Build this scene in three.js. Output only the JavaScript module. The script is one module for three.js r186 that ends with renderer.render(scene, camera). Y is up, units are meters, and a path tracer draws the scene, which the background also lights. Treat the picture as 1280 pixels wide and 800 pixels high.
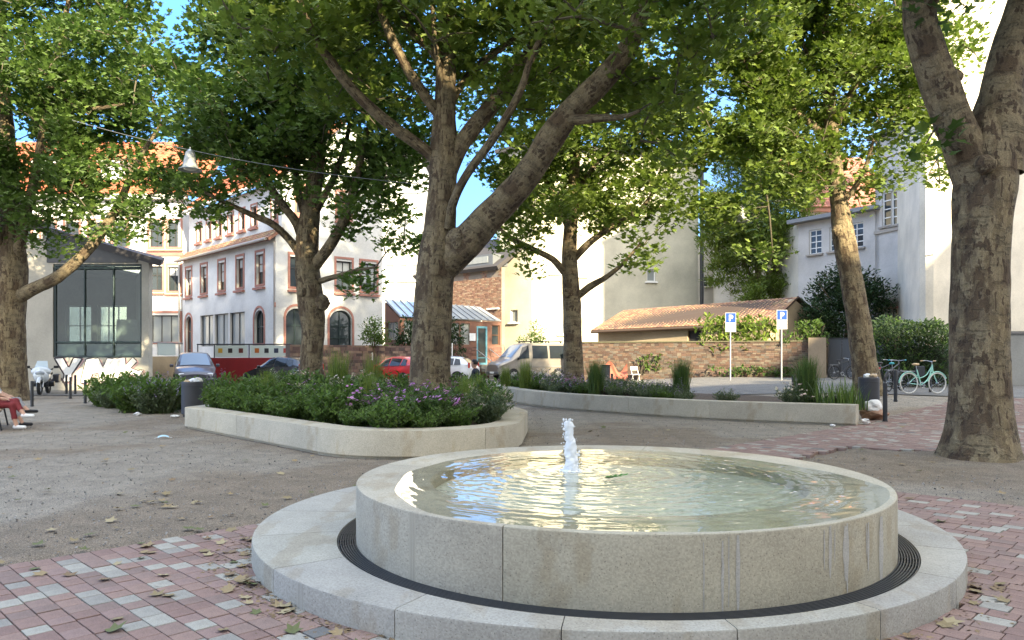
import * as THREE from 'three';
import { mergeGeometries, toCreasedNormals } from 'three/addons/utils/BufferGeometryUtils.js';
import { RoundedBoxGeometry } from 'three/addons/geometries/RoundedBoxGeometry.js';
import { MarchingCubes } from 'three/addons/objects/MarchingCubes.js';

// ---------- camera, sky, sun, exposure ----------
const scene = new THREE.Scene();
const camera = new THREE.PerspectiveCamera(49.46, 1280 / 886, 0.1, 900);
camera.setViewOffset(1280, 886, 0, 0, 1280, 800);      // rising lens: verticals stay upright
camera.position.set(0, 1.6, 0);
camera.lookAt(0, 1.6, -10);
const renderer = new THREE.WebGLRenderer();
renderer.toneMapping = THREE.LinearToneMapping;
renderer.toneMappingExposure = 5.2;
renderer.shadowMap.enabled = true;
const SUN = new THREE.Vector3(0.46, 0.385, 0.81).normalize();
{
  const w = 256, h = 128, px = new Float32Array(w * h * 4), d = new THREE.Vector3();
  for (let j = 0; j < h; j++) for (let i = 0; i < w; i++) {
    const th = (1 - (j + 0.5) / h) * Math.PI, ph = (i + 0.5) / w * 2 * Math.PI - Math.PI;
    d.set(Math.sin(th) * Math.cos(ph), Math.cos(th), Math.sin(th) * Math.sin(ph));
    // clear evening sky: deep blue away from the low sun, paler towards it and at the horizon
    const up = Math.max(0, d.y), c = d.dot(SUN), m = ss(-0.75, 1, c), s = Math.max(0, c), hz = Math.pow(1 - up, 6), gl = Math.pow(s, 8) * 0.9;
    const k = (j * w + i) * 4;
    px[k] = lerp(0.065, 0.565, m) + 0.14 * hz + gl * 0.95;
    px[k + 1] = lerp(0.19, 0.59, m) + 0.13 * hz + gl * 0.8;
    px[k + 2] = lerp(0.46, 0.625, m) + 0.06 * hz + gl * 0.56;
    px[k + 3] = 1;
  }
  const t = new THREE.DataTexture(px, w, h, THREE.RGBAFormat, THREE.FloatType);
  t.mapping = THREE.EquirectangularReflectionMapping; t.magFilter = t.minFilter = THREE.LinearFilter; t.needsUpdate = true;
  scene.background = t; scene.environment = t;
}
const sun = new THREE.DirectionalLight(new THREE.Color(1, 0.85, 0.58), 3.6);
sun.position.copy(SUN).multiplyScalar(120); sun.target.position.set(0, 0, -25);
sun.position.add(sun.target.position);
sun.castShadow = true; sun.shadow.radius = 1.5; sun.shadow.mapSize.set(4096, 4096);
Object.assign(sun.shadow.camera, { left: -90, right: 90, top: 70, bottom: -70, near: 1, far: 320 });
sun.name = 'sun'; scene.add(sun, sun.target);

// ---------- helpers ----------
const V = (x, y, z) => new THREE.Vector3(x, y, z), R = Math.random, PI = Math.PI;
function rng(a) { return () => { a |= 0; a = a + 0x6D2B79F5 | 0; let t = Math.imul(a ^ a >>> 15, 1 | a); t = t + Math.imul(t ^ t >>> 7, 61 | t) ^ t; return ((t ^ t >>> 14) >>> 0) / 4294967296; }; }
function ss(a, b, x) { const t = Math.min(1, Math.max(0, (x - a) / (b - a))); return t * t * (3 - 2 * t); }
function lerp(a, b, t) { return a + (b - a) * t; }
function hash(x, y, z, s) { let h = Math.imul(x, 374761393) ^ Math.imul(y, 668265263) ^ Math.imul(z, 2147483647 ^ 1274126177) ^ Math.imul(s, 1442695041); h = Math.imul(h ^ h >>> 13, 1274126177); h ^= h >>> 16; return (h >>> 0) / 4294967296; }
function noise3(x, y, z, s = 0) {
  const X = Math.floor(x), Y = Math.floor(y), Z = Math.floor(z), f = (t) => t * t * (3 - 2 * t), a = f(x - X), b = f(y - Y), c = f(z - Z);
  const g = (i, j, k) => hash(X + i, Y + j, Z + k, s);
  return lerp(lerp(lerp(g(0, 0, 0), g(1, 0, 0), a), lerp(g(0, 1, 0), g(1, 1, 0), a), b), lerp(lerp(g(0, 0, 1), g(1, 0, 1), a), lerp(g(0, 1, 1), g(1, 1, 1), a), b), c);
}
const fbm3 = (x, y, z, s = 0) => (noise3(x, y, z, s) + 0.5 * noise3(2 * x, 2 * y, 2 * z, s + 1) + 0.25 * noise3(4 * x, 4 * y, 4 * z, s + 2)) / 1.75;
const pnTab = new Map();
function pn(u, v, n, s, m = n) {           // value noise that tiles: u, v in 0..1, n x m cells
  const key = (n * 4096 + m) * 256 + s; let T = pnTab.get(key);
  if (!T) { T = new Float32Array(n * m); for (let j = 0; j < m; j++) for (let i = 0; i < n; i++) T[j * n + i] = hash(i, j, 7, s); pnTab.set(key, T); }
  u -= Math.floor(u); v -= Math.floor(v);
  const x = u * n, y = v * m, X = Math.floor(x) % n, Y = Math.floor(y) % m, X1 = (X + 1) % n, Y1 = (Y + 1) % m; let a = x - Math.floor(x), b = y - Math.floor(y); a *= a * (3 - 2 * a); b *= b * (3 - 2 * b);
  return lerp(lerp(T[Y * n + X], T[Y * n + X1], a), lerp(T[Y1 * n + X], T[Y1 * n + X1], a), b);
}
const pf = (u, v, n, s, oct = 4, m = n) => { let t = 0, k = 1, q = 0; for (let o = 0; o < oct; o++) { t += k * pn(u, v, n << o, s + o, m << o); q += k; k *= 0.55; } return t / q; };
const cellTab = new Map();
function cells(u, v, n, s, m = n) {         // tiling Voronoi: [distance, id, second distance]
  const key = (n * 4096 + m) * 256 + s; let T = cellTab.get(key);
  if (!T) { T = new Float32Array(n * m * 3); for (let j = 0; j < m; j++) for (let i = 0; i < n; i++) for (let q = 0; q < 3; q++) T[(j * n + i) * 3 + q] = hash(i, j, q + 1, s); cellTab.set(key, T); }
  u -= Math.floor(u); v -= Math.floor(v);
  const x = u * n, y = v * m, X = Math.floor(x), Y = Math.floor(y); let d1 = 99, d2 = 99, id = 0;
  for (let j = -1; j < 2; j++) for (let i = -1; i < 2; i++) {
    const a = (X + i + n) % n, b = (Y + j + m) % m, k = (b * n + a) * 3, dx = X + i + T[k] - x, dy = Y + j + T[k + 1] - y, d = dx * dx + dy * dy;
    if (d < d1) { d2 = d1; d1 = d; id = T[k + 2]; } else if (d < d2) d2 = d;
  }
  return [Math.sqrt(d1), id, Math.sqrt(d2)];
}
function tex(n, fn, srgb = true, m = n) {
  const px = new Uint8Array(n * m * 4);
  for (let j = 0; j < m; j++) for (let i = 0; i < n; i++) { const c = fn((i + 0.5) / n, (j + 0.5) / m), k = (j * n + i) * 4; for (let q = 0; q < 3; q++) px[k + q] = Math.max(0, Math.min(255, (Array.isArray(c) ? c[q] : c) * 255)); px[k + 3] = 255; }
  const t = new THREE.DataTexture(px, n, m); t.wrapS = t.wrapT = THREE.RepeatWrapping; t.magFilter = THREE.LinearFilter; t.minFilter = THREE.LinearMipmapLinearFilter; t.generateMipmaps = true;
  if (srgb) t.colorSpace = THREE.SRGBColorSpace; t.needsUpdate = true; return t;
}
const rep = (t, x, y = x) => { const c = t.clone(); c.repeat.set(x, y); c.needsUpdate = true; return c; };
const C = (r, g, b) => new THREE.Color().setRGB(r, g, b);
const M = (color, roughness = 0.9, o = {}) => new THREE.MeshStandardMaterial({ color, roughness, ...o });
const MP = (color, roughness, o) => new THREE.MeshPhysicalMaterial({ color, roughness, ...o });

// uv in metres from the dominant direction of each vertex normal
function triUV(g) {
  if (!g.attributes.normal) g.computeVertexNormals();
  const p = g.attributes.position, n = g.attributes.normal, uv = new Float32Array(p.count * 2);
  for (let i = 0; i < p.count; i++) {
    const ax = Math.abs(n.getX(i)), ay = Math.abs(n.getY(i)), az = Math.abs(n.getZ(i)), x = p.getX(i), y = p.getY(i), z = p.getZ(i);
    if (ay > 0.6) { uv[2 * i] = x; uv[2 * i + 1] = z; } else if (ax > az) { uv[2 * i] = z; uv[2 * i + 1] = y; } else { uv[2 * i] = x; uv[2 * i + 1] = y; }
  }
  g.setAttribute('uv', new THREE.BufferAttribute(uv, 2)); return g;
}
function merge(gs) {
  gs = gs.flat(9).filter(Boolean).map((g) => (g.index ? g.toNonIndexed() : g));
  const col = gs.some((g) => g.attributes.color);
  for (const g of gs) {
    for (const k of Object.keys(g.attributes)) if (!['position', 'normal', 'uv', 'color'].includes(k)) g.deleteAttribute(k);
    if (!g.attributes.normal) g.computeVertexNormals();
    if (!g.attributes.uv) triUV(g);
    if (col && !g.attributes.color) g.setAttribute('color', new THREE.BufferAttribute(new Float32Array(g.attributes.position.count * 3).fill(1), 3));
    g.morphAttributes = {};
  }
  return gs.length === 1 ? gs[0] : mergeGeometries(gs);
}
const box = (w, h, d, x = 0, y = 0, z = 0, ry = 0, rx = 0, rz = 0) => { const g = new THREE.BoxGeometry(w, h, d); if (rx) g.rotateX(rx); if (rz) g.rotateZ(rz); if (ry) g.rotateY(ry); return triUV(g.translate(x, y, z)); };
const rbox = (w, h, d, r, x = 0, y = 0, z = 0, s = 2) => new RoundedBoxGeometry(w, h, d, s, r).translate(x, y, z);
const cyl = (r0, r1, h, x = 0, y = 0, z = 0, n = 16) => new THREE.CylinderGeometry(r0, r1, h, n).translate(x, y, z);
function bar(a, b, r, n = 8, r2 = r) {       // a round bar from a to b
  const A = V(...a), B = V(...b), L = A.distanceTo(B), g = new THREE.CylinderGeometry(r2, r, L, n);
  g.applyQuaternion(new THREE.Quaternion().setFromUnitVectors(V(0, 1, 0), B.clone().sub(A).normalize())); const m = A.add(B).multiplyScalar(0.5);
  return g.translate(m.x, m.y, m.z);
}
const wire = (pts, r, n = 24, s = 6, closed = false) => new THREE.TubeGeometry(new THREE.CatmullRomCurve3(pts.map((p) => V(...p)), closed), n, r, s, closed);
function tint(g, c) { const n = g.attributes.position.count, a = new Float32Array(n * 3); for (let i = 0; i < n; i++) { a[3 * i] = c[0]; a[3 * i + 1] = c[1]; a[3 * i + 2] = c[2]; } g.setAttribute('color', new THREE.BufferAttribute(a, 3)); return g; }
const taken = {};
function numbered(n) { const k = taken[n] = (taken[n] ?? -1) + 1; return k ? n + '_' + String(k).padStart(3, '0') : n; }
function obj(name, gs, m, parent) {
  const o = new THREE.Mesh(Array.isArray(gs) ? merge(gs) : gs, m); o.castShadow = o.receiveShadow = true;
  o.name = parent ? name : numbered(name); (parent ?? scene).add(o); return o;
}
function tag(o, label, category, group) { o.userData.label = label; o.userData.category = category; if (group) o.userData.group = group; return o; }
function thing(name, label, category, [x, y, z] = [0, 0, 0], turn = 0, group) {
  const o = new THREE.Group(); o.name = numbered(name); scene.add(o); o.position.set(x, y, z); o.rotation.y = turn; return tag(o, label, category, group);
}
function struct(name, gs, m) { const o = obj(name, gs, m); o.userData.kind = 'structure'; return o; }
function dup(o, [x, y, z], turn = 0, label, s = 1) { const c = o.clone(); c.name = numbered(o.name.replace(/_\d+$/, '')); c.userData = { ...o.userData }; if (label) c.userData.label = label; c.position.set(x, y, z); c.rotation.y = turn; c.scale.setScalar(s); scene.add(c); return c; }
function inst(name, geo, m, list, parent) {  // list of [Matrix4, Color]
  const o = new THREE.InstancedMesh(geo, m, list.length); o.name = parent ? name : numbered(name);
  list.forEach(([mx, c], i) => { o.setMatrixAt(i, mx); if (c) o.setColorAt(i, c); });
  o.castShadow = o.receiveShadow = true; o.userData.kind = 'stuff'; (parent ?? scene).add(o); return o;
}
const gy = (x, z) => 0.32 * ss(5, 12, x) * ss(14, 27, -z);       // the square rises a little to the right

// ---------- textures and materials ----------
const tConc = tex(768, (u, v) => { const p = pn(u, v, 220, 3), q = cells(u, v, 80, 8), st = pf(u, v, 3, 1, 5), dr = ss(0.56, 0.72, pf(u, v, 9, 11, 4, 4)), k = 0.87 + 0.22 * (st - 0.5) + 0.13 * (p - 0.5) - 0.045 * dr - (q[0] < 0.14 && q[1] > 0.75 ? 0.2 : 0); return [k, k * (1 - 0.02 * dr), k * (0.985 - 0.05 * dr)]; });
const bConc = tex(512, (u, v) => { const q = cells(u, v, 46, 8); return 0.5 + 0.25 * (pn(u, v, 170, 4) - 0.5) + 0.2 * (pf(u, v, 8, 2) - 0.5) - (q[0] < 0.13 && q[1] > 0.75 ? 0.4 : 0); }, false);
const tPlast = tex(256, (u, v) => 0.92 + 0.22 * (pf(u, v, 3, 21, 5) - 0.45) - 0.05 * pn(u, v, 100, 5));
const tGrav = tex(768, (u, v) => { const a = cells(u, v, 150, 31), b = cells(u, v, 60, 33), big = b[0] < 0.3 && b[1] > 0.7, id = big ? b[1] * 3.3 - 2.3 : a[1]; const k = 0.62 + 0.3 * id + 0.16 * (pf(u, v, 6, 35) - 0.5) - 0.16 * ss(0.35, 0.7, a[0]); return [k, k * 0.985, k * 0.95]; });
const bGrav = tex(768, (u, v) => { const a = cells(u, v, 150, 31), b = cells(u, v, 60, 33); return 0.35 + 0.3 * (1 - a[0]) + (b[1] > 0.7 ? 0.35 * ss(0.32, 0.1, b[0]) : 0) + 0.2 * (pf(u, v, 12, 36) - 0.5); }, false);
const tPave = tex(256, (u, v) => { const k = 0.82 + 0.14 * pf(u, v, 6, 41) + 0.16 * (pn(u, v, 90, 43) - 0.5); return k; });
const barkAt = (u, v) => {
  const wu = u + 0.05 * (pf(u, v, 12, 50, 3) - 0.5), wv = v + 0.04 * (pf(u, v, 12, 51, 3) - 0.5);
  return [pf(wu, wv, 10, 52, 4, 7), pf(wu, wv, 24, 56, 3, 14), pf(u, v, 5, 54, 4), pf(u, v, 60, 55, 2, 10), pn(u, v, 190, 58), pf(wu, wv, 6, 59, 3, 26)];
};
const tBark = tex(768, (u, v) => {       // flaking plane bark: grey-brown ground, paler patches, brown scars, fine cross creases
  const [a, b, n, st, f, cr] = barkAt(u, v), mix = (p, q, t) => p.map((x, i) => lerp(x, q[i], t));
  let c = mix([0.49, 0.44, 0.36], [0.43, 0.38, 0.30], ss(0.42, 0.6, n)); c = mix(c, [0.60, 0.555, 0.45], ss(0.53, 0.6, a) * 0.7); c = mix(c, [0.50, 0.45, 0.35], ss(0.58, 0.62, b) * 0.7); c = mix(c, [0.31, 0.245, 0.185], ss(0.42, 0.36, a) * 0.55); c = mix(c, [0.27, 0.215, 0.165], ss(0.36, 0.31, b) * 0.7);
  const k = 0.9 + 0.2 * (st - 0.5) + 0.26 * (f - 0.5) + 0.3 * (n - 0.5) - 0.12 * ss(0.38, 0.33, cr); return c.map((x) => x * k);
});
const bBark = tex(768, (u, v) => { const [a, b, n, st, f, cr] = barkAt(u, v); return 0.42 + 0.12 * ss(0.54, 0.6, a) - 0.2 * ss(0.42, 0.37, a) - 0.16 * ss(0.36, 0.32, b) + 0.08 * ss(0.58, 0.62, b) + 0.25 * (n - 0.5) + 0.16 * (st - 0.5) + 0.08 * f - 0.2 * ss(0.38, 0.32, cr); }, false);
const bFine = tex(256, (u, v) => pf(u, v, 32, 61, 3), false);
const conc = (c, r = 0.85) => M(c, r, { map: rep(tConc, 0.55), bumpMap: rep(bConc, 1.1), bumpScale: 0.003 });
const mBasin = conc(C(0.57, 0.51, 0.40)), mStep = conc(C(0.49, 0.47, 0.425)), mPlanter = conc(C(0.6, 0.535, 0.42)), mKerb = conc(C(0.3, 0.29, 0.27));
const tones3 = (c) => [0.95, 1, 1.05, 0.985].map((k, i) => conc(C(c[0] * k, c[1] * k, c[2] * k * (1 - 0.015 * i))));
const mBasins = tones3([0.58, 0.51, 0.39]), mSteps = tones3([0.51, 0.475, 0.41]), mPlanters = tones3([0.6, 0.535, 0.42]);
const plaster = (c) => M(c, 0.93, { map: rep(tPlast, 0.25), bumpMap: rep(bFine, 0.8), bumpScale: 0.004 });
const mWhite = plaster(C(0.76, 0.75, 0.72)), mCream = plaster(C(0.66, 0.62, 0.485)), mGreyW = plaster(C(0.62, 0.60, 0.56)), mPale = plaster(C(0.74, 0.70, 0.60));
const mPink = plaster(C(0.46, 0.22, 0.17)), mStoneTrim = plaster(C(0.42, 0.38, 0.33)), mDarkMetal = M(C(0.03, 0.032, 0.036), 0.45, { metalness: 0.3 }), mSteel = M(C(0.45, 0.46, 0.47), 0.4, { metalness: 0.8 });
const mFrameW = M(C(0.75, 0.75, 0.72), 0.5), mFrameD = M(C(0.045, 0.045, 0.045), 0.5), mFrameG = M(C(0.016, 0.034, 0.034), 0.5), mFrameB = M(C(0.14, 0.07, 0.04), 0.6);
const mPane = MP(C(0.035, 0.045, 0.05), 0.06, { specularIntensity: 1 }), mPaneLt = MP(C(0.26, 0.28, 0.28), 0.08, {}), mPaneCur = MP(C(0.5, 0.5, 0.47), 0.12, {});
const mGlass = MP(C(0.82, 0.88, 0.86), 0.02, { transmission: 1, thickness: 0, ior: 1.5 });
const mBark = M(C(1, 0.95, 0.86), 0.95, { map: tBark, bumpMap: bBark, bumpScale: 0.05 });
const mTwig = M(C(0.10, 0.085, 0.055), 0.95);
const leafM = (t = 0.45) => MP(C(1, 1, 1), 0.85, { transmission: t, thickness: 0, ior: 1.4, specularIntensity: 0.5, side: THREE.DoubleSide });
const mLeaf = leafM(0.5), mLeafD = leafM(0.25);
const mBlack = M(C(0.012, 0.012, 0.013), 0.7), mRub = M(C(0.018, 0.018, 0.018), 0.9);

// ---------- ground: one gravel sheet out to the horizon ----------
const inPaved = (x, z) => { const s = (x + z) * 0.7071, t = (x - z) * 0.7071; return s > -6.85 && !(s > -5.3 + 0.5 * ss(11, 9.5, t) && t > 9.5 && t < 13.6 + 0.9 * ss(-5, -3, s)) && t < 52; };
const FC = [0.85, -6.38], SC = [0.715, -6.84];             // centres of the basin and of the step round it
{
  const ax = [], az = [];
  const run = (o, a, b, st) => { for (let v = a; v < b - 1e-6; v += st) o.push(v); };
  run(ax, -400, -60, 40); run(ax, -60, -24, 3); run(ax, -24, 24, 0.3); run(ax, 24, 60, 3); run(ax, 60, 401, 40);
  run(az, -600, -80, 60); run(az, -80, -50, 3); run(az, -50, -30, 0.8); run(az, -30, 0, 0.3); run(az, 0, 40, 4); run(az, 40, 200, 40);
  const pos = [], col = [], uv = [], idx = [], w = ax.length;
  for (const z of az) for (const x of ax) {
    const n = fbm3(x * 0.9, z * 0.9, 3, 5), b = fbm3(x * 0.35 + 9, z * 0.35, 1, 8), f = noise3(x * 3, z * 3, 0, 11);
    pos.push(x, gy(x, z) - 0.012 + 0.02 * (n - 0.5) + 0.05 * Math.exp(-((x - 7.2) ** 2 + (z + 11.8) ** 2) / 1.2) - (inPaved(x, z) ? 0.035 : 0), z);
    const br = ss(0.47, 0.62, 0.6 * b + 0.4 * n + 0.08 * (f - 0.5) + 0.14 * Math.exp(-(((x + z) * 0.7071 + 7.6) ** 2) / 1.2) * (x < -1 ? 1 : 0));      // brown soil worn through the grey grit
    col.push(lerp(0.55, 0.43, br), lerp(0.49, 0.35, br), lerp(0.405, 0.26, br)); uv.push(x / 1.3, z / 1.3);
  }
  for (let j = 0; j + 1 < az.length; j++) for (let i = 0; i + 1 < w; i++) { const a = j * w + i; idx.push(a, a + w, a + 1, a + 1, a + w, a + w + 1); }
  const g = new THREE.BufferGeometry(); g.setAttribute('position', new THREE.Float32BufferAttribute(pos, 3)); g.setAttribute('color', new THREE.Float32BufferAttribute(col, 3)); g.setAttribute('uv', new THREE.Float32BufferAttribute(uv, 2)); g.setIndex(idx); g.computeVertexNormals();
  struct('ground', g, M(C(1, 1, 1), 0.97, { vertexColors: true, map: tGrav, bumpMap: bGrav, bumpScale: 0.02 }));
}
// asphalt street along the far side of the square, behind the beds
{
  const st = [], N = 40, e0 = [[-30, -30.5], [-14, -29.8], [-2, -30.5], [6, -29], [13, -24.6], [22, -21]], e1 = [[-30, -34], [-18, -47], [-7, -48], [4, -47.5], [18, -42], [30, -36]];
  const c0 = new THREE.CatmullRomCurve3(e0.map(([x, z]) => V(x, 0, z))), c1 = new THREE.CatmullRomCurve3(e1.map(([x, z]) => V(x, 0, z))), pos = [], idx = [];
  for (let i = 0; i <= N; i++) for (let k = 0; k <= 14; k++) { const p = c0.getPoint(i / N).lerp(c1.getPoint(i / N), k / 14); pos.push(p.x, gy(p.x, p.z) + 0.012, p.z); }
  for (let i = 0; i < N; i++) for (let k = 0; k < 14; k++) { const a = i * 15 + k; idx.push(a, a + 15, a + 1, a + 1, a + 15, a + 16); }
  const g = new THREE.BufferGeometry(); g.setAttribute('position', new THREE.Float32BufferAttribute(pos, 3)); g.setIndex(idx); g.computeVertexNormals(); triUV(g);
  g.computeVertexNormals(); if (g.attributes.normal.getY(20) < 0) { g.setIndex(idx.map((_, i) => idx[i - i % 3 + 2 - i % 3])); g.computeVertexNormals(); }
  struct('street', g, M(C(0.3, 0.29, 0.275), 0.95, { map: rep(tGrav, 0.5), bumpMap: rep(bFine, 2), bumpScale: 0.006 }));
}
// concrete block paving, laid in rows at 45 degrees to the view
{
  const r = rng(5), pav = new THREE.Group(); pav.name = 'pavement'; pav.userData.kind = 'structure'; scene.add(pav);
  const pm = (c) => M(c, 0.9, { map: rep(tPave, 3), bumpMap: rep(bFine, 2), bumpScale: 0.002 });
  const tones = [[0.335, 0.215, 0.168], [0.3, 0.19, 0.15], [0.365, 0.24, 0.185], [0.33, 0.225, 0.178], [0.29, 0.2, 0.16], [0.345, 0.23, 0.188], [0.46, 0.425, 0.345], [0.4, 0.37, 0.305], [0.355, 0.325, 0.27], [0.2, 0.19, 0.17]];
  const mats = tones.map((c) => pm(C(...c))), CW = 0.142, LEN = [0.142, 0.168, 0.168, 0.21], geos = {};
  const geo = (L) => geos[L] ??= triUV(new RoundedBoxGeometry(L - 0.007, 0.05, CW - 0.006, 1, 0.005));
  const list = [];
  for (let q = Math.floor(0 / CW); q < 45 / CW; q++) {
    const t = (q + 0.5) * CW; let s = -6.85 + (r() * 0.03);
    const s1 = t < 20 ? 9 : 6;
    while (s < s1) {
      const L = LEN[Math.floor(r() * 4)], m = s + L / 2; s += L;
      const x = (m + t) * 0.7071, z = (m - t) * 0.7071;
      if (z > -3.4 || x > 26 || z < -36 || x < -9 || !inPaved(x, z) || Math.hypot(x - SC[0], z - SC[1]) < 2.81) continue;
      if (Math.abs(x) > (-z) * 0.72 + 1.2) continue;
      let k = r(); k = k < 0.07 ? 6 : k < 0.13 ? 7 : k < 0.16 ? 8 : k < 0.172 ? 9 : Math.floor(r() * 6);
      const d = Math.hypot(x, z), vis = Math.abs(x) < -z * 0.68 && -z > 4.2 && !(Math.hypot(x - SC[0], z - SC[1]) < 2.86) && !(-z > 8.5);
      list.push({ x, z, L, k, d: vis ? d : d + 50, dy: (r() - 0.5) * 0.005, rx: (r() - 0.5) * 0.012, rz: (r() - 0.5) * 0.012, tw: (r() - 0.5) * 0.014 });
    }
  }
  list.sort((a, b) => a.d - b.d);
  const rest = [], q = new THREE.Quaternion(), e = new THREE.Euler(), byK = {};
  list.forEach((p, i) => {
    e.set(p.rx, -PI / 4 + p.tw, p.rz); const y = gy(p.x, p.z) - 0.021 + p.dy;
    if (i < 300) { const o = obj('paver', geo(p.L), mats[p.k], pav); o.position.set(p.x, y, p.z); o.rotation.copy(e); if (i) o.name = 'paver_' + String(i).padStart(3, '0'); } else {
      const g = p.d < 62 ? geo(p.L).clone() : box(p.L - 0.007, 0.05, CW - 0.006); g.applyQuaternion(q.setFromEuler(e)).translate(p.x, y, p.z); tint(g, tones[p.k]); rest.push(g);
    }
  });
  obj('pavers', rest, M(C(1, 1, 1), 0.9, { vertexColors: true, map: rep(tPave, 3), bumpMap: rep(bFine, 2), bumpScale: 0.002 }), pav).userData.kind = 'stuff';
  console.log('pavers', list.length);
}
// loose grit and small stones on the gravel
{
  const r = rng(9), list = [], g = new THREE.IcosahedronGeometry(0.5, 0), m4 = new THREE.Matrix4(), q = new THREE.Quaternion(), e = new THREE.Euler();
  for (let i = 0; i < 26000; i++) {
    const d = 3.6 + 20 * Math.pow(r(), 1.3), x = (r() * 2 - 1) * d * 0.72, z = -d; if (inPaved(x, z) && r() > 0.05) continue;
    if (Math.hypot(x - SC[0], z - SC[1]) < 2.9) continue;
    const s = 0.005 + 0.014 * Math.pow(r(), 5), k = 0.14 + 0.24 * r();
    list.push([new THREE.Matrix4().compose(V(x, gy(x, z) - 0.004, z), q.setFromEuler(e.set(r() * 6, r() * 6, r() * 6)), V(s * (1 + r()), s * 0.7, s * (1 + r()))), C(k, k * 0.95, k * 0.86)]);
  }
  inst('loose_grit', g, M(C(1, 1, 1), 0.95), list);
  tag(scene.children.at(-1), 'loose grey grit strewn over the gravel of the square', 'grit');
}

// ---------- fountain ----------
const dirA = (a) => [Math.sin(a), -Math.cos(a)];          // angle 0 points away from the viewer's side, clockwise from above
function sector(cx, cz, a0, a1, n, sec) {                 // sweep a closed section [[r, y], ...] round a centre, with end caps
  const pos = [], ring = [];
  for (let i = 0; i <= n; i++) { const a = lerp(a0, a1, i / n), [sx, sz] = dirA(a); ring.push(sec(a).map(([r, y]) => [cx + r * sx, y, cz + r * sz])); }
  const K = ring[0].length, tri = (a, b, c) => pos.push(...a, ...b, ...c);
  for (let i = 0; i < n; i++) for (let k = 0; k < K; k++) { const l = (k + 1) % K, A = ring[i][k], B = ring[i + 1][k], D = ring[i][l], E = ring[i + 1][l]; tri(A, D, B); tri(B, D, E); }
  const cap = THREE.ShapeUtils.triangulateShape(sec(a0).map(([r, y]) => new THREE.Vector2(r, y)), []);
  for (const [a, b, c] of cap) { tri(ring[0][a], ring[0][b], ring[0][c]); tri(ring[n][a], ring[n][c], ring[n][b]); }
  let g = new THREE.BufferGeometry(); g.setAttribute('position', new THREE.Float32BufferAttribute(pos, 3)); g.computeVertexNormals();
  g = toCreasedNormals(g, 0.5); return triUV(g);
}
function outward(g, cx, cz) { return g; }
const HR = 0.6, HS = 0.17, RB = 2.1, WL = 0.5965;
const wet = (a) => 1.70 + 0.02 * Math.sin(a * 3 + 1) + 0.345 * ss(-0.35, 0.75, Math.cos(a - 2.85)) + 0.015 * Math.sin(a * 7) + 0.01 * Math.sin(a * 13 + 2);
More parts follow.
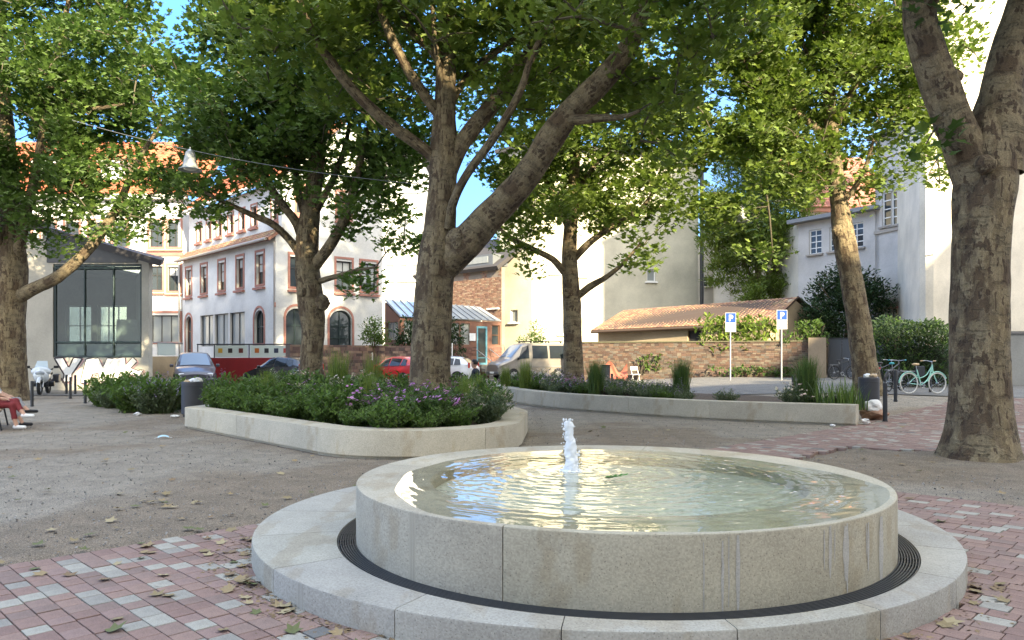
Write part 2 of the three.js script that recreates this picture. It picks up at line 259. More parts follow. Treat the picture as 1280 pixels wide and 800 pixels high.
{
  const f = thing('fountain', 'round concrete fountain basin on a wide circular step with water to its brim', 'fountain');
  const rad = PI / 180, gap = 0.0035 / RB;
  // basin wall and brim in blocks; angles are measured from straight ahead, clockwise
  const jb = [-154.5, -73, 17, 107, 205.5].map((d) => d * rad);
  for (let i = 0; i < 4; i++) {
    const g = sector(...FC, jb[i] + gap, jb[i + 1] - gap, 44, (a) => { const w = Math.min(2.04, wet(a)); return [[RB, 0.10], [RB, HR - 0.012], [RB - 0.004, HR - 0.004], [RB - 0.012, HR], [w, WL], [1.52, WL - 0.022], [1.5, WL - 0.04], [1.5, 0.3], [1.45, 0.10]]; });
    obj('basin_block', g, mBasins[i % 4], f);
  }
  obj('basin_floor', [cyl(1.499, 1.499, 0.06, FC[0], 0.44, FC[1], 64)], conc(C(0.68, 0.66, 0.55)), f);
  // lime runs: thin mineral crust standing a millimetre proud of the face
  const lr = rng(77), limeM = M(C(0.6, 0.56, 0.48), 0.9, { map: rep(tPave, 3), side: THREE.DoubleSide });
  for (const [px, len, w] of [[152, 0.24, 0.010], [150.6, 0.31, 0.022], [149.5, 0.2, 0.008], [146.5, 0.33, 0.05], [146.2, 0.42, 0.02], [139.5, 0.3, 0.024], [140.2, 0.2, 0.01], [171, 0.44, 0.012], [168.5, 0.46, 0.02], [170, 0.4, 0.006], [174, 0.4, 0.006], [134, 0.46, 0.06]]) {
    const a = px * rad, n = 26, pos = [];
    const top = HR - 0.012 - lr() * 0.04;
    let prev;
    for (let i = 0; i <= n; i++) {
      const t = i / n, y = top - len * t, hw = w * (0.35 + 0.9 * Math.sin(PI * Math.min(1, 0.12 + t * 0.85)) + 0.25 * (noise3(t * 14, px, 1) - 0.5)) / 2, o = 0.004 * (noise3(t * 6, px, 3) - 0.5), ra = RB + 0.0016;
      const P = (da) => { const [sx, sz] = dirA(a + da / RB); return [FC[0] + ra * sx, y, FC[1] + ra * sz]; };
      const cur = [P(o - hw), P(o + hw)]; if (prev) pos.push(...prev[0], ...cur[0], ...prev[1], ...prev[1], ...cur[0], ...cur[1]); prev = cur;
    }
    const g = new THREE.BufferGeometry(); g.setAttribute('position', new THREE.Float32BufferAttribute(pos, 3)); g.computeVertexNormals(); obj('lime_streak', triUV(g), limeM, f);
  }
  // the step: one ring of wedge blocks, wider behind than in front
  const inner = (a) => { const [sx, sz] = dirA(a), ox = SC[0] - FC[0], oz = SC[1] - FC[1], b = sx * ox + sz * oz, c = ox * ox + oz * oz - 2.245 ** 2; return -b + Math.sqrt(b * b - c); };
  const js = [180 - 65, 180 - 47.5, 180 - 28, 180 - 9.2, 189.2, 208.6, 233.5, 254, 274, 295, 316, 337, 358, 379, 400, 421, 442, 459, 475].map((d) => d * rad).map((d, i, A) => d);
  js.sort((a, b) => a - b);
  // joints given clockwise from the far side; those with index 0..6 are the ones seen in front
  for (let i = 0; i + 1 < js.length; i++) {
    const g = sector(...SC, js[i] + 0.0011, js[i + 1] - 0.0011, 14, (a) => [[2.87, -0.05], [2.87, HS - 0.014], [2.866, HS - 0.004], [2.856, HS], [inner(a), HS], [inner(a), -0.05]]);
    obj('step_block', g, mSteps[(i * 7 + 1) % 4], f);
  }
  // drain grate between basin and step: concentric bars over a dark channel
  const gr = obj('drain_channel', sector(...FC, 0, 2 * PI, 96, () => [[2.24, 0.02], [2.24, 0.06], [2.09, 0.06], [2.09, 0.02]]), mBlack, f);
  const bars = [];
  for (let k = 0; k < 8; k++) { const r0 = 2.106 + k * 0.0178; bars.push(sector(...FC, 0, 2 * PI, 120, () => [[r0 + 0.008, 0.13], [r0 + 0.008, HS - 0.006], [r0, HS - 0.006], [r0, 0.13]])); }
  for (let k = 0; k < 72; k++) { const a = k * 5 * rad, [sx, sz] = dirA(a); bars.push(box(0.006, 0.02, 0.13, FC[0] + 2.17 * sx, 0.145, FC[1] + 2.17 * sz, -a)); }
  obj('drain_grate', bars, M(C(0.11, 0.115, 0.12), 0.4, { metalness: 0.7 }), f);
}
// water: brim-full, rings spreading from the jet
const JET = [0.515, -6.63];
{
  const NR = 150, NA = 300, pos = [], idx = [], cx = FC[0], cz = FC[1];
  for (let i = 0; i <= NR; i++) for (let k = 0; k <= NA; k++) {
    const a = k / NA * 2 * PI, [sx, sz] = dirA(a), R1 = Math.min(2.04, wet(a)) + 0.012, r = R1 * Math.pow(i / NR, 0.85), x = cx + r * sx, z = cz + r * sz;
    const dj = Math.hypot(x - JET[0], z - JET[1]), fall = 1 - ss(R1 - 0.3, R1 - 0.02, r), e = 0.8 - r * 0.35;
    let h = 0.0017 * Math.sin(dj * 44 + 1.5 * noise3(x * 3, z * 3, 0)) * (0.35 + 0.65 * Math.exp(-dj * 0.9)) + 0.0036 * (fbm3(x * 8, z * 11, 2, 3) - 0.5) * 2 + 0.0045 * (noise3(x * 2.6, z * 6, 4, 6) - 0.5) + 0.0016 * (fbm3(x * 19, z * 24, 7, 4) - 0.5) * 2 + 0.0007 * Math.sin(r * 62);
    h += 0.012 * Math.exp(-dj * dj / 0.006);
    pos.push(x, WL + 0.0004 + h * (0.1 + 0.9 * fall) * (i === 0 ? 1 : 1), z);
  }
  for (let i = 0; i < NR; i++) for (let k = 0; k < NA; k++) { const a = i * (NA + 1) + k; idx.push(a, a + 1, a + NA + 1, a + 1, a + NA + 2, a + NA + 1); }
  const g = new THREE.BufferGeometry(); g.setAttribute('position', new THREE.Float32BufferAttribute(pos, 3)); g.setIndex(idx); g.computeVertexNormals();
  if (g.attributes.normal.getY(5000) < 0) { g.setIndex(idx.map((_, i) => idx[i - i % 3 + 2 - i % 3])); g.computeVertexNormals(); }
  triUV(g); struct('water', g, MP(C(0.93, 0.955, 0.91), 0.015, { transmission: 1, thickness: 0, ior: 1.6 }));
  const r = rng(31), jet = [], N = 70, prof = (t) => 0.05 * Math.pow(1 - t, 0.8) + 0.024 + 0.016 * Math.exp(-(((t - 0.93) / 0.07) ** 2)), K = 26, jp = [], ji = [];
  for (let i = 0; i <= N; i++) for (let k = 0; k <= K; k++) {
    const t = i / N, a = k / K * 2 * PI, rr = (i === N ? 0 : prof(t)) * (0.66 + 0.42 * noise3(Math.cos(a) * 1.6 + 5, Math.sin(a) * 1.6, t * 17) + 0.5 * 0.5 * (noise3(Math.cos(a) * 4 + 5, Math.sin(a) * 4, t * 30) - 0.4)), off = -0.035 * t * t + 0.012 * (noise3(0, 0, t * 9, 2) - 0.5);
    jp.push(JET[0] + off + rr * Math.cos(a), WL - 0.01 + 0.44 * t, JET[1] + rr * Math.sin(a));
  }
  for (let i = 0; i < N; i++) for (let k = 0; k < K; k++) { const a = i * (K + 1) + k; ji.push(a, a + K + 1, a + 1, a + 1, a + K + 1, a + K + 2); }
  const jg = new THREE.BufferGeometry(); jg.setAttribute('position', new THREE.Float32BufferAttribute(jp, 3)); jg.setIndex(ji); jg.computeVertexNormals(); triUV(jg); jet.push(jg);
  const drops = [];
  for (let i = 0; i < 170; i++) { const t = r(), a = r() * 6.28, d = 0.02 + 0.07 * r() * (1.1 - t * 0.6), s = 0.003 + 0.008 * r() * r(); const q = new THREE.IcosahedronGeometry(s, 1); q.scale(1, 1.4, 1).translate(JET[0] - 0.03 * t + d * Math.cos(a), WL + 0.02 + 0.43 * t, JET[1] + d * Math.sin(a)); drops.push(q); }
  for (let i = 0; i < 60; i++) { const a = r() * 6.28, d = 0.05 + 0.05 * r(), s = 0.006 + 0.012 * r(); const q = new THREE.IcosahedronGeometry(s, 1); q.scale(1, 0.6, 1).translate(JET[0] + d * Math.cos(a), WL + 0.004, JET[1] + d * Math.sin(a)); drops.push(q); }
  const mj = MP(C(0.95, 0.95, 0.94), 0.45, { transmission: 0.35, thickness: 0, ior: 1.33 });
  const j = thing('water_jet', 'short white jet of frothy water rising from the fountain', 'water jet');
  obj('water_column', jet, mj, j); obj('spray_drops', drops, mj, j).userData.kind = 'stuff';
}

// ---------- trees ----------
function tube(pts, sides, amp = 0.05, seed = 1, flare = 0) {            // pts [x, y, z, r]; bark uv, uneven round
  const cv = new THREE.CatmullRomCurve3(pts.map((p) => V(p[0], p[1], p[2])), false, 'centripetal'), L = cv.getLength(), rm = Math.max(...pts.map((p) => p[3])), N = Math.max(4, Math.round(L / Math.max(0.09, rm * 0.3)));
  const pos = [], uv = [], idx = [], nU = Math.max(1, Math.round(2 * PI * rm / 1.7));
  let up = V(1, 0, 0.01), prevT;
  for (let i = 0; i <= N; i++) {
    const t = i / N, u = cv.getUtoTmapping(t), p = cv.getPoint(u), T = cv.getTangent(u), k = u * (pts.length - 1), a = Math.min(pts.length - 2, Math.floor(k)), r = lerp(pts[a][3], pts[a + 1][3], k - a);
    up.sub(T.clone().multiplyScalar(up.dot(T))).normalize(); const bi = T.clone().cross(up);
    for (let s = 0; s <= sides; s++) {
      const th = s / sides * 2 * PI, c = Math.cos(th), q = Math.sin(th), f = flare * Math.exp(-t * L / 0.35);
      const rr = r * (1 + amp * 2 * (fbm3(c * 1.3 + seed * 7, q * 1.3, t * L * 0.9, seed) - 0.5) + amp * 0.7 * (noise3(c * 3.5, q * 3.5, t * L * 4, seed + 3) - 0.5) + f * (0.6 + 0.9 * noise3(c * 2.2, q * 2.2, seed)));
      pos.push(p.x + (up.x * c + bi.x * q) * rr, p.y + (up.y * c + bi.y * q) * rr, p.z + (up.z * c + bi.z * q) * rr); uv.push(s / sides * nU, t * L / 1.7 + seed * 0.37);
    }
  }
  for (let i = 0; i < N; i++) for (let s = 0; s < sides; s++) { const a = i * (sides + 1) + s; idx.push(a, a + 1, a + sides + 1, a + 1, a + sides + 2, a + sides + 1); }
  const g = new THREE.BufferGeometry(); g.setAttribute('position', new THREE.Float32BufferAttribute(pos, 3)); g.setAttribute('uv', new THREE.Float32BufferAttribute(uv, 2)); g.setIndex(idx); g.computeVertexNormals();
  const n = g.attributes.normal, W = sides + 1; for (let i = 0; i <= N; i++) { const a = i * W, b = a + sides, v = V(n.getX(a) + n.getX(b), n.getY(a) + n.getY(b), n.getZ(a) + n.getZ(b)).normalize(); n.setXYZ(a, v.x, v.y, v.z); n.setXYZ(b, v.x, v.y, v.z); }
  g.userData.curve = cv; return g;
}
function leafShape(lobes) {                                             // a lobed blade, slightly folded along its midrib
  const out = []; for (const [deg, r] of lobes) { const a = deg * PI / 180; out.push([Math.sin(a) * r, Math.cos(a) * r]); }
  const pos = [], pt = ([x, y]) => [x, 0.16 * Math.abs(x) - 0.22 * Math.max(0, y) * y, -(y + 0.3)], c = [0, 0.02, -0.3];
  for (let i = 0; i + 1 < out.length; i++) pos.push(...c, ...pt(out[i + 1]), ...pt(out[i]));
  const g = new THREE.BufferGeometry(); g.setAttribute('position', new THREE.Float32BufferAttribute(pos, 3)); g.computeVertexNormals(); return triUV(g);
}
const gPlane = leafShape([[-180, 0.3], [-128, 0.42], [-100, 0.27], [-62, 0.56], [-32, 0.33], [0, 0.68], [32, 0.33], [62, 0.56], [100, 0.27], [128, 0.42], [180, 0.3]]);
const gOvate = leafShape([[-180, 0.45], [-90, 0.2], [-35, 0.34], [0, 0.62], [35, 0.34], [90, 0.2], [180, 0.45]]);
const gNarrow = leafShape([[-180, 0.5], [-90, 0.1], [-20, 0.3], [0, 0.75], [20, 0.3], [90, 0.1], [180, 0.5]]);
const PAL = { deep: [[0.075, 0.14, 0.026], [0.09, 0.165, 0.028], [0.06, 0.11, 0.022], [0.125, 0.195, 0.032]], mid: [[0.1, 0.175, 0.027], [0.12, 0.205, 0.032], [0.08, 0.14, 0.022], [0.165, 0.245, 0.038]], lime: [[0.155, 0.23, 0.032], [0.19, 0.265, 0.036], [0.125, 0.19, 0.027], [0.235, 0.295, 0.042]], dark: [[0.035, 0.07, 0.024], [0.045, 0.085, 0.026], [0.03, 0.055, 0.02], [0.06, 0.1, 0.03]] };
function blades(r, centre, rad, n, size, pal, out, flat = 1) {          // leaves round a twig end, hanging outwards
  const q = new THREE.Quaternion(), e = new THREE.Euler();
  for (let i = 0; i < n; i++) {
    const a = r() * 2 * PI, u = r() * 2 - 1, k = Math.cbrt(r()) * rad, s = Math.sqrt(1 - u * u), x = Math.cos(a) * s * k, y = u * k * 0.62, z = Math.sin(a) * s * k, sc = size * (0.55 + 0.75 * r());
    q.setFromEuler(e.set((0.35 + 0.5 * r()) * flat * (r() < 0.15 ? -1 : 1), Math.atan2(-x, -z) + (r() - 0.5) * 1.6, (r() - 0.5) * 1.3 * flat, 'YXZ'));
    const c = pal[Math.floor(r() * r() * pal.length * 0.999)], v = 0.8 + 0.45 * r();
    out.push([new THREE.Matrix4().compose(V(centre[0] + x, centre[1] + y, centre[2] + z), q, V(sc, sc, sc)), C(c[0] * v, c[1] * v, c[2] * v)]);
  }
}
function plantTree(name, label, o) {
  const r = rng(o.seed), t = thing(name, label, 'tree', [0, 0, 0], 0, o.group);
  const nodes = [], addNodes = (g, pts, from) => { const cv = g.userData.curve, n = Math.max(4, Math.round(cv.getLength() / 0.35)); for (let i = 0; i <= n; i++) if (i / n >= from) { const p = cv.getPoint(i / n); nodes.push([p.x, p.y, p.z]); } };
  const tg = tube(o.trunk, o.sides ?? 22, o.amp ?? 0.1, o.seed, o.flare ?? 0.25); obj('trunk', tg, mBark, t); addNodes(tg, o.trunk, 0.7);
  (o.limbs ?? []).forEach((l, i) => { const g = tube(l, 12, 0.1, o.seed + i + 1); obj('limb', g, mBark, t); addNodes(g, l, 0.22); });
  (o.knots ?? []).forEach(([x, y, z, s]) => { const g = new THREE.IcosahedronGeometry(s, 4), p = g.attributes.position; for (let i = 0; i < p.count; i++) { const k = 0.75 + 0.5 * fbm3(p.getX(i) / s * 1.5 + x, p.getY(i) / s * 1.5, p.getZ(i) / s * 1.5); p.setXYZ(i, p.getX(i) * k, p.getY(i) * k, p.getZ(i) * k); } g.computeVertexNormals(); obj('burl', triUV(g.translate(x, y, z)), mBark, t); });
  // twig ends scattered through the crown, kept in loose clumps
  const tot = o.crown.reduce((a, c) => a + c[3] * c[4] * c[5] * (c[6] ?? 1), 0), ends = [];
  for (const c of o.crown) {
    const n = Math.round(o.ends * c[3] * c[4] * c[5] * (c[6] ?? 1) / tot);
    for (let i = 0, tries = 0; i < n && tries < n * 12; tries++) {
      const a = r() * 2 * PI, u = r() * 2 - 1, k = Math.pow(r(), 0.42), s = Math.sqrt(1 - u * u), x = c[0] + c[3] * k * s * Math.cos(a), y = c[1] + c[4] * k * u, z = c[2] + c[5] * k * s * Math.sin(a);
      if (noise3(x * 0.75, y * 0.95, z * 0.75, o.seed) < (o.gap ?? 0.36)) continue;
      ends.push([x, y, z]); i++;
    }
  }
  const near = (p) => { let b = 0, d = 1e9; for (let i = 0; i < nodes.length; i++) { const q = nodes[i], k = (q[0] - p[0]) ** 2 + (q[1] - p[1]) ** 2 + (q[2] - p[2]) ** 2 + (q[1] > p[1] + 0.3 ? 0.6 : 0); if (k < d) { d = k; b = i; } } return [nodes[b], Math.sqrt(d)]; };
  ends.map((p) => [near(p)[1], p]).sort((a, b) => a[0] - b[0]).forEach((x, i) => { ends[i] = x[1]; });
  const tw = [], leaves = [];
  for (const p of ends) {
    const [q, d] = near(p);
    if (d > 0.25 && d < 6) {
      const k0 = 0.012 + 0.016 * d, mid = [lerp(q[0], p[0], 0.5), lerp(q[1], p[1], 0.5) + 0.1 * d, lerp(q[2], p[2], 0.5)];
      tw.push(bar(q, mid, k0, 5, k0 * 0.75), bar(mid, p, k0 * 0.75, 5, k0 * 0.4)); nodes.push(mid); nodes.push(p);
      if (d > 1.4) nodes.push([lerp(q[0], mid[0], 0.5), lerp(q[1], mid[1], 0.5), lerp(q[2], mid[2], 0.5)], [lerp(p[0], mid[0], 0.5), lerp(p[1], mid[1], 0.5), lerp(p[2], mid[2], 0.5)]);
    }
    blades(r, p, (o.clump ?? 0.6) * (0.7 + 0.6 * r()), Math.round(o.per * (0.6 + 0.8 * r())), o.leaf ?? 0.2, PAL[o.pal ?? 'mid'], leaves);
  }
  if (tw.length) obj('twigs', tw, mTwig, t).userData.kind = 'stuff';
  inst('crown', o.geo ?? gPlane, o.dark ? mLeafD : mLeaf, leaves, t); leafCount += leaves.length;
  return t;
}
let leafCount = 0;
const PLANES = undefined;
plantTree('plane_tree', 'plane tree before the glass-fronted studio, one lit branch leaning over the motorcycle', {
  seed: 11, ends: 1120, per: 46, pal: 'mid', gap: 0.34,
  trunk: [[-17.794, -0.056, -27, 0.7], [-17.738, 0.842, -27, 0.6], [-17.682, 2.807, -27, 0.55], [-17.57, 4.491, -27, 0.52], [-17.57, 5.614, -27, 0.42], [-18.009, 7.975, -27.5, 0.34], [-18.511, 11.001, -28, 0.26], [-18.628, 13.912, -28, 0.2], [-18.395, 17.987, -28, 0.1]],
  limbs: [[[-17.401, 3.593, -27, 0.26], [-16.653, 3.848, -26.7, 0.23], [-15.505, 4.317, -26.4, 0.2], [-14.435, 5.168, -26.2, 0.18], [-13.754, 6.094, -26.2, 0.16], [-13.392, 6.951, -26.4, 0.13], [-13.094, 8.23, -26.8, 0.1], [-12.209, 9.823, -27, 0.06]],
    [[-17.401, 4.772, -27, 0.2], [-16.922, 5.831, -26.6, 0.17], [-16.466, 7.308, -26.4, 0.15], [-16.109, 9.092, -26.4, 0.13], [-15.982, 10.808, -26.6, 0.12], [-15.858, 12.63, -27, 0.1], [-15.296, 15.156, -27, 0.06]],
    [[-17.738, 4.772, -27, 0.22], [-17.838, 6.546, -26, 0.18], [-18.061, 8.435, -25, 0.13], [-18.462, 9.908, -24, 0.07]],
    [[-15.982, 10.808, -26.6, 0.1], [-14.324, 9.924, -26, 0.08], [-12.856, 9.897, -25.5, 0.05]]],
  crown: [[-16.279, 10.385, -27, 3.2, 2.8, 3], [-14.049, 11.324, -26.5, 2.6, 2.6, 3], [-17.121, 13.472, -27, 3.4, 2.4, 3], [-11.757, 9.789, -26, 1.8, 1.8, 2], [-13.773, 8.018, -26.5, 2.6, 1.3, 2], [-11.983, 7.881, -26.5, 1.2, 1, 1.2], [-16.253, 5.952, -26.5, 1.7, 0.9, 1.6], [-14.73, 5.195, -26, 1.0, 0.5, 0.9], [-12.63, 5.894, -27, 0.8, 0.6, 0.9], [-18.191, 8.954, -25, 3, 3, 3], [-15.156, 15.156, -27, 3.0, 2.2, 3], [-17.723, 18.552, -27.5, 4.5, 3.2, 4, 0.7], [-17.682, 8.14, -27, 1.6, 1.6, 1.6], [-14.865, 9.976, -27.5, 2.4, 1.5, 2], [-12.911, 7.017, -27, 1.5, 0.9, 1.4], [-14.875, 6.736, -27, 1.6, 0.9, 1.4], [-11.216, 8.843, -26, 1.0, 1.4, 1.3], [-15.109, 6.981, -25.5, 1.9, 1.2, 1.4], [-12.989, 5.788, -25.5, 1.5, 0.6, 1.0], [-11.266, 6.583, -25.5, 1.2, 0.9, 1.0], [-14.712, 8.174, -25.5, 2.2, 1.2, 1.4], [-11.081, 10.6, -26, 0.9, 1.3, 1.2]],
});
plantTree('plane_tree', 'plane tree with a knobbly trunk in front of the white house corner', {
  seed: 23, ends: 1080, per: 44, pal: 'mid', gap: 0.36, flare: 0.2,
  trunk: [[-6.262, 0.178, -24, 0.42], [-6.262, 1.425, -24, 0.34], [-6.212, 2.373, -24, 0.35], [-6.287, 3.296, -24, 0.42], [-6.387, 4.419, -24, 0.36], [-6.362, 5.417, -24, 0.33], [-6.239, 6.832, -24.2, 0.26], [-6.037, 9.032, -24.4, 0.21], [-5.884, 11.061, -24.4, 0.17], [-5.783, 13.597, -24.4, 0.1], [-5.732, 16.387, -24.4, 0.05]],
  knots: [[-5.901, 3.187, -23.85, 0.26], [-6.43, 3.497, -23.7, 0.16]],
  limbs: [[[-6.536, 4.619, -24, 0.15], [-6.878, 5.138, -23.8, 0.12], [-7.328, 5.582, -23.5, 0.11], [-7.799, 5.79, -23.3, 0.09], [-8.32, 6.023, -23, 0.07], [-9.085, 6.39, -22.7, 0.04]],
    [[-6.486, 5.043, -24, 0.16], [-6.736, 5.716, -24, 0.14], [-7.11, 6.215, -24, 0.12], [-7.609, 6.964, -24, 0.1], [-8.033, 8.161, -24, 0.08], [-8.482, 9.658, -24, 0.05]],
    [[-6.237, 4.294, -24, 0.2], [-5.666, 4.877, -23.7, 0.17], [-5.13, 5.704, -23.5, 0.15], [-4.792, 6.659, -23.4, 0.13], [-4.462, 7.943, -23.2, 0.1], [-3.873, 9.562, -23, 0.06]],
    [[-6.337, 5.467, -24, 0.13], [-6.853, 6.919, -24.6, 0.11], [-7.121, 8.695, -25, 0.09], [-7.484, 10.774, -25, 0.06]],
    [[-6.087, 6.116, -24, 0.12], [-5.603, 7.407, -24.5, 0.1], [-5.301, 8.954, -25, 0.07], [-5.198, 10.774, -25, 0.05]],
    [[-6.062, 3.87, -24, 0.1], [-5.423, 3.97, -23.5, 0.08], [-4.638, 4.11, -23, 0.05], [-4.029, 4.183, -22.8, 0.03]]],
  crown: [[-7.983, 9.783, -24, 2.6, 2.8, 2.8], [-5.613, 8.91, -24, 2.6, 2.4, 2.6], [-8.672, 7.78, -23.5, 1.5, 1.4, 1.8], [-7.235, 7.662, -24, 1.8, 1.2, 1.8], [-4.886, 6.193, -23.5, 1.5, 1.0, 1.4], [-4.543, 4.063, -23, 0.9, 0.6, 0.8], [-8.129, 5.927, -23, 1.0, 0.5, 0.9], [-5.988, 11.904, -24, 3.6, 2.4, 3], [-7.933, 12.153, -24, 1.9, 2.2, 2.6], [-3.467, 6.214, -23, 0.9, 1.1, 1], [-3.493, 8.91, -24, 1.6, 1.8, 2], [-5.988, 15.396, -24, 4.5, 2.6, 4, 0.7], [-9.038, 6.803, -23.5, 1.1, 0.8, 1.2], [-9.527, 8.513, -23.5, 1.0, 1.2, 1.2], [-7.235, 6.29, -24, 1.2, 0.7, 1.2], [-4.241, 7.662, -24, 1.4, 1.2, 1.5], [-8.888, 7.241, -22.8, 1.2, 1.0, 1.0], [-7.77, 6.573, -23, 1.3, 0.7, 1.0], [-8.916, 9.735, -23.5, 1.1, 1.4, 1.4], [-3.347, 5.378, -23, 0.9, 1.0, 0.9], [-3.664, 7.17, -23.5, 1.2, 1.1, 1.2]],
});
plantTree('plane_tree', 'broad plane tree with many spreading limbs growing out of the round-ended planter', {
  seed: 37, ends: 1100, per: 44, pal: 'lime', gap: 0.42, flare: 0.12, sides: 30, amp: 0.09, leaf: 0.2,
  trunk: [[-1.856, 0.472, -17.5, 0.5], [-1.856, 1.109, -17.5, 0.46], [-1.837, 2.018, -17.5, 0.43], [-1.783, 2.928, -17.5, 0.42], [-1.71, 3.747, -17.5, 0.46], [-1.637, 4.474, -17.5, 0.37], [-1.583, 5.293, -17.5, 0.31], [-1.546, 6.202, -17.5, 0.33], [-1.528, 7.112, -17.5, 0.25], [-1.492, 8.203, -17.5, 0.22], [-1.455, 9.659, -17.5, 0.18], [-1.419, 11.478, -17.5, 0.14], [-1.455, 14.388, -17.5, 0.1], [-1.419, 18.209, -17.5, 0.03]],
  knots: [[-1.18, 4.157, -17.2, 0.3]],
  limbs: [[[-1.546, 3.565, -17.5, 0.34], [-1.061, 4.082, -17.3, 0.38], [-0.536, 4.657, -17.2, 0.34], [0, 5.152, -17, 0.31], [0.489, 5.756, -16.8, 0.29], [0.863, 6.311, -16.6, 0.30], [1.235, 6.797, -16.5, 0.26], [1.852, 7.326, -16.2, 0.25], [2.397, 7.93, -15.9, 0.21], [2.579, 8.416, -15.8, 0.18], [2.82, 9.382, -15.5, 0.12], [3.274, 10.69, -15, 0.06]],
    [[-1.455, 5.748, -17.5, 0.22], [-1.128, 6.421, -17.5, 0.2], [-0.389, 7.465, -17.8, 0.19], [0.393, 8.579, -18, 0.17], [0.828, 9.502, -18.1, 0.15], [1.173, 10.359, -18.2, 0.12], [1.522, 12.31, -18.3, 0.06]],
    [[-1.43, 4.425, -17.2, 0.1], [-1.308, 4.922, -17, 0.1], [-1.03, 5.459, -16.8, 0.095], [-0.36, 6.3, -16.5, 0.09], [0.185, 7.174, -16.2, 0.08], [0.399, 7.77, -16, 0.06], [0.806, 8.415, -15.5, 0.04]],
    [[-1.601, 5.875, -17.5, 0.15], [-1.917, 6.176, -17.4, 0.135], [-2.704, 6.689, -17, 0.13], [-3.298, 7.172, -16.7, 0.12], [-3.716, 7.635, -16.4, 0.11], [-4.117, 8.227, -16.1, 0.09], [-4.385, 8.876, -15.8, 0.08], [-4.642, 9.812, -15.4, 0.05]],
    [[-1.583, 6.93, -17.5, 0.12], [-1.809, 7.225, -17.4, 0.12], [-2.306, 7.929, -17.2, 0.11], [-2.704, 8.686, -17, 0.1], [-2.969, 9.424, -16.8, 0.08], [-3.192, 10.625, -16.6, 0.05]],
    [[-1.564, 7.985, -17.5, 0.1], [-1.746, 8.422, -17.5, 0.1], [-2.294, 9.02, -17.8, 0.09], [-2.676, 9.795, -18, 0.07], [-2.994, 11.012, -18, 0.04]],
    [[-1.556, 7.352, -17.4, 0.08], [-1.645, 8.09, -17.2, 0.07], [-1.714, 8.722, -17, 0.06], [-1.76, 9.762, -16.6, 0.04]],
    [[-1.419, 6.93, -17.5, 0.11], [-1.343, 7.506, -17.7, 0.1], [-0.757, 8.468, -18.2, 0.09], [0.137, 9.378, -18.8, 0.07], [0.998, 10.442, -19.2, 0.04]],
    [[1.227, 6.595, -16.4, 0.12], [1.746, 6.506, -16, 0.09], [2.303, 6.432, -15.6, 0.05], [2.561, 6.483, -15.4, 0.03]]],
  crown: [[-3.888, 8.722, -17, 2.4, 1.7, 2.6], [-1.819, 9.477, -17.5, 3.2, 2.2, 3.2], [0.91, 8.749, -17.5, 2.6, 1.8, 2.8], [3.087, 7.998, -16.5, 1.6, 1.8, 2], [3.43, 6.625, -16.5, 0.9, 1.0, 1.2], [2.456, 7.658, -17.5, 1.2, 1.0, 1.4], [-0.811, 8.755, -19.5, 2.2, 1.2, 1.5], [-3.358, 8.177, -19, 1.6, 1, 1.6], [3.202, 8.047, -14, 1.9, 1.2, 1.8], [0.811, 7.857, -13, 2.0, 0.9, 1.6, 0.6], [-4.834, 8.819, -15, 1.4, 1.2, 1.6, 0.7], [0, 11.372, -17, 5.5, 2.2, 5], [-3.259, 11.085, -16.5, 3.4, 2.2, 3.4], [4.054, 10.223, -15, 3.2, 2.0, 3], [0, 13.67, -17, 5, 2, 4.5, 0.5], [-1.497, 8.623, -12, 3.5, 1.2, 2.4, 0.7], [-0.728, 16.39, -17.5, 4.8, 2.4, 4.5, 0.6], [-1.455, 18.572, -17.5, 3.2, 2, 3.2, 0.6]],
});
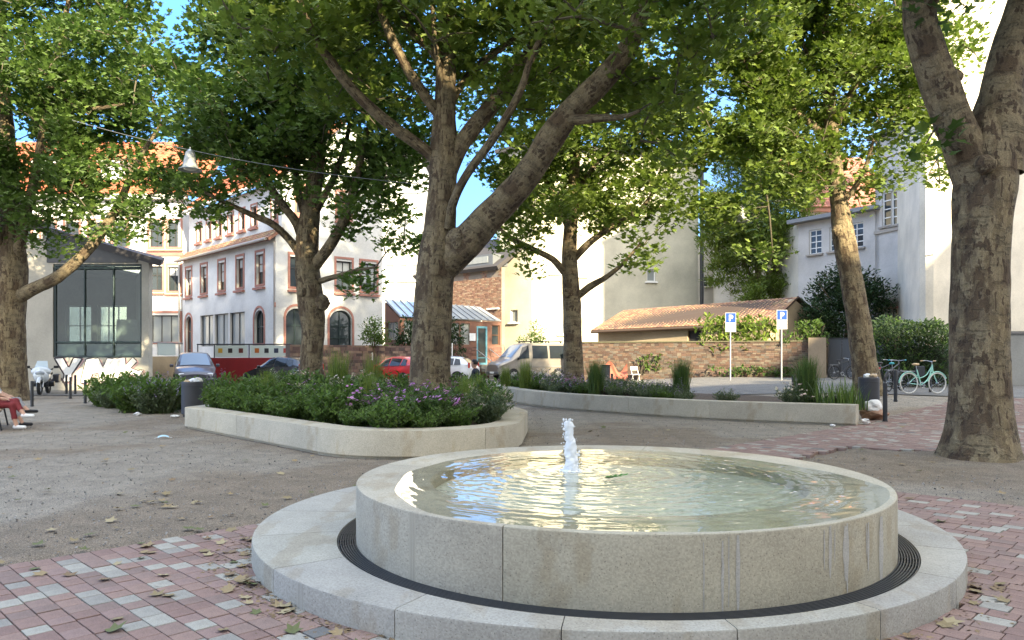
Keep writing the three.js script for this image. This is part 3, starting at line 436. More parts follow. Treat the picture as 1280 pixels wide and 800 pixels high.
plantTree('plane_tree', 'slim plane tree behind the curved low wall, beside the silver van', {
  seed: 41, ends: 960, per: 44, pal: 'lime', gap: 0.36, flare: 0.25,
  trunk: [[2.108, -0.022, -26, 0.4], [2.081, 0.87, -26, 0.34], [2.054, 1.951, -26, 0.32], [2.027, 3.168, -26, 0.31], [1.973, 4.114, -26, 0.28], [1.946, 5.195, -26, 0.25], [2.054, 6.816, -26, 0.2], [2.162, 8.708, -26, 0.16], [2.324, 10.87, -26, 0.12], [2.378, 13.573, -26, 0.09], [2.351, 17.357, -26, 0.03]],
  knots: [[1.877, 3.665, -25.8, 0.2]],
  limbs: [[[1.865, 4.249, -26, 0.13], [1.389, 4.752, -25.7, 0.11], [0.739, 5.059, -25.4, 0.095], [0, 5.368, -25, 0.08], [-0.565, 5.785, -24.7, 0.04]],
    [[2.162, 3.519, -26, 0.12], [2.628, 3.88, -25.8, 0.12], [3.14, 4.181, -25.6, 0.09], [3.644, 4.584, -25.4, 0.07], [4.191, 5.215, -25.2, 0.04]],
    [[2.054, 4.789, -26, 0.13], [2.548, 5.301, -25.8, 0.12], [3.234, 5.788, -25.5, 0.1], [4.191, 6.341, -25.2, 0.08], [4.73, 7.083, -25, 0.05]],
    [[1.946, 5.735, -26, 0.1], [1.362, 7.129, -26.2, 0.09], [0.768, 8.406, -26.4, 0.06], [0.275, 9.947, -26.5, 0.03]],
    [[2.081, 6.951, -26, 0.1], [2.871, 8.107, -26.3, 0.08], [3.871, 9.425, -26.6, 0.06], [4.736, 11.156, -26.8, 0.03]]],
  crown: [[0.928, 6.583, -25.5, 1.9, 1.1, 1.8], [2.162, 7.762, -26, 2.6, 1.7, 2.4], [3.844, 6.583, -25.5, 1.8, 1.2, 1.8], [4.983, 7.379, -25.5, 1.2, 1.6, 1.6], [0.26, 4.796, -25, 0.9, 0.7, 0.9], [4.191, 4.874, -25.2, 0.9, 0.6, 0.9], [2.973, 9.789, -26, 3.0, 1.9, 2.8], [2.703, 11.951, -26, 3.0, 1.8, 2.8], [0.27, 8.438, -26, 1.6, 1.4, 1.8], [0, 10.773, -26.5, 2.0, 1.6, 2.0], [5.676, 9.519, -26, 1.3, 1.4, 1.5], [2.432, 14.654, -26, 3.4, 2, 3, 0.7], [2.297, 17.357, -26, 3.6, 2.4, 3.4, 0.7]],
});
plantTree('plane_tree', 'leaning plane tree with pale patchy bark behind the dark litter bin', {
  seed: 53, ends: 1150, per: 44, pal: 'lime', gap: 0.35, flare: 0.2,
  trunk: [[11.59, 0.197, -25, 0.455], [11.435, 1.418, -25, 0.382], [11.253, 2.717, -25, 0.364], [11.019, 4.147, -25, 0.337], [10.785, 5.368, -25, 0.355], [10.629, 6.486, -25, 0.273], [10.473, 7.785, -25, 0.246], [10.343, 9.474, -25, 0.209], [10.239, 11.293, -25, 0.164], [10.135, 13.372, -25, 0.109], [10.083, 16.231, -25, 0.0455]],
  knots: [[10.492, 5.596, -24.8, 0.182]],
  limbs: [[[10.707, 6.486, -25, 0.109], [10.982, 6.885, -24.8, 0.091], [11.206, 7.432, -24.5, 0.0728], [11.37, 8.342, -24.2, 0.0455]],
    [[10.447, 8.825, -25, 0.127], [10.938, 10.099, -24.7, 0.109], [11.718, 11.441, -24.4, 0.0728], [12.225, 12.652, -24, 0.0364]],
    [[10.395, 8.565, -25, 0.127], [9.295, 9.226, -24.7, 0.109], [8.167, 9.945, -24.4, 0.091], [6.985, 11.005, -24, 0.0546]],
    [[10.499, 7.447, -25, 0.109], [9.941, 8.254, -25.3, 0.091], [9.181, 8.998, -25.6, 0.0637], [8.378, 9.519, -26, 0.0364]],
    [[10.317, 9.864, -25, 0.091], [9.769, 11.448, -25.4, 0.0728], [9.387, 13.213, -25.8, 0.0455]]],
  crown: [[9.096, 10.644, -25, 2.6, 2.2, 2.6], [7.536, 8.695, -25, 1.7, 1.9, 2], [8.649, 6.816, -26, 1.2, 1.2, 1.4, 0.7], [11.564, 10.384, -25, 2.3, 2.1, 2.4], [12.607, 8.425, -24.5, 1.3, 1.4, 1.4], [11.843, 6.77, -24.5, 1.2, 0.7, 1], [13.243, 11.099, -24.5, 1.7, 2.0, 1.8], [10.135, 8.175, -25, 1.6, 1.0, 1.8], [10.135, 12.853, -25, 3.6, 2.2, 3], [6.876, 11.099, -24.5, 1.6, 1.7, 1.8], [14.163, 7.915, -25, 0.9, 1.1, 1], [6.627, 6.716, -25.5, 0.9, 1.4, 1.2, 0.7], [9.875, 15.971, -25, 4.5, 2.6, 4, 0.7], [6.237, 8.695, -25, 1.5, 1.5, 1.5], [7.147, 6.486, -25, 1.3, 1.1, 1.2], [5.977, 10.644, -25, 1.5, 1.5, 1.5], [8.482, 4.86, -25.5, 1.0, 0.7, 1.0, 0.6], [9.356, 7.395, -25, 1.3, 1.0, 1.3]],
});
plantTree('plane_tree', 'massive forked plane tree trunk rising from the bare gravel beside the fountain', {
  seed: 67, ends: 330, per: 40, pal: 'deep', gap: 0.3, sides: 44, amp: 0.08, flare: 0.26,
  trunk: [[7.212, -0.049, -11.84, 0.508], [7.212, 0.345, -11.84, 0.474], [7.212, 0.898, -11.84, 0.432], [7.188, 1.76, -11.84, 0.415], [7.212, 2.745, -11.84, 0.398], [7.237, 3.606, -11.84, 0.406], [7.274, 4.16, -11.84, 0.44], [7.311, 4.652, -11.84, 0.423], [7.373, 5.101, -11.9, 0.305], [7.584, 5.696, -12.2, 0.169]],
  limbs: [[[7.188, 4.283, -11.84, 0.372], [6.967, 4.703, -11.8, 0.298], [6.689, 5.164, -11.7, 0.27], [6.439, 5.676, -11.6, 0.265], [6.216, 6.155, -11.5, 0.251], [6.044, 6.553, -11.4, 0.233], [5.914, 7.049, -11.2, 0.205], [5.613, 7.921, -10.8, 0.149], [4.983, 8.736, -10.2, 0.0744]],
    [[7.458, 4.406, -11.84, 0.372], [7.519, 4.949, -11.8, 0.326], [7.57, 5.596, -11.9, 0.298], [7.759, 6.353, -12, 0.26], [8.075, 7.172, -12.1, 0.242], [8.439, 8.159, -12.3, 0.205], [9.181, 10.022, -12.8, 0.093]],
    [[8.201, 7.549, -12.1, 0.14], [8.464, 7.77, -11.8, 0.1], [8.927, 8.096, -11.3, 0.05]],
    [[6.067, 6.613, -11.4, 0.1], [6.083, 6.78, -11, 0.08], [6.115, 7.142, -10.6, 0.05]]],
  knots: [[6.692, 5.796, -11.6, 0.1], [7.015, 4.42, -11.4, 0.14]],
  crown: [[5.021, 8.946, -10.5, 3.4, 1.5, 3.2], [8.822, 9.821, -12.3, 3.4, 1.6, 3.2], [6.694, 10.721, -11.5, 4, 1.6, 3.6], [6.232, 6.846, -10.9, 0.35, 0.4, 0.4, 6], [8.927, 8.213, -11.3, 1.6, 1.0, 1.5], [6.246, 4.699, -11.6, 0.16, 0.2, 0.2, 40]],
});

// ---------- buildings ----------
// A wall from ground point a to b (as seen from outside, left to right); openings in metres along it and above y0.
function wallFrame(a, b) { const dx = b[0] - a[0], dz = b[1] - a[1], L = Math.hypot(dx, dz); return { L, ry: Math.atan2(-dz, dx), u: [dx / L, dz / L], n: [-dz / L, dx / L] }; }
const archPath = (x, y, w, h, rise) => { const s = new THREE.Path(); s.moveTo(x - w / 2, y); s.lineTo(x + w / 2, y); if (rise) { s.lineTo(x + w / 2, y + h - rise); for (let i = 1; i <= 12; i++) { const t = i / 12 * PI; s.lineTo(x + Math.cos(t) * w / 2, y + h - rise + Math.sin(t) * rise); } } else { s.lineTo(x + w / 2, y + h); s.lineTo(x - w / 2, y + h); } s.lineTo(x - w / 2, y); return s; };
function facade(t, a, b, y0, h, m, ops = [], o = {}) {
  const f = wallFrame(a, b), th = o.thick ?? 0.35, sh = new THREE.Shape(); sh.moveTo(0, 0); sh.lineTo(f.L, 0);
  for (const [u, v] of o.top ?? [[f.L, h], [0, h]]) sh.lineTo(u, v); sh.lineTo(0, 0);
  for (const p of ops) sh.holes.push(archPath(p.u, p.v, p.w, p.h, p.arch));
  const g = new THREE.ExtrudeGeometry(sh, { depth: th, bevelEnabled: false, curveSegments: 8 }).translate(0, 0, -th); triUV(g);
  const w = obj(o.name ?? 'wall', g, m, t); w.position.set(a[0], y0, a[1]); w.rotation.y = f.ry;
  for (const p of ops) windowIn(t, a, f, y0, p);
  return f;
}
function windowIn(t, a, f, y0, p) {
  const W = p.w, Hh = p.h, fr = p.fr ?? 0.07, dep = p.in ?? 0.14, gs = [], z0 = -dep, rise = p.arch ?? 0;
  const ring = (x, y, w, h, r, k, d, z) => { const s = new THREE.Shape(archPath(x, y, w + 2 * k, h + 2 * k, r ? r + k : 0).getPoints()); s.holes.push(archPath(x, y + k, w, h, r)); return triUV(new THREE.ExtrudeGeometry(s, { depth: d, bevelEnabled: false }).translate(0, 0, z)); };
  gs.push(ring(0, 0, W - 2 * fr, Hh - 2 * fr, rise ? rise - fr : 0, fr - 0.004, 0.07, z0 - 0.05));
  const nx = p.nx ?? 2, ny = p.ny ?? 1, mw = p.mw ?? 0.05, H0 = Hh - rise * (rise ? 0.5 : 0);
  for (let i = 1; i < nx; i++) gs.push(box(mw, Hh - 2 * fr - (rise ? rise * Math.abs(i / nx - 0.5) : 0), 0.05, -W / 2 + W * i / nx, Hh / 2 - (rise ? rise * Math.abs(i / nx - 0.5) / 2 : 0), z0 - 0.015));
  for (const v of p.bars ?? Array.from({ length: ny - 1 }, (_, i) => (i + 1) / ny)) gs.push(box(W - 2 * fr, mw, 0.045, 0, H0 * v, z0 - 0.016));
  const wn = obj('window', gs, p.fm ?? mFrameW, t), at = (du, dv, dn = 0) => [a[0] + f.u[0] * (p.u + du) + f.n[0] * dn, y0 + p.v + dv, a[1] + f.u[1] * (p.u + du) + f.n[1] * dn];
  if (p.name) wn.name = p.name;
  wn.position.set(...at(0, 0)); wn.rotation.y = f.ry;
  const sh = new THREE.Shape(archPath(0, 0.01, W - 0.02, Hh - 0.02, rise).getPoints());
  obj('pane', triUV(new THREE.ExtrudeGeometry(sh, { depth: 0.012, bevelEnabled: false }).translate(0, 0, z0 - 0.045)), p.pm ?? mPane, wn);
  if (p.blind) obj('blind', [box(W - 2 * fr, Hh * p.blind, 0.01, 0, Hh * (1 - p.blind / 2) - fr, z0 - 0.026)], p.bm ?? mPaneCur, wn);
  if (p.trim) obj('surround', ring(0, 0, W, Hh, rise, p.trim, 0.06, -0.02), p.tm ?? mPink, wn);
  if (p.sill) obj('sill', [box(W + 0.3, 0.12, 0.22, 0, -0.06 - (p.trim ?? 0) * 0.5, 0.06)], p.sm ?? p.tm ?? mStoneTrim, wn);
}
function slab(p, th, m) {                                  // a roof plane on four corners, given counter-clockwise from the eave
  const [A, B, Cc, D] = p.map((q) => V(...q)), n = B.clone().sub(A).cross(D.clone().sub(A)).normalize(); if (n.y < 0) n.negate();
  const lo = [A, B, Cc, D].map((q) => q.clone().addScaledVector(n, -th)), up = [A, B, Cc, D], pos = [], Q = (a, b, c, d) => pos.push(...a, ...b, ...c, ...a, ...c, ...d), ar = (v) => v.toArray();
  Q(...up.map(ar)); Q(...lo.slice().reverse().map(ar)); for (let i = 0; i < 4; i++) { const j = (i + 1) % 4; Q(ar(up[j]), ar(up[i]), ar(lo[i]), ar(lo[j])); }
  const g = new THREE.BufferGeometry(); g.setAttribute('position', new THREE.Float32BufferAttribute(pos, 3)); g.computeVertexNormals(); return triUV(g);
}
function tiles(p, course, width, cols, seed) {             // rows of clay tiles on a roof plane A,B (eave) C,D (ridge)
  const [A, B, Cc, D] = p.map((q) => V(...q)), r = rng(seed), out = [], nrm = B.clone().sub(A).cross(D.clone().sub(A)).normalize(); if (nrm.y < 0) nrm.negate();
  const rows = Math.round(A.distanceTo(D) / course), sl = D.clone().sub(A).normalize();
  for (let j = 0; j < rows; j++) {
    const t0 = j / rows, t1 = (j + 1.12) / rows, a = A.clone().lerp(D, t0), b = B.clone().lerp(Cc, t0), c = B.clone().lerp(Cc, Math.min(1, t1)), d = A.clone().lerp(D, Math.min(1, t1)), n = Math.max(1, Math.round(a.distanceTo(b) / width));
    for (let i = 0; i < n; i++) {
      const q = (s, e, k, up) => s.clone().lerp(e, k).addScaledVector(nrm, up), k0 = (i + 0.02) / n, k1 = (i + 0.98) / n, km = (i + 0.5) / n, hh = 0.045 + 0.012 * r();
      const a0 = q(a, b, k0, hh - 0.02), am = q(a, b, km, hh + 0.02), a1 = q(a, b, k1, hh - 0.02), d0 = q(d, c, k0, 0.005), dm = q(d, c, km, 0.03), d1 = q(d, c, k1, 0.005), f0 = q(a, b, k0, 0), f1 = q(a, b, k1, 0);
      const pos = [], T = (...v) => v.forEach((x) => pos.push(x.x, x.y, x.z)); T(a0, am, d0, am, dm, d0, am, a1, dm, a1, d1, dm, f0, f1, a0, a0, f1, a1, a0, a1, am);
      const g = new THREE.BufferGeometry(); g.setAttribute('position', new THREE.Float32BufferAttribute(pos, 3)); g.computeVertexNormals();
      g.setAttribute('uv', new THREE.Float32BufferAttribute(new Float32Array(42), 2)); const cc = cols[Math.floor(r() * cols.length)], v = 0.8 + 0.4 * r(); out.push(tint(g, cc.map((x) => x * v)));
    }
  }
  return out;
}
const mTile = M(C(1, 1, 1), 0.85, { vertexColors: true, side: THREE.DoubleSide }), ORANGE = [[0.42, 0.125, 0.055], [0.38, 0.11, 0.05], [0.45, 0.14, 0.06], [0.34, 0.1, 0.05]], BROWNT = [[0.3, 0.16, 0.1], [0.24, 0.13, 0.085], [0.34, 0.2, 0.12], [0.2, 0.12, 0.09], [0.28, 0.2, 0.11]];
const mGutter = M(C(0.32, 0.3, 0.28), 0.5, { metalness: 0.5 }), mDarkRoof = M(C(0.05, 0.045, 0.045), 0.8), mWoodD = M(C(0.07, 0.045, 0.03), 0.8);
function roofOn(t, p, cols, seed, course = 0.3, width = 0.3) { const rf = obj('roof', slab(p, 0.15), M(C(0.25, 0.12, 0.08), 0.9), t); const tl = obj('roof_tiles', tiles(p, course, width, cols, seed), mTile, rf); tl.userData.kind = 'stuff'; return rf; }
function bricks(f, a, y0, h, sz, cols, seed, th = 0.02, skip) {   // proud bricks or stones on the outer face of a wall, running bond
  const r = rng(seed), out = []; let j = 0;
  for (let y = 0; y < h - 0.02; j++) {
    const ch = Math.min(h - y, sz[1] * (1 - sz[2] / 2 + sz[2] * r())); let u = -(j % 2) * sz[0] * 0.5 * (0.6 + 0.8 * r());
    while (u < f.L) {
      const w = sz[0] * (1 - sz[2] + 2 * sz[2] * r()), u0 = Math.max(0, u) + 0.007, u1 = Math.min(f.L, u + w) - 0.007; u += w; if (u1 - u0 < 0.04) continue;
      const mu = (u0 + u1) / 2, mv = y + ch / 2; if (skip && skip(mu, mv, u0, u1)) continue;
      const d = th * (0.5 + r()), g = new THREE.BoxGeometry(u1 - u0, Math.max(0.03, ch - 0.014), 0.06).rotateY(f.ry); triUV(g); g.translate(a[0] + f.u[0] * mu + f.n[0] * (d - 0.03), y0 + mv, a[1] + f.u[1] * mu + f.n[1] * (d - 0.03));
      const c = cols[Math.floor(r() * cols.length)], k = 0.75 + 0.5 * r(); out.push(tint(g, c.map((x) => x * k)));
    }
    y += ch;
  }
  return out;
}
const mBrick = M(C(1, 1, 1), 0.93, { vertexColors: true, map: rep(tPave, 2), bumpMap: rep(bFine, 3), bumpScale: 0.006 });
const RUBBLE = [[0.23, 0.13, 0.095], [0.3, 0.19, 0.14], [0.18, 0.115, 0.09], [0.34, 0.25, 0.18], [0.26, 0.2, 0.16]], CLINK = [[0.34, 0.19, 0.12], [0.38, 0.23, 0.15], [0.29, 0.16, 0.11], [0.42, 0.29, 0.19]], mMortar = plaster(C(0.3, 0.25, 0.2));

// --- studio with the great window and the graffiti ---
{
  const t = thing('studio_building', 'low studio with a huge dark window and painted lettering below it', 'building'), Z = -34, x0 = -30, x1 = -16.046, wu0 = -20.287 - x0, wu1 = -16.364 - x0;
  const e0 = 7.326 - (-20.287 - x0) * -0.0, sl = (7.33 - 5.95) / (-20.287 - x1), top = (x) => Math.min(8.2, 5.95 + sl * (x - x1)), L = x1 - x0, wy0 = 1.459, wy1 = 5.594;
  const op = { u: (wu0 + wu1) / 2, v: wy0, w: wu1 - wu0, h: wy1 - wy0, nx: 1, ny: 1, fr: 0.09, in: 0.08, fm: mFrameG, pm: MP(C(0.62, 0.68, 0.67), 0.02, { transmission: 1, thickness: 0, ior: 1.4 }) };
  facade(t, [x0, Z], [x1, Z], 0, 6, M(C(0.5, 0.465, 0.39), 0.93, { map: rep(tPlast, 0.3), bumpMap: rep(bConc, 0.6), bumpScale: 0.006 }), [op], { top: [[L, top(x1)], [-8.2 / 1 + 0 + (L + (8.2 - 5.95) / sl), 8.2], [0, 8.2]] });
  const mull = (px0, py0, px1, py1, w) => obj('glazing_bar', [bar([px0, py0, Z - 0.1], [px1, py1, Z - 0.1], w, 4)], mFrameG, t);
  for (const px of [-18.926, -17.654]) mull(px, wy0, px, wy1, 0.05);
  mull(x0 + wu0, 2.13, x0 + wu1, 2.13, 0.05); mull(x0 + wu0, 5.417, x0 + wu1, 5.417, 0.07);
  { const sh = new THREE.Shape([[x0 + wu0 - 0.25, wy1 + 0.06], [x1 - 0.5, wy1 + 0.06], [x1 - 0.5, top(x1 - 0.5) - 0.32], [x0 + wu0 - 0.25, top(x0 + wu0 - 0.25) - 0.32]].map((q) => new THREE.Vector2(...q))); obj('dark_fascia', triUV(new THREE.ExtrudeGeometry(sh, { depth: 0.04, bevelEnabled: false }).translate(0, 0, Z + 0.002)), M(C(0.02, 0.02, 0.021), 0.35), t); }
  // frosted lower band
  const fro = MP(C(0.2, 0.22, 0.21), 0.35, {}); for (const [p, q] of [[wu0, -18.926 - x0], [-18.926 - x0, -17.654 - x0], [-17.654 - x0, wu1]]) obj('frosted_pane', [box(q - p - 0.1, 2.13 - wy0 - 0.1, 0.012, x0 + (p + q) / 2, (wy0 + 2.13) / 2, Z - 0.16)], fro, t);
  // room behind: side wall, back wall with a bright glazed opening, ceiling, floor
  const bz = -39.2, bx1 = -18.6;
  facade(t, [bx1, bz], [x0, bz], 0, 5.6, mGreyW, [{ u: 1.6, v: 2.0, w: 1.5, h: 2.1, nx: 3, ny: 2, fr: 0.09, pm: mGlass }, { u: 3.3, v: 2.0, w: 1.3, h: 2.1, nx: 2, ny: 2, fr: 0.09, pm: mGlass }, { u: 5.2, v: 1.8, w: 1.4, h: 2.4, nx: 2, ny: 2, fr: 0.09, pm: mGlass }], { name: 'rear_wall' });
  facade(t, [x1 - 0.001, Z - 0.35], [bx1, bz + 0.36], 0, 5.5, mGreyW, [], { name: 'side_wall' });
  facade(t, [x0, bz], [x0, Z - 0.36], 0, 8, mGreyW, [], { name: 'side_wall' });
  obj('ceiling', [box(L - 2, 0.12, 4.2, (x0 + x1) / 2 - 1.2, 5.5, -36.7)], mGreyW, t);
  obj('floor_slab', [box(L - 2, 0.2, 4.2, (x0 + x1) / 2 - 1.2, 0.5, -36.7)], mGreyW, t);
  obj('partition', [box(1.2, 2.6, 0.12, -18.6, 2.0, -37.4)], mWhite, t); obj('worktable', [box(1.6, 0.06, 0.8, -19.6, 1.55, -35.6), box(0.06, 1.0, 0.06, -20.2, 1.05, -35.4), box(0.06, 1.0, 0.06, -19, 1.05, -35.4)], mFrameD, t);
  obj('red_lamp', new THREE.SphereGeometry(0.2, 16, 10).translate(-16.929, 1.672, -34.75), M(C(0.75, 0.03, 0.025), 0.4), t);
  const R2 = (x) => top(x) + 0.02; obj('roof', [slab([[x1 + 0.8, R2(x1 + 0.8), Z + 0.5], [x1 - 2, R2(x1 - 2), -40], [-24, R2(-24), -40], [-24, R2(-24), Z + 0.5]], 0.28), box(6.4, 0.2, 6.5, -27.2, 8.3, -36.8)], mDarkRoof, t);
  // lettering sprayed on the wall: white fill, pink shade, black outline
  const gz = Z + 0.006, S = (px, py) => [(px - 640) * 34 / 962, 1.6 + (443 - py) * 34 / 962];
  const fillM = M(C(0.74, 0.72, 0.68), 0.85), shadeM = M(C(0.55, 0.33, 0.33), 0.85), lineM = M(C(0.04, 0.03, 0.035), 0.8);
  const letters = [[[66, 452], [77, 451], [84, 463], [90, 451], [101, 452], [88, 472], [87, 481], [76, 482], [78, 472]], [[99, 482], [106, 453], [116, 452], [122, 470], [113, 471], [111, 477], [106, 483]], [[113, 453], [121, 452], [127, 464], [132, 452], [141, 453], [143, 481], [136, 481], [134, 468], [129, 480], [124, 480], [120, 466]], [[127, 462], [140, 452], [151, 453], [151, 474], [142, 481], [131, 478]], [[146, 452], [154, 451], [155, 461], [164, 451], [169, 456], [161, 464], [171, 468], [177, 466], [172, 474], [159, 471], [156, 479], [148, 480]]];
  letters.forEach((l, i) => {
    const P = l.map(([x, y]) => new THREE.Vector2(...S(x + 2, y - 4))), sh = new THREE.Shape(P), lt = obj('graffiti_letter', triUV(new THREE.ExtrudeGeometry(sh, { depth: 0.002, bevelEnabled: false }).translate(0, 0, gz + i * 0.003)), fillM, t);
    const c = new THREE.CatmullRomCurve3(P.map((p) => V(p.x, p.y, gz + 0.004 + i * 0.003)), true, 'catmullrom', 0.1), ol = new THREE.TubeGeometry(c, 90, 0.034, 4, true); ol.translate(0, 0, -gz).scale(1, 1, 0.06).translate(0, 0, gz + 0.002); obj('outline', ol, lineM, lt);
    const d2 = new THREE.TubeGeometry(c, 90, 0.03, 4, true); d2.translate(0.07, -0.05, -gz).scale(1, 1, 0.05).translate(0, 0, gz - 0.002); obj('shade_line', d2, shadeM, lt);
  });
  obj('paint_swoosh', wire([[...S(64, 476), gz], [...S(72, 471), gz], [...S(80, 478), gz], [...S(84, 487), gz]], 0.05, 30, 4).translate(0, 0, -gz).scale(1, 1, 0.08).translate(0, 0, gz + 0.002), lineM, t);
}
const sash = (u, v, w, h, o = {}) => ({ u, v, w, h, nx: 2, bars: [0.66], fr: 0.07, fm: mFrameD, pm: mPane, trim: 0.12, tm: mPink, sill: true, in: 0.16, ...o });
// --- long house with the orange roof behind the studio ---
{
  const t = thing('rear_house', 'tall white house with orange tiled roof behind the studio', 'building'), a = [-42, -52], b = [-22.216, -52], L = b[0] - a[0];
  const U = (px) => (px - 640) * 52 / 962 - a[0], Yv = (py) => 1.6 + (443 - py) * 52 / 962, ops = [];
  ops.push(sash(U(195), Yv(365), 0.85, 1.75, { trim: 0.13 }), sash(U(217.5), Yv(366), 0.85, 1.75, { blind: 0.3, trim: 0.13 }), sash(U(217.5), Yv(311), 0.9, 1.8, { trim: 0.13 }), sash(U(195), Yv(311), 0.9, 1.8, { trim: 0.13 }), { u: U(207), v: Yv(430), w: 1.95, h: 1.95, nx: 3, ny: 1, fr: 0.06, fm: mFrameD, pm: mPaneLt, trim: 0.14, tm: mPink });
  for (const px of [30, 60, 90, 120, 150]) for (const py of [311]) ops.push(sash(U(px), Yv(py), 0.95, 1.8, { trim: 0.13 }));
  const f = facade(t, a, b, 0, 12.2, mWhite, ops);
  facade(t, b, [b[0] + 0.01, -64], 0, 12.2, mWhite, []);
  obj('string_course', [box(L, 0.22, 0.1, a[0] + L / 2, Yv(318), -51.95)], mPink, t); obj('cornice', [box(L + 0.6, 0.35, 0.6, a[0] + L / 2, 12.2, -51.8)], mWhite, t);
  roofOn(t, [[a[0], 12.35, -51.5], [b[0] + 1.2, 12.35, -51.5], [b[0] + 1.2, 17.6, -58], [a[0], 17.6, -58]], ORANGE, 3, 0.36, 0.5);
  obj('drainpipe', [bar([-22.422, 0.145, -51.85], [-22.422, 7.69, -51.85], 0.06)], mGutter, t);
  for (const px of [70, 150]) { const x = (px - 640) * 54 / 962; obj('dormer', [box(1.6, 1.5, 2.4, x, 14.0, -54.2), box(2.0, 0.15, 2.8, x, 14.8, -54.1)], mWhite, t); }
}
// --- white corner house with pink sandstone surrounds ---
{
  const t = thing('corner_house', 'white corner house with pink stone window surrounds and a short tiled skirt roof', 'building'), K = [-12.6, -41], B0 = [-21.8, -51], C1 = [-7.662, -45.5];
  const fb = wallFrame(B0, K), L = fb.L, U = (t) => t * L, ops = [];
  [0.076, 0.267, 0.472, 0.667, 0.861].forEach((k, i) => ops.push(sash(U(k), 5.35, 1.0, 1.78, { bars: [0.7], blind: [0.5, 0.35, 0.6, 0.25, 0.5][i], fm: mFrameB })));
  ops.push(sash(U(0.853), 2.1, 1.25, 1.95, { arch: 0.6, nx: 2, bars: [0.62], sill: false, fm: mFrameG }));
  for (let i = 0; i < 3; i++) ops.push({ u: U(0.3 + i * 0.168), v: 2.1, w: 2.1, h: 1.95, nx: 2, fr: 0.06, fm: mFrameD, pm: mPaneLt, blind: 0.01 });
  ops.push(sash(U(0.075), 1.4, 1.15, 2.7, { arch: 0.55, nx: 1, bars: [0.2, 0.7], sill: false, fm: mFrameB, name: 'arched_door' }));
  facade(t, B0, K, 0, 7.85, mWhite, ops);
  // upper storey, set back a little
  const s = 0.4, n = fb.n, b0 = [B0[0] - n[0] * s, B0[1] - n[1] * s], k0 = [K[0] - n[0] * s, K[1] - n[1] * s], ups = [];
  for (const k of [0.13, 0.25, 0.37, 0.5, 0.62, 0.74, 0.93]) ups.push(sash(U(k), 0.75, 0.75, 1.2, { trim: 0.08, fm: mFrameB, sill: true, nx: 1, bars: [] }));
  facade(t, b0, k0, 8.1, 2.9, mWhite, ups, { name: 'upper_wall' });
  const off = (p, d, y) => [p[0] + n[0] * d, y, p[1] + n[1] * d];
  roofOn(t, [off(B0, 0.5, 7.75), off([K[0] + fb.u[0] * 0.15, K[1] + fb.u[1] * 0.15], 0.5, 7.75), off([K[0] + fb.u[0] * 0.15, K[1] + fb.u[1] * 0.15], -0.35, 8.4), off(B0, -0.35, 8.4)], BROWNT, 5, 0.28, 0.3);
  obj('gutter', [bar(off(B0, 0.55, 7.72), off(K, 0.55, 7.72), 0.08)], mGutter, t); obj('drainpipe', [bar(off(K, 0.08, 0), off(K, 0.08, 7.6), 0.05)], mGutter, t);
  obj('lintel_band', [box(0.1, 0.25, 0.12, ...off(K, 0.05, 4.25))], mPink, t);
  // gable wall towards the square
  const fc = wallFrame(K, C1), Lc = 9.4, C2 = [K[0] + fc.u[0] * Lc, K[1] + fc.u[1] * Lc], oc = [], uc = (px) => { const k = (px - 640) / 962; return (k * 41 + 12.6) / (fc.u[0] + k * fc.u[1] * 1) * 1; };
  const at = (px) => { let lo = 0, hi = 12; for (let i = 0; i < 40; i++) { const m = (lo + hi) / 2, x = K[0] + fc.u[0] * m, z = K[1] + fc.u[1] * m; if (x / -z * 962 + 640 < px) lo = m; else hi = m; } return lo; };
  oc.push(sash(at(373), 5.15, 1.0, 1.75, { fm: mFrameD }), sash(at(430), 5.15, 1.0, 1.75, { fm: mFrameD, blind: 0.4 }), sash(at(461), 5.15, 1.05, 1.75, { fm: mFrameD, blind: 0.6, bm: mPaneLt }));
  oc.push(sash(at(370), 2.0, 1.2, 2.1, { arch: 0.6, sill: false, fm: mFrameG }), sash(at(426), 2.0, 1.45, 2.1, { arch: 0.65, sill: false, fm: mFrameG, nx: 2, bars: [0.3, 0.68] }), sash(at(430), 9.2, 0.9, 1.5, { fm: mFrameB }), sash(at(380), 9.2, 0.9, 1.5, { fm: mFrameB }));
  const wl = at(478);
  facade(t, K, [K[0] + fc.u[0] * wl, K[1] + fc.u[1] * wl], 0, 11, mWhite, oc, { name: 'gable_wall', top: [[wl, 13.2], [wl * 0.62, 14.8], [0.35, 11.2], [0.35, 8.3], [0, 7.9]] });
  const rr = (d, e, y) => [K[0] + fc.u[0] * d + fb.u[0] * -e, y, K[1] + fc.u[1] * d + fb.u[1] * -e];
  roofOn(t, [rr(-0.1, 14, 11.0), rr(-0.1, -0.3, 11.0), rr(4.2, -0.3, 15), rr(4.2, 14, 15)], ORANGE, 9, 0.34, 0.4);
  obj('eaves', [bar(rr(-0.1, 14, 10.95), rr(-0.1, -0.3, 10.95), 0.1)], mFrameW, t);
  facade(t, [K[0] + fc.u[0] * wl, K[1] + fc.u[1] * wl], [K[0] + fc.u[0] * wl - fb.u[0] * 13, K[1] + fc.u[1] * wl - fb.u[1] * 13], 0, 13, mWhite, [], { name: 'far_wall' });
}
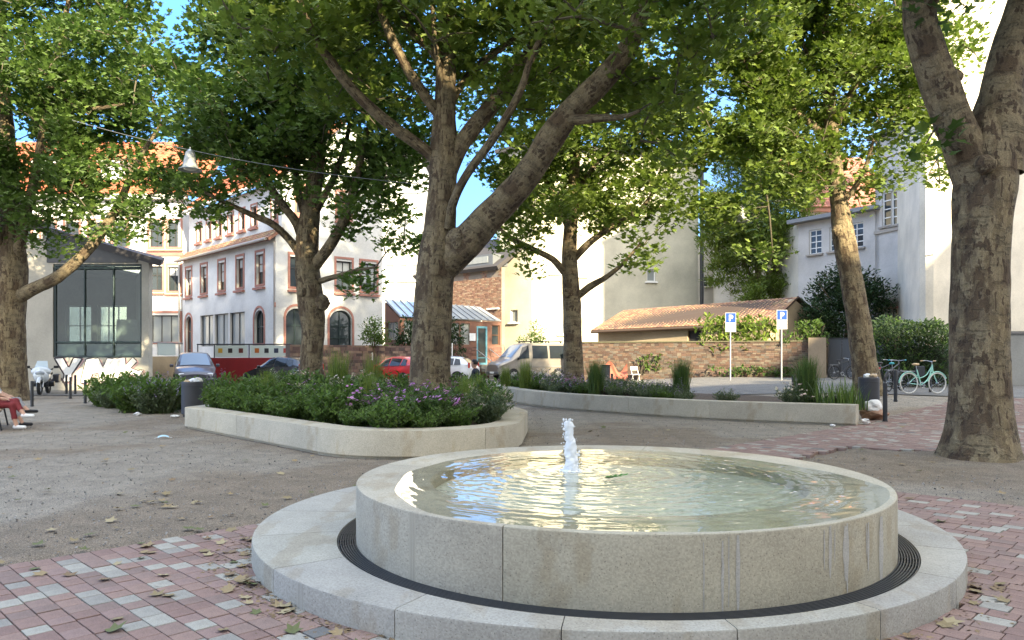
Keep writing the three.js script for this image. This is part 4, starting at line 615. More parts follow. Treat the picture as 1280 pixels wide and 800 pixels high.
// --- white block far behind, brick house, pale house, grey house ---
{
  const t = thing('white_block', 'plain sunlit white house standing left of the brick house', 'building'), a = [-12.692, -66], b = [-7.753, -66], U = (px) => (px - 640) * 66 / 962 - a[0], Yv = (py) => 1.6 + (443 - py) * 66 / 962, ops = [];
  for (const px of [487, 503.5, 519]) for (const py of [351, 296, 240]) ops.push({ u: U(px), v: Yv(py), w: 0.7, h: 1.4, nx: 1, bars: [0.6], fm: mFrameW, pm: mPaneLt, sill: true, sm: mFrameW });
  for (const px of [487, 503.5]) ops.push({ u: U(px), v: Yv(392), w: 0.7, h: 1.2, nx: 1, fm: mFrameW, pm: mPaneLt });
  facade(t, a, b, 0, 18.5, mWhite, ops); facade(t, b, [b[0] + 0.01, -76], 0, 18.5, mWhite, []); obj('roof', [box(b[0] - a[0] + 0.6, 0.3, 10.5, (a[0] + b[0]) / 2, 18.7, -71)], mDarkRoof, t);
}
{
  const t = thing('brick_house', 'brown brick house with tall white arched windows and a dark eave', 'building'), a = [-8.706, -67], b = [-0.797, -59], f = wallFrame(a, b);
  const at = (px) => { let lo = 0, hi = f.L; for (let i = 0; i < 40; i++) { const m = (lo + hi) / 2, x = a[0] + f.u[0] * m, z = a[1] + f.u[1] * m; if (x / -z * 962 + 640 < px) lo = m; else hi = m; } return lo; };
  const ops = [[540, 0], [551, 0], [572.5, 0], [594, 0], [617, 0]].map(([px]) => ({ u: at(px), v: 5.2, w: 0.98, h: 2.15, arch: 0.28, nx: 2, bars: [0.33, 0.66], fr: 0.09, mw: 0.09, fm: mFrameW, pm: mPane, in: 0.1, sill: true, sm: mFrameW }));
  facade(t, a, b, 0, 8.3, mMortar, ops);
  const sk = (u, v, u0, u1) => ops.some((o) => u1 > o.u - o.w / 2 - 0.03 && u0 < o.u + o.w / 2 + 0.03 && v > o.v - 0.12 && v < o.v + o.h + 0.1);
  obj('brickwork', bricks(f, a, 2.5, 5.8, [0.3, 0.11, 0.12], CLINK, 8, 0.012, sk), mBrick, t).userData.kind = 'stuff';
  const q = (p, d, y) => [p[0] + f.n[0] * d, y, p[1] + f.n[1] * d];
  obj('roof', [slab([q(a, 0.5, 8.35), q(b, 0.5, 8.35), q(b, -4, 11.4), q(a, -4, 11.4)], 0.3)], mDarkRoof, t);
  const dm = obj('dormer', [box(3.4, 0.9, 1.6, ...q([lerp(a[0], b[0], 0.78), lerp(a[1], b[1], 0.78)], -0.6, 8.95), f.ry)], M(C(0.12, 0.13, 0.14), 0.6), t);
  for (let i = 0; i < 4; i++) { const k = 0.7 + i * 0.052; obj('pane', [box(0.62, 0.5, 0.04, ...q([lerp(a[0], b[0], k), lerp(a[1], b[1], k)], 0.22, 9.0), f.ry)], mPaneLt, dm); }
}
{
  const t = thing('pale_house', 'tall pale yellow house wall with a few tiny windows behind the silver van', 'building'), a = [-0.967, -62], b = [1.559, -60], c = [15.259, -63], sm = (u, v, w = 0.75, h = 1.0) => ({ u, v, w, h, nx: 1, fr: 0.08, fm: mFrameW, pm: mPaneLt, in: 0.12, sill: true, sm: mFrameW });
  const f1 = wallFrame(a, b), f2 = wallFrame(b, c), at = (f, a, px) => { let lo = 0, hi = f.L; for (let i = 0; i < 40; i++) { const m = (lo + hi) / 2, x = a[0] + f.u[0] * m, z = a[1] + f.u[1] * m; if (x / -z * 962 + 640 < px) lo = m; else hi = m; } return lo; }, y = (py, Z) => 1.6 + (443 - py) * Z / 962;
  facade(t, a, b, 0, 18, mCream, [sm(at(f1, a, 642.5), y(403, 61))]);
  facade(t, b, c, 0, 18, mCream, [sm(at(f2, b, 694), y(342, 60.3)), sm(at(f2, b, 704.5), y(418, 60.4), 0.8, 0.9), sm(at(f2, b, 727), y(345, 60.8)), sm(at(f2, b, 814), y(352, 62.2))]);
  facade(t, c, [c[0] + 0.5, c[1] - 12], 0, 18, mCream, []); facade(t, [a[0] - 0.5, a[1] - 12], a, 0, 18, mCream, []);
  obj('roof', [slab([[a[0] - 0.4, 18, a[1] + 0.4], [b[0], 18, b[1] + 0.6], [c[0] + 0.4, 18, c[1] + 0.4], [c[0], 18.1, c[1] - 12]], 0.3)], mDarkRoof, t);
  obj('drainpipe', [bar([c[0] + 0.25, 0, c[1] + 0.15], [c[0] + 0.25, 17.5, c[1] + 0.15], 0.17)], mFrameD, t);
}
{
  const t = thing('grey_house', 'narrow grey house glimpsed between the pale house and the feathery tree', 'building'), a = [16.59, -70], b = [26.923, -70], U = (px) => (px - 640) * 70 / 962 - a[0], y = (py) => 1.6 + (443 - py) * 70 / 962;
  facade(t, a, b, 0, 12, mGreyW, [{ u: U(885.5), v: y(358.5), w: 0.95, h: 1.0, nx: 2, ny: 2, fm: mFrameW, pm: mPane, sill: true }, { u: U(885.5), v: y(300), w: 0.95, h: 1.3, nx: 2, ny: 2, fm: mFrameW, pm: mPane }]);
  facade(t, [18.147, -69], [19.509, -69], 0, 12, mWhite, [], { name: 'white_pier' }); obj('roof', [box(b[0] - a[0], 0.3, 8, (a[0] + b[0]) / 2, 12.2, -74)], mDarkRoof, t);
}
// --- white villa on the right, brick gable behind it, tall cream house ---
{
  const t = thing('white_villa', 'white villa of two heights with multi-pane windows behind the hedge', 'building'), a = [19.723, -53], b = [22.653, -48], c = [23.784, -44], f1 = wallFrame(a, b), f2 = wallFrame(b, c);
  const at = (f, a, px) => { let lo = 0, hi = f.L * 1.2; for (let i = 0; i < 40; i++) { const m = (lo + hi) / 2, x = a[0] + f.u[0] * m, z = a[1] + f.u[1] * m; if (x / -z * 962 + 640 < px) lo = m; else hi = m; } return lo; }, y = (py, Z) => 1.6 + (443 - py) * Z / 962;
  const mVilla = plaster(C(0.6, 0.58, 0.55)), w = (u, v, w, h, nx = 2, o = {}) => ({ u, v, w, h, nx, bars: [0.25, 0.5, 0.75], fr: 0.08, mw: 0.06, fm: mFrameW, pm: mPane, sill: true, sm: mStoneTrim, in: 0.12, ...o });
  facade(t, a, b, 0, 10.6, mVilla, [w(at(f1, a, 1019), y(318, 52), 1.0, 1.65), w(at(f1, a, 1070), y(310, 49.3), 1.05, 1.6), w(at(f1, a, 1045), y(314, 50.5), 1.0, 1.6)]);
  facade(t, b, c, 0, 15, mVilla, [w(at(f2, b, 1108), y(283, 47.2), 0.75, 2.1, 1), w(at(f2, b, 1120), y(281, 46.4), 0.8, 2.1, 2), w(at(f2, b, 1132), y(280, 45.6), 0.6, 2.1, 1), w(at(f2, b, 1147), y(278, 44.8), 0.95, 2.1, 2), w(at(f2, b, 1148.5), y(354, 44.8), 1.0, 2.25, 2, { pm: mPane }), w(at(f2, b, 1126), y(401, 46), 1.3, 0.8, 2, { pm: mPane, bars: [] })]);
  const q = (f, p, d, yy, e = 0) => [p[0] + f.n[0] * d + f.u[0] * e, yy, p[1] + f.n[1] * d + f.u[1] * e], mid = (p, r) => [(p[0] + r[0]) / 2, (p[1] + r[1]) / 2];
  obj('string_course', [box(f2.L, 0.3, 0.16, ...q(f2, mid(b, c), 0.06, y(375, 46)), f2.ry)], mStoneTrim, t); obj('string_course', [box(f2.L, 0.2, 0.12, ...q(f2, mid(b, c), 0.05, y(285, 46)), f2.ry)], mStoneTrim, t);
  obj('string_course', [box(f2.L, 0.12, 0.2, ...q(f2, mid(b, c), 0.08, y(384, 46)), f2.ry)], M(C(0.42, 0.2, 0.17), 0.8), t);
  obj('eave', [box(f1.L + 0.8, 0.25, 1.0, ...q(f1, mid(a, b), 0.2, 10.7), f1.ry)], M(C(0.2, 0.21, 0.22), 0.7), t); obj('roof', [slab([q(f1, a, 0.6, 10.85), q(f1, b, 0.6, 10.85), q(f1, b, -4, 11.6), q(f1, a, -4, 11.6)], 0.2)], M(C(0.2, 0.21, 0.22), 0.7), t);
  facade(t, [a[0] + 0.3, a[1] - 9], a, 0, 10.6, mPale, []); obj('upper_roof', [box(f2.L + 0.6, 0.3, 6, ...q(f2, mid(b, c), -2.6, 15.1), f2.ry)], mDarkRoof, t);
  facade(t, [b[0] - f2.n[0] * 9, b[1] - f2.n[1] * 9], b, 0, 15, mPale, []);
}
{
  const t = thing('gabled_house', 'cream house with a red tiled gable roof rising behind the white villa', 'building'), Z = -62, x0 = 23.331, x1 = 30.936;
  facade(t, [x0, Z], [x1, Z], 0, 13.5, mPale, [{ u: 3.2, v: 12, w: 0.5, h: 1.0, nx: 1, fm: mFrameW, pm: mPaneLt }, { u: 4.4, v: 12, w: 0.5, h: 1.0, nx: 1, fm: mFrameW, pm: mPaneLt }]);
  roofOn(t, [[x0 - 0.5, 13.4, Z + 0.5], [x1, 13.4, Z + 0.5], [x1, 19, Z - 6], [x0 - 0.5, 19, Z - 6]], [[0.38, 0.15, 0.1], [0.42, 0.17, 0.11], [0.34, 0.13, 0.09]], 12, 0.36, 0.4); obj('cornice', [box(x1 - x0 + 0.5, 0.3, 0.4, (x0 + x1) / 2, 13.2, Z + 0.2)], mPink, t);
}
{
  const t = thing('cream_house', 'tall blank cream house wall filling the right edge behind the forked tree', 'building'), a = [20.422, -38], b = [35.676, -44], f = wallFrame(a, b);
  facade(t, a, b, 0.2, 21.5, plaster(C(0.76, 0.69, 0.56)), [{ u: 13.5, v: 6, w: 1.1, h: 1.8, nx: 2, ny: 2, fm: mFrameW, sill: true }]); facade(t, [a[0] + 3, a[1] - 9], a, 0.2, 21.5, plaster(C(0.76, 0.69, 0.56)), []);
  obj('roof', [slab([[a[0], 21.8, a[1] + 0.4], [b[0], 21.8, b[1] + 0.4], [b[0], 22.4, b[1] - 9], [a[0] + 3, 22.4, a[1] - 9]], 0.3)], mDarkRoof, t);
  obj('bracket', [box(0.5, 0.05, 0.05, a[0] + 0.2, 6.577, a[1] + 0.25)], mSteel, t);
}
// --- unseen town houses added behind and beside the viewer to shade the square ---
function addedTownHouse(name, label, a, b, h, m, cols, floors) {
  const t = thing(name, label, 'building', [0, 0, 0], 0, undefined), f = wallFrame(a, b), ops = [], fh = h / floors;
  for (let i = 0; i < cols; i++) for (let j = 0; j < floors; j++) ops.push({ u: f.L * (i + 0.5) / cols, v: j * fh + 0.9, w: 1.2, h: fh - 1.5, nx: 2, bars: [0.7], fm: mFrameW, pm: mPane, sill: true });
  facade(t, a, b, 0, h, m, ops);
  const bk = (p, d, y) => [p[0] - f.n[0] * d, y, p[1] - f.n[1] * d];
  obj('side_wall', [slab([[a[0], 0, a[1]], [a[0], h, a[1]], bk(a, 9, h), bk(a, 9, 0)], 0.3), slab([[b[0], 0, b[1]], [b[0], h, b[1]], bk(b, 9, h), bk(b, 9, 0)], 0.3)], m, t);
  obj('roof', [slab([bk(a, -0.5, h), bk(b, -0.5, h), bk(b, 4.5, h + 3.4), bk(a, 4.5, h + 3.4)], 0.2), slab([bk(b, 9.4, h), bk(a, 9.4, h), bk(a, 4.5, h + 3.4), bk(b, 4.5, h + 3.4)], 0.2)], M(C(0.3, 0.14, 0.1), 0.9), t);
}
addedTownHouse('added_town_house', 'unseen cream six-storey town house added behind the viewer to shade the fountain', [24, 13], [7.2, 13], 21, mPale, 5, 6);
addedTownHouse('added_town_house', 'unseen white eight-storey town house added behind the viewer to shade the left trees', [7, 13], [-16, 13], 27, mWhite, 7, 8);
addedTownHouse('added_town_house', 'unseen pale grey six-storey town house added beside the cream one for its shade', [46, 13], [24.2, 13], 21.5, mGreyW, 7, 6);
addedTownHouse('added_town_house', 'unseen white six-storey town house added at the right to shade the walls', [40, -24], [40, 8], 22, mWhite, 10, 6);

// ---------- low concrete seat walls and their planting ----------
function rounded(pts, closed) {                            // [x, z, radius] corners to a smooth outline with points every 12 cm
  const out = [], n = pts.length, P = (i) => V(pts[(i + n) % n][0], 0, pts[(i + n) % n][1]);
  for (let i = 0; i < n; i++) {
    const p = P(i), r = pts[i][2];
    if (!r || (!closed && (i === 0 || i === n - 1))) { out.push(p); continue; }
    const a = P(i - 1).sub(p).normalize(), b = P(i + 1).sub(p).normalize(), ang = Math.acos(a.dot(b)) / 2, d = r / Math.tan(ang), s = p.clone().addScaledVector(a, d), e = p.clone().addScaledVector(b, d), c = p.clone().add(a.clone().add(b).normalize().multiplyScalar(r / Math.sin(ang)));
    const k = Math.max(4, Math.round(r * (PI - 2 * ang) / 0.14)); for (let j = 0; j <= k; j++) { const v = s.clone().lerp(e, j / k).sub(c).normalize().multiplyScalar(r).add(c); out.push(v); }
  }
  const res = []; const m = closed ? out.length : out.length - 1;
  for (let i = 0; i < m; i++) { const a = out[i], b = out[(i + 1) % out.length], k = Math.max(1, Math.round(a.distanceTo(b) / 0.25)); for (let j = 0; j < k; j++) res.push(a.clone().lerp(b, j / k)); }
  if (!closed) res.push(out.at(-1)); return res;
}
function seatWall(t, path, closed, h, wd, joint, m, side) {      // blocks of a seat wall along a path; side = +1 puts the wall to the left of travel
  const N = path.length, nor = path.map((p, i) => { const a = path[closed ? (i - 1 + N) % N : Math.max(0, i - 1)], b = path[closed ? (i + 1) % N : Math.min(N - 1, i + 1)], d = b.clone().sub(a).normalize(); return V(d.z * side, 0, -d.x * side); });
  const sec = [[0.0, 0.045], [0, h - 0.012], [0.004, h - 0.004], [0.012, h], [wd - 0.012, h], [wd, h - 0.012], [wd, -0.05], [0.06, -0.05], [0.06, 0.045]];
  let i0 = 0; const M2 = closed ? N : N - 1;
  while (i0 < M2) {
    let i1 = i0, L = 0; while (i1 < M2 && L < joint) { L += path[i1 % N].distanceTo(path[(i1 + 1) % N]); i1++; } if (M2 - i1 < 4) i1 = M2;
    const rings = []; for (let i = i0; i <= i1; i++) { let p = path[i % N]; if (i === i0) p = p.clone().lerp(path[(i + 1) % N], 0.018); if (i === i1) p = p.clone().lerp(path[(i - 1 + N) % N], 0.018); const q = nor[i % N], y0 = gy(p.x, p.z); rings.push(sec.map(([d, y]) => [p.x + q.x * d, y + y0, p.z + q.z * d])); }
    const pos = [], K = sec.length, tri = (a, b, c) => pos.push(...(side > 0 ? [...a, ...b, ...c] : [...a, ...c, ...b]));
    for (let i = 0; i + 1 < rings.length; i++) for (let k = 0; k < K; k++) { const l = (k + 1) % K, A = rings[i][k], B = rings[i + 1][k], D = rings[i][l], E = rings[i + 1][l]; tri(A, B, D); tri(B, E, D); }
    for (const [a, b, c] of THREE.ShapeUtils.triangulateShape(sec.map(([x, y]) => new THREE.Vector2(x, y)), [])) { tri(rings[0][a], rings[0][b], rings[0][c]); tri(rings.at(-1)[a], rings.at(-1)[c], rings.at(-1)[b]); }
    let g = new THREE.BufferGeometry(); g.setAttribute('position', new THREE.Float32BufferAttribute(pos, 3)); g.computeVertexNormals(); g = triUV(toCreasedNormals(g, 0.5)); obj('wall_block', g, mPlanters[(i0 * 5 + 2) % 4], t); i0 = i1;
  }
}
const soilM = M(C(0.09, 0.065, 0.045), 1, { bumpMap: rep(bGrav, 0.8), bumpScale: 0.03 });
const shrink = (pl, d) => pl.map((p, i) => { const N = pl.length, a = pl[(i - 1 + N) % N], b = pl[(i + 1) % N], t = b.clone().sub(a).normalize(); return V(p.x + t.z * d, 0, p.z - t.x * d); });
function soil(t, outline, y) { const s = new THREE.Shape(outline.map((p) => new THREE.Vector2(p.x, -p.z))), g = new THREE.ExtrudeGeometry(s, { depth: 0.3, bevelEnabled: false }).rotateX(-PI / 2).translate(0, y - 0.3, 0); obj('soil', triUV(g), soilM, t); }
const bed1 = rounded([[-7.25, -16.9, 0.5], [-0.12, -9.0, 1.9], [0.34, -15.9, 2.6], [-0.9, -21.2, 2.2], [-6.4, -21.2, 2.2]], true);
const bed2 = rounded([[-0.9, -29.3, 0], [0.22, -24.9, 4], [1.4, -22.35, 5], [4.35, -19.1, 8], [7.62, -17.05, 0]], false);
{
  const t = thing('round_planter', 'pale concrete seat-wall planter with rounded nose around the broad plane tree', 'planter');
  seatWall(t, bed1, true, 0.44, 0.46, 3.0, mPlanter, 1); soil(t, shrink(bed1, 0.22), 0.33);
  const u = thing('curved_seat_wall', 'long curved pale concrete seat wall edging the bed beyond the fountain', 'seat wall');
  seatWall(u, bed2, false, 0.46, 0.45, 2.35, mPlanter, 1);
  const back = [V(7.7, 0, -17.9), V(9.2, 0, -20.8), V(8.2, 0, -24.5), V(4.2, 0, -27.6), V(0.5, 0, -30)], off = shrink(bed2, 0.25).slice(1, -1), ol = [...off, ...back.map((p) => p.clone().lerp(V(4.5, 0, -23), 0.08))]; soil(u, ol, 0.3);
}
// --- plant kinds ---
const flM = (c) => M(c, 0.7, { side: THREE.DoubleSide });
const flG = (() => { const pos = []; for (let i = 0; i < 6; i++) { const a = i / 6 * 2 * PI, b = (i + 0.8) / 6 * 2 * PI; pos.push(0, 0.1, 0, Math.sin(b), -0.1, Math.cos(b), Math.sin(a), -0.1, Math.cos(a)); } const g = new THREE.BufferGeometry(); g.setAttribute('position', new THREE.Float32BufferAttribute(pos, 3)); g.computeVertexNormals(); return triUV(g); })();
function bush(o) {                                         // a leafy perennial: stems, leaves, and flowers on top
  const r = rng(o.seed), t = new THREE.Group(), stems = [], lv = [], fl = [];
  for (let i = 0; i < o.stems; i++) {
    const a = r() * 2 * PI, k = Math.sqrt(r()), lean = o.w * (0.25 + 0.75 * k), h = o.h * (0.65 + 0.5 * r()) * (1 - 0.35 * k), x1 = Math.cos(a) * lean, z1 = Math.sin(a) * lean, x0 = x1 * 0.3, z0 = z1 * 0.3, mid = [x0 * 0.4 + x1 * 0.4, h * 0.55, z0 * 0.4 + z1 * 0.4];
    stems.push(bar([x0, 0, z0], mid, 0.006, 4), bar(mid, [x1, h, z1], 0.005, 4, 0.003));
    const n = Math.round(o.leaves * (0.7 + 0.6 * r()));
    for (let j = 0; j < n; j++) { const f = 0.12 + 0.88 * (j / n), p = f < 0.5 ? [lerp(x0, mid[0], f * 2), h * 0.55 * f * 2, lerp(z0, mid[2], f * 2)] : [lerp(mid[0], x1, f * 2 - 1), lerp(h * 0.55, h, f * 2 - 1), lerp(mid[2], z1, f * 2 - 1)]; blades(r, p, 0.05, 1, o.leaf, PAL[o.pal], lv, 1.2); }
    if (o.fl && r() < o.fl[1]) for (let j = 0; j < o.fl[3]; j++) { const c = o.fl[0][Math.floor(r() * o.fl[0].length)], s = o.fl[2] * (0.6 + 0.7 * r()); fl.push([new THREE.Matrix4().compose(V(x1 + (r() - 0.5) * 0.1, h + 0.02 + (o.spike ? j * 0.035 : (r() - 0.3) * 0.06), z1 + (r() - 0.5) * 0.1), new THREE.Quaternion().setFromEuler(new THREE.Euler((r() - 0.5) * 1.6 + 0.5, r() * 6, 0)), V(s, s, s)), C(...c)]); }
  }
  obj('stems', stems, M(C(0.09, 0.12, 0.04), 0.9), t).userData.kind = 'stuff'; inst('leaves', o.geo ?? gOvate, mLeaf, lv, t); if (fl.length) inst('flowers', flG, flM(C(1, 1, 1)), fl, t);
  return t;
}
function grass(o) {                                        // arching blades, optionally with feathery heads
  const r = rng(o.seed), t = new THREE.Group(), pos = [], col = [];
  for (let i = 0; i < o.n; i++) {
    const a = r() * 2 * PI, L = o.h * (0.6 + 0.5 * r()), lean = o.lean * (0.2 + 0.9 * r()), x0 = (r() - 0.5) * o.w, z0 = (r() - 0.5) * o.w, wd = o.bw * (0.6 + 0.6 * r()), c = PAL[o.pal][Math.floor(r() * 4)], S = 5; let pr;
    for (let s = 0; s <= S; s++) { const k = s / S, d = lean * L * k * k, x = x0 + Math.cos(a) * d, z = z0 + Math.sin(a) * d, y = L * k * (1 - 0.25 * lean * k), hw = wd * (1 - k * k) * 0.5 + 0.0008, cur = [[x - Math.sin(a) * hw, y, z + Math.cos(a) * hw], [x + Math.sin(a) * hw, y, z - Math.cos(a) * hw]]; if (pr) { pos.push(...pr[0], ...cur[0], ...pr[1], ...pr[1], ...cur[0], ...cur[1]); for (let q = 0; q < 6; q++) col.push(...c); } pr = cur; }
  }
  const g = new THREE.BufferGeometry(); g.setAttribute('position', new THREE.Float32BufferAttribute(pos, 3)); g.setAttribute('color', new THREE.Float32BufferAttribute(col, 3)); g.computeVertexNormals(); triUV(g);
  obj('blades', g, MP(C(1, 1, 1), 0.8, { vertexColors: true, transmission: 0.35, thickness: 0, ior: 1.4, side: THREE.DoubleSide }), t).userData.kind = 'stuff';
  return t;
}
const PINK = [[0.5, 0.2, 0.42], [0.42, 0.16, 0.45], [0.55, 0.28, 0.5]], VIOL = [[0.32, 0.24, 0.42], [0.38, 0.3, 0.46], [0.3, 0.2, 0.36]], CREAM = [[0.6, 0.52, 0.38], [0.55, 0.5, 0.33], [0.6, 0.45, 0.4]], HOT = [[0.6, 0.12, 0.4], [0.65, 0.2, 0.45]];
PAL.wine = [[0.05, 0.022, 0.03], [0.07, 0.035, 0.04], [0.045, 0.03, 0.025], [0.06, 0.06, 0.03]]; PAL.sage = [[0.11, 0.15, 0.07], [0.14, 0.17, 0.085], [0.09, 0.13, 0.06], [0.16, 0.18, 0.09]];
const KIND = {
  leafy_shrub: [() => bush({ seed: 1, stems: 75, leaves: 16, h: 0.82, w: 0.55, leaf: 0.12, pal: 'mid' }), 'leafy green perennial without flowers', 'plant'],
  herb: [() => bush({ seed: 2, stems: 95, leaves: 17, h: 0.62, w: 0.55, leaf: 0.085, pal: 'mid' }), 'low dense small-leaved green perennial', 'plant'],
  pink_flower: [() => bush({ seed: 3, stems: 85, leaves: 14, h: 0.72, w: 0.5, leaf: 0.09, pal: 'deep', fl: [PINK, 0.2, 0.028, 3] }), 'bushy perennial with pinkish purple flowers', 'plant'],
  cream_flower: [() => bush({ seed: 4, stems: 90, leaves: 14, h: 0.8, w: 0.55, leaf: 0.085, pal: 'sage', fl: [CREAM, 0.4, 0.022, 5] }), 'pale green perennial with creamy flower heads', 'plant'],
  violet_flower: [() => bush({ seed: 5, stems: 70, leaves: 13, h: 0.6, w: 0.5, leaf: 0.075, pal: 'sage', fl: [VIOL, 0.16, 0.016, 5], spike: 1 }), 'grey-green perennial with violet flower spikes', 'plant'],
  magenta_flower: [() => bush({ seed: 6, stems: 60, leaves: 12, h: 0.6, w: 0.45, leaf: 0.08, pal: 'mid', fl: [HOT, 0.5, 0.03, 4] }), 'perennial covered in bright pink flowers', 'plant'],
  dark_perennial: [() => bush({ seed: 7, stems: 60, leaves: 14, h: 0.42, w: 0.42, leaf: 0.1, pal: 'wine' }), 'low perennial with dark wine-red leaves', 'plant'],
  tall_grass: [() => grass({ seed: 8, n: 420, h: 1.15, w: 0.34, lean: 0.22, bw: 0.012, pal: 'lime' }), 'upright clump of bright green ornamental grass', 'grass'],
  plume_grass: [() => grass({ seed: 9, n: 900, h: 1.1, w: 0.3, lean: 0.3, bw: 0.011, pal: 'deep' }), 'dense dark green plume of ornamental grass', 'grass'],
  sword_grass: [() => grass({ seed: 10, n: 130, h: 0.75, w: 0.7, lean: 0.4, bw: 0.024, pal: 'mid' }), 'loose clump of sword-shaped leaves', 'grass'],
};
const proto = {};
function plant(kind, where, group, x, y, z, s, turn) {
  const [mk, lab, cat] = KIND[kind]; let o;
  if (!proto[kind]) { o = proto[kind] = mk(); scene.add(o); } else { o = proto[kind].clone(); scene.add(o); }
  o.name = numbered(kind); o.userData = {}; tag(o, lab + ' ' + where, cat, lab.split(' ').slice(0, 4).join(' ') + ' ' + group); o.position.set(x, y, z); o.scale.set(s, s * 1, s); o.rotation.y = turn; return o;
}
const inside = (pl, x, z, mar = 0) => { let c = false; for (let i = 0, j = pl.length - 1; i < pl.length; j = i++) if ((pl[i].z > z) !== (pl[j].z > z) && x < (pl[j].x - pl[i].x) * (z - pl[i].z) / (pl[j].z - pl[i].z) + pl[i].x) c = !c; if (!c) return false; if (mar) for (const p of pl) if (Math.hypot(p.x - x, p.z - z) < mar) return false; return true; };
{
  const r = rng(101); let k = 0;
  for (let z = -10.4; z > -21; z -= 0.52) for (let x = -7.2; x < 0.8; x += 0.56) {
    const X = x + (r() - 0.5) * 0.4, Z = z + (r() - 0.5) * 0.4; if (!inside(bed1, X, Z, 0.56) || Math.hypot(X + 1.85, Z + 17.5) < 0.75) continue;
    const right = X > -1.6 - (Z + 14) * 0.1, u = r(), kind = Z < -17.5 ? (u < 0.6 ? 'leafy_shrub' : 'cream_flower') : X > -0.9 && Z < -13 ? (u < 0.7 ? 'cream_flower' : 'leafy_shrub') : X > -3.2 ? (u < 0.36 ? 'pink_flower' : u < 0.7 ? 'herb' : u < 0.85 ? 'cream_flower' : 'violet_flower') : (u < 0.6 ? 'leafy_shrub' : u < 0.85 ? 'herb' : 'pink_flower');
    plant(kind, 'in the round-nosed planter', 'in the round-nosed planter', X, 0.32, Z, 0.62 + 0.5 * Math.pow(r(), 1.5) + 0.06 * ss(-13, -17, Z), r() * 6.28);
  }
  for (const [x, z, s] of [[-5.6, -17.6, 0.8], [-4.2, -18.6, 1.2], [-3.3, -18.2, 1.1], [-0.9, -14.2, 0.75], [-0.7, -15.4, 0.8], [-2.9, -15.6, 0.8]]) plant('tall_grass', 'in the round-nosed planter', 'in the round-nosed planter', x, 0.32, z, s, z);
  // bed at ground level left of the planter, behind the bin
  for (let i = 0, tries = 0; i < 46 && tries < 900; tries++) {
    const x = -13.2 + 7.5 * r(), z = -20.8 - 4.4 * r(); if (z > -20.4 - 0.12 * (x + 9) ** 2 * 0.5 + (x > -8.8 ? -1.4 : 0) || x / -z < -0.54 || inside(bed1, x, z) || Math.hypot(x + 8.6, z + 19.9) < 1.1 || Math.hypot(x + 6.3, z + 24) < 0.5) continue;
    plant(r() < 0.5 ? 'leafy_shrub' : r() < 0.55 ? 'herb' : 'violet_flower', 'in the ground bed beside the litter bin', 'in the ground-level bed', x, -0.01, z, 1.05 + 0.5 * r(), r() * 6.28); i++;
  }
  // long bed behind the curved seat wall
  const W = 'behind the curved seat wall', Gp = W, ol = [...bed2, V(7.7, 0, -17.9), V(9.2, 0, -20.8), V(8.2, 0, -24.5), V(4.2, 0, -27.6), V(0.5, 0, -30)];
  for (let i = 0, tries = 0; i < 95 && tries < 3000; tries++) {
    const x = -0.8 + 10.5 * r(), z = -17.5 - 12 * r(); if (!inside(ol, x, z, 0.35) || Math.hypot(x - 2.1, z + 26) < 0.6) continue;
    let near = 9; for (const p of bed2) near = Math.min(near, Math.hypot(p.x - x, p.z - z)); if (near < 0.62 || (near > 2.4 && r() < 0.5)) continue;
    if (x > 4.9 && near > 1.3) continue; if (x > 4.6 && r() < 0.45) continue;
    const u = r(), kind = x < 2 ? (u < 0.35 ? 'violet_flower' : u < 0.55 ? 'magenta_flower' : u < 0.8 ? 'cream_flower' : 'herb') : x < 4.4 ? (u < 0.3 ? 'dark_perennial' : u < 0.65 ? 'herb' : u < 0.85 ? 'violet_flower' : 'cream_flower') : (u < 0.4 ? 'violet_flower' : u < 0.7 ? 'dark_perennial' : 'cream_flower');
    plant(kind, W, Gp, x, 0.28, z, 0.66 + 0.25 * r() + (x < 2 ? 0.15 : 0), r() * 6.28); i++;
  }
  for (const [k2, px, Z, s] of [['tall_grass', 657, 26, 1.0], ['plume_grass', 745, 22.3, 1.05], ['plume_grass', 852, 21.5, 1.1], ['plume_grass', 1008, 18.6, 1.15], ['sword_grass', 1040, 18.1, 1.05], ['sword_grass', 1060, 18.4, 0.9], ['tall_grass', 632, 27.5, 0.8]]) plant(k2, W, Gp, (px - 640) * Z / 962, 0.28, -Z, s, px);
}

// ---------- walls, shed, conservatory, hedge, ivy, trees behind ----------
function creeper(name, label, cat, pts, n, size, pal, spread, group) {   // a mass of leaves on a support, pts [x, y, z]
  const r = rng(n), t = thing(name, label, cat, [0, 0, 0], 0, group), lv = [], st = [];
  for (let i = 0; i < n; i++) { const k = r() * (pts.length - 1), a = Math.floor(k), p = pts[a].map((v, q) => lerp(v, pts[a + 1][q], k - a)); blades(r, [p[0] + (r() - 0.5) * spread[0], p[1] + (r() - 0.5) * spread[1], p[2] + (r() - 0.5) * spread[2]], 0.12, 5, size, PAL[pal], lv, 1.3); }
  for (let i = 0; i < 14; i++) { const k = r() * (pts.length - 1), a = Math.floor(k), p = pts[a].map((v, q) => lerp(v, pts[a + 1][q], k - a)), x = p[0] + (r() - 0.5) * spread[0]; st.push(bar([x, Math.max(0, p[1] - spread[1] * 0.6), p[2]], [x + (r() - 0.5) * 0.6, p[1] + spread[1] * 0.3, p[2]], 0.02, 5)); }
  obj('stems', st, mTwig, t).userData.kind = 'stuff'; inst('leaves', gOvate, mLeaf, lv, t); return t;
}
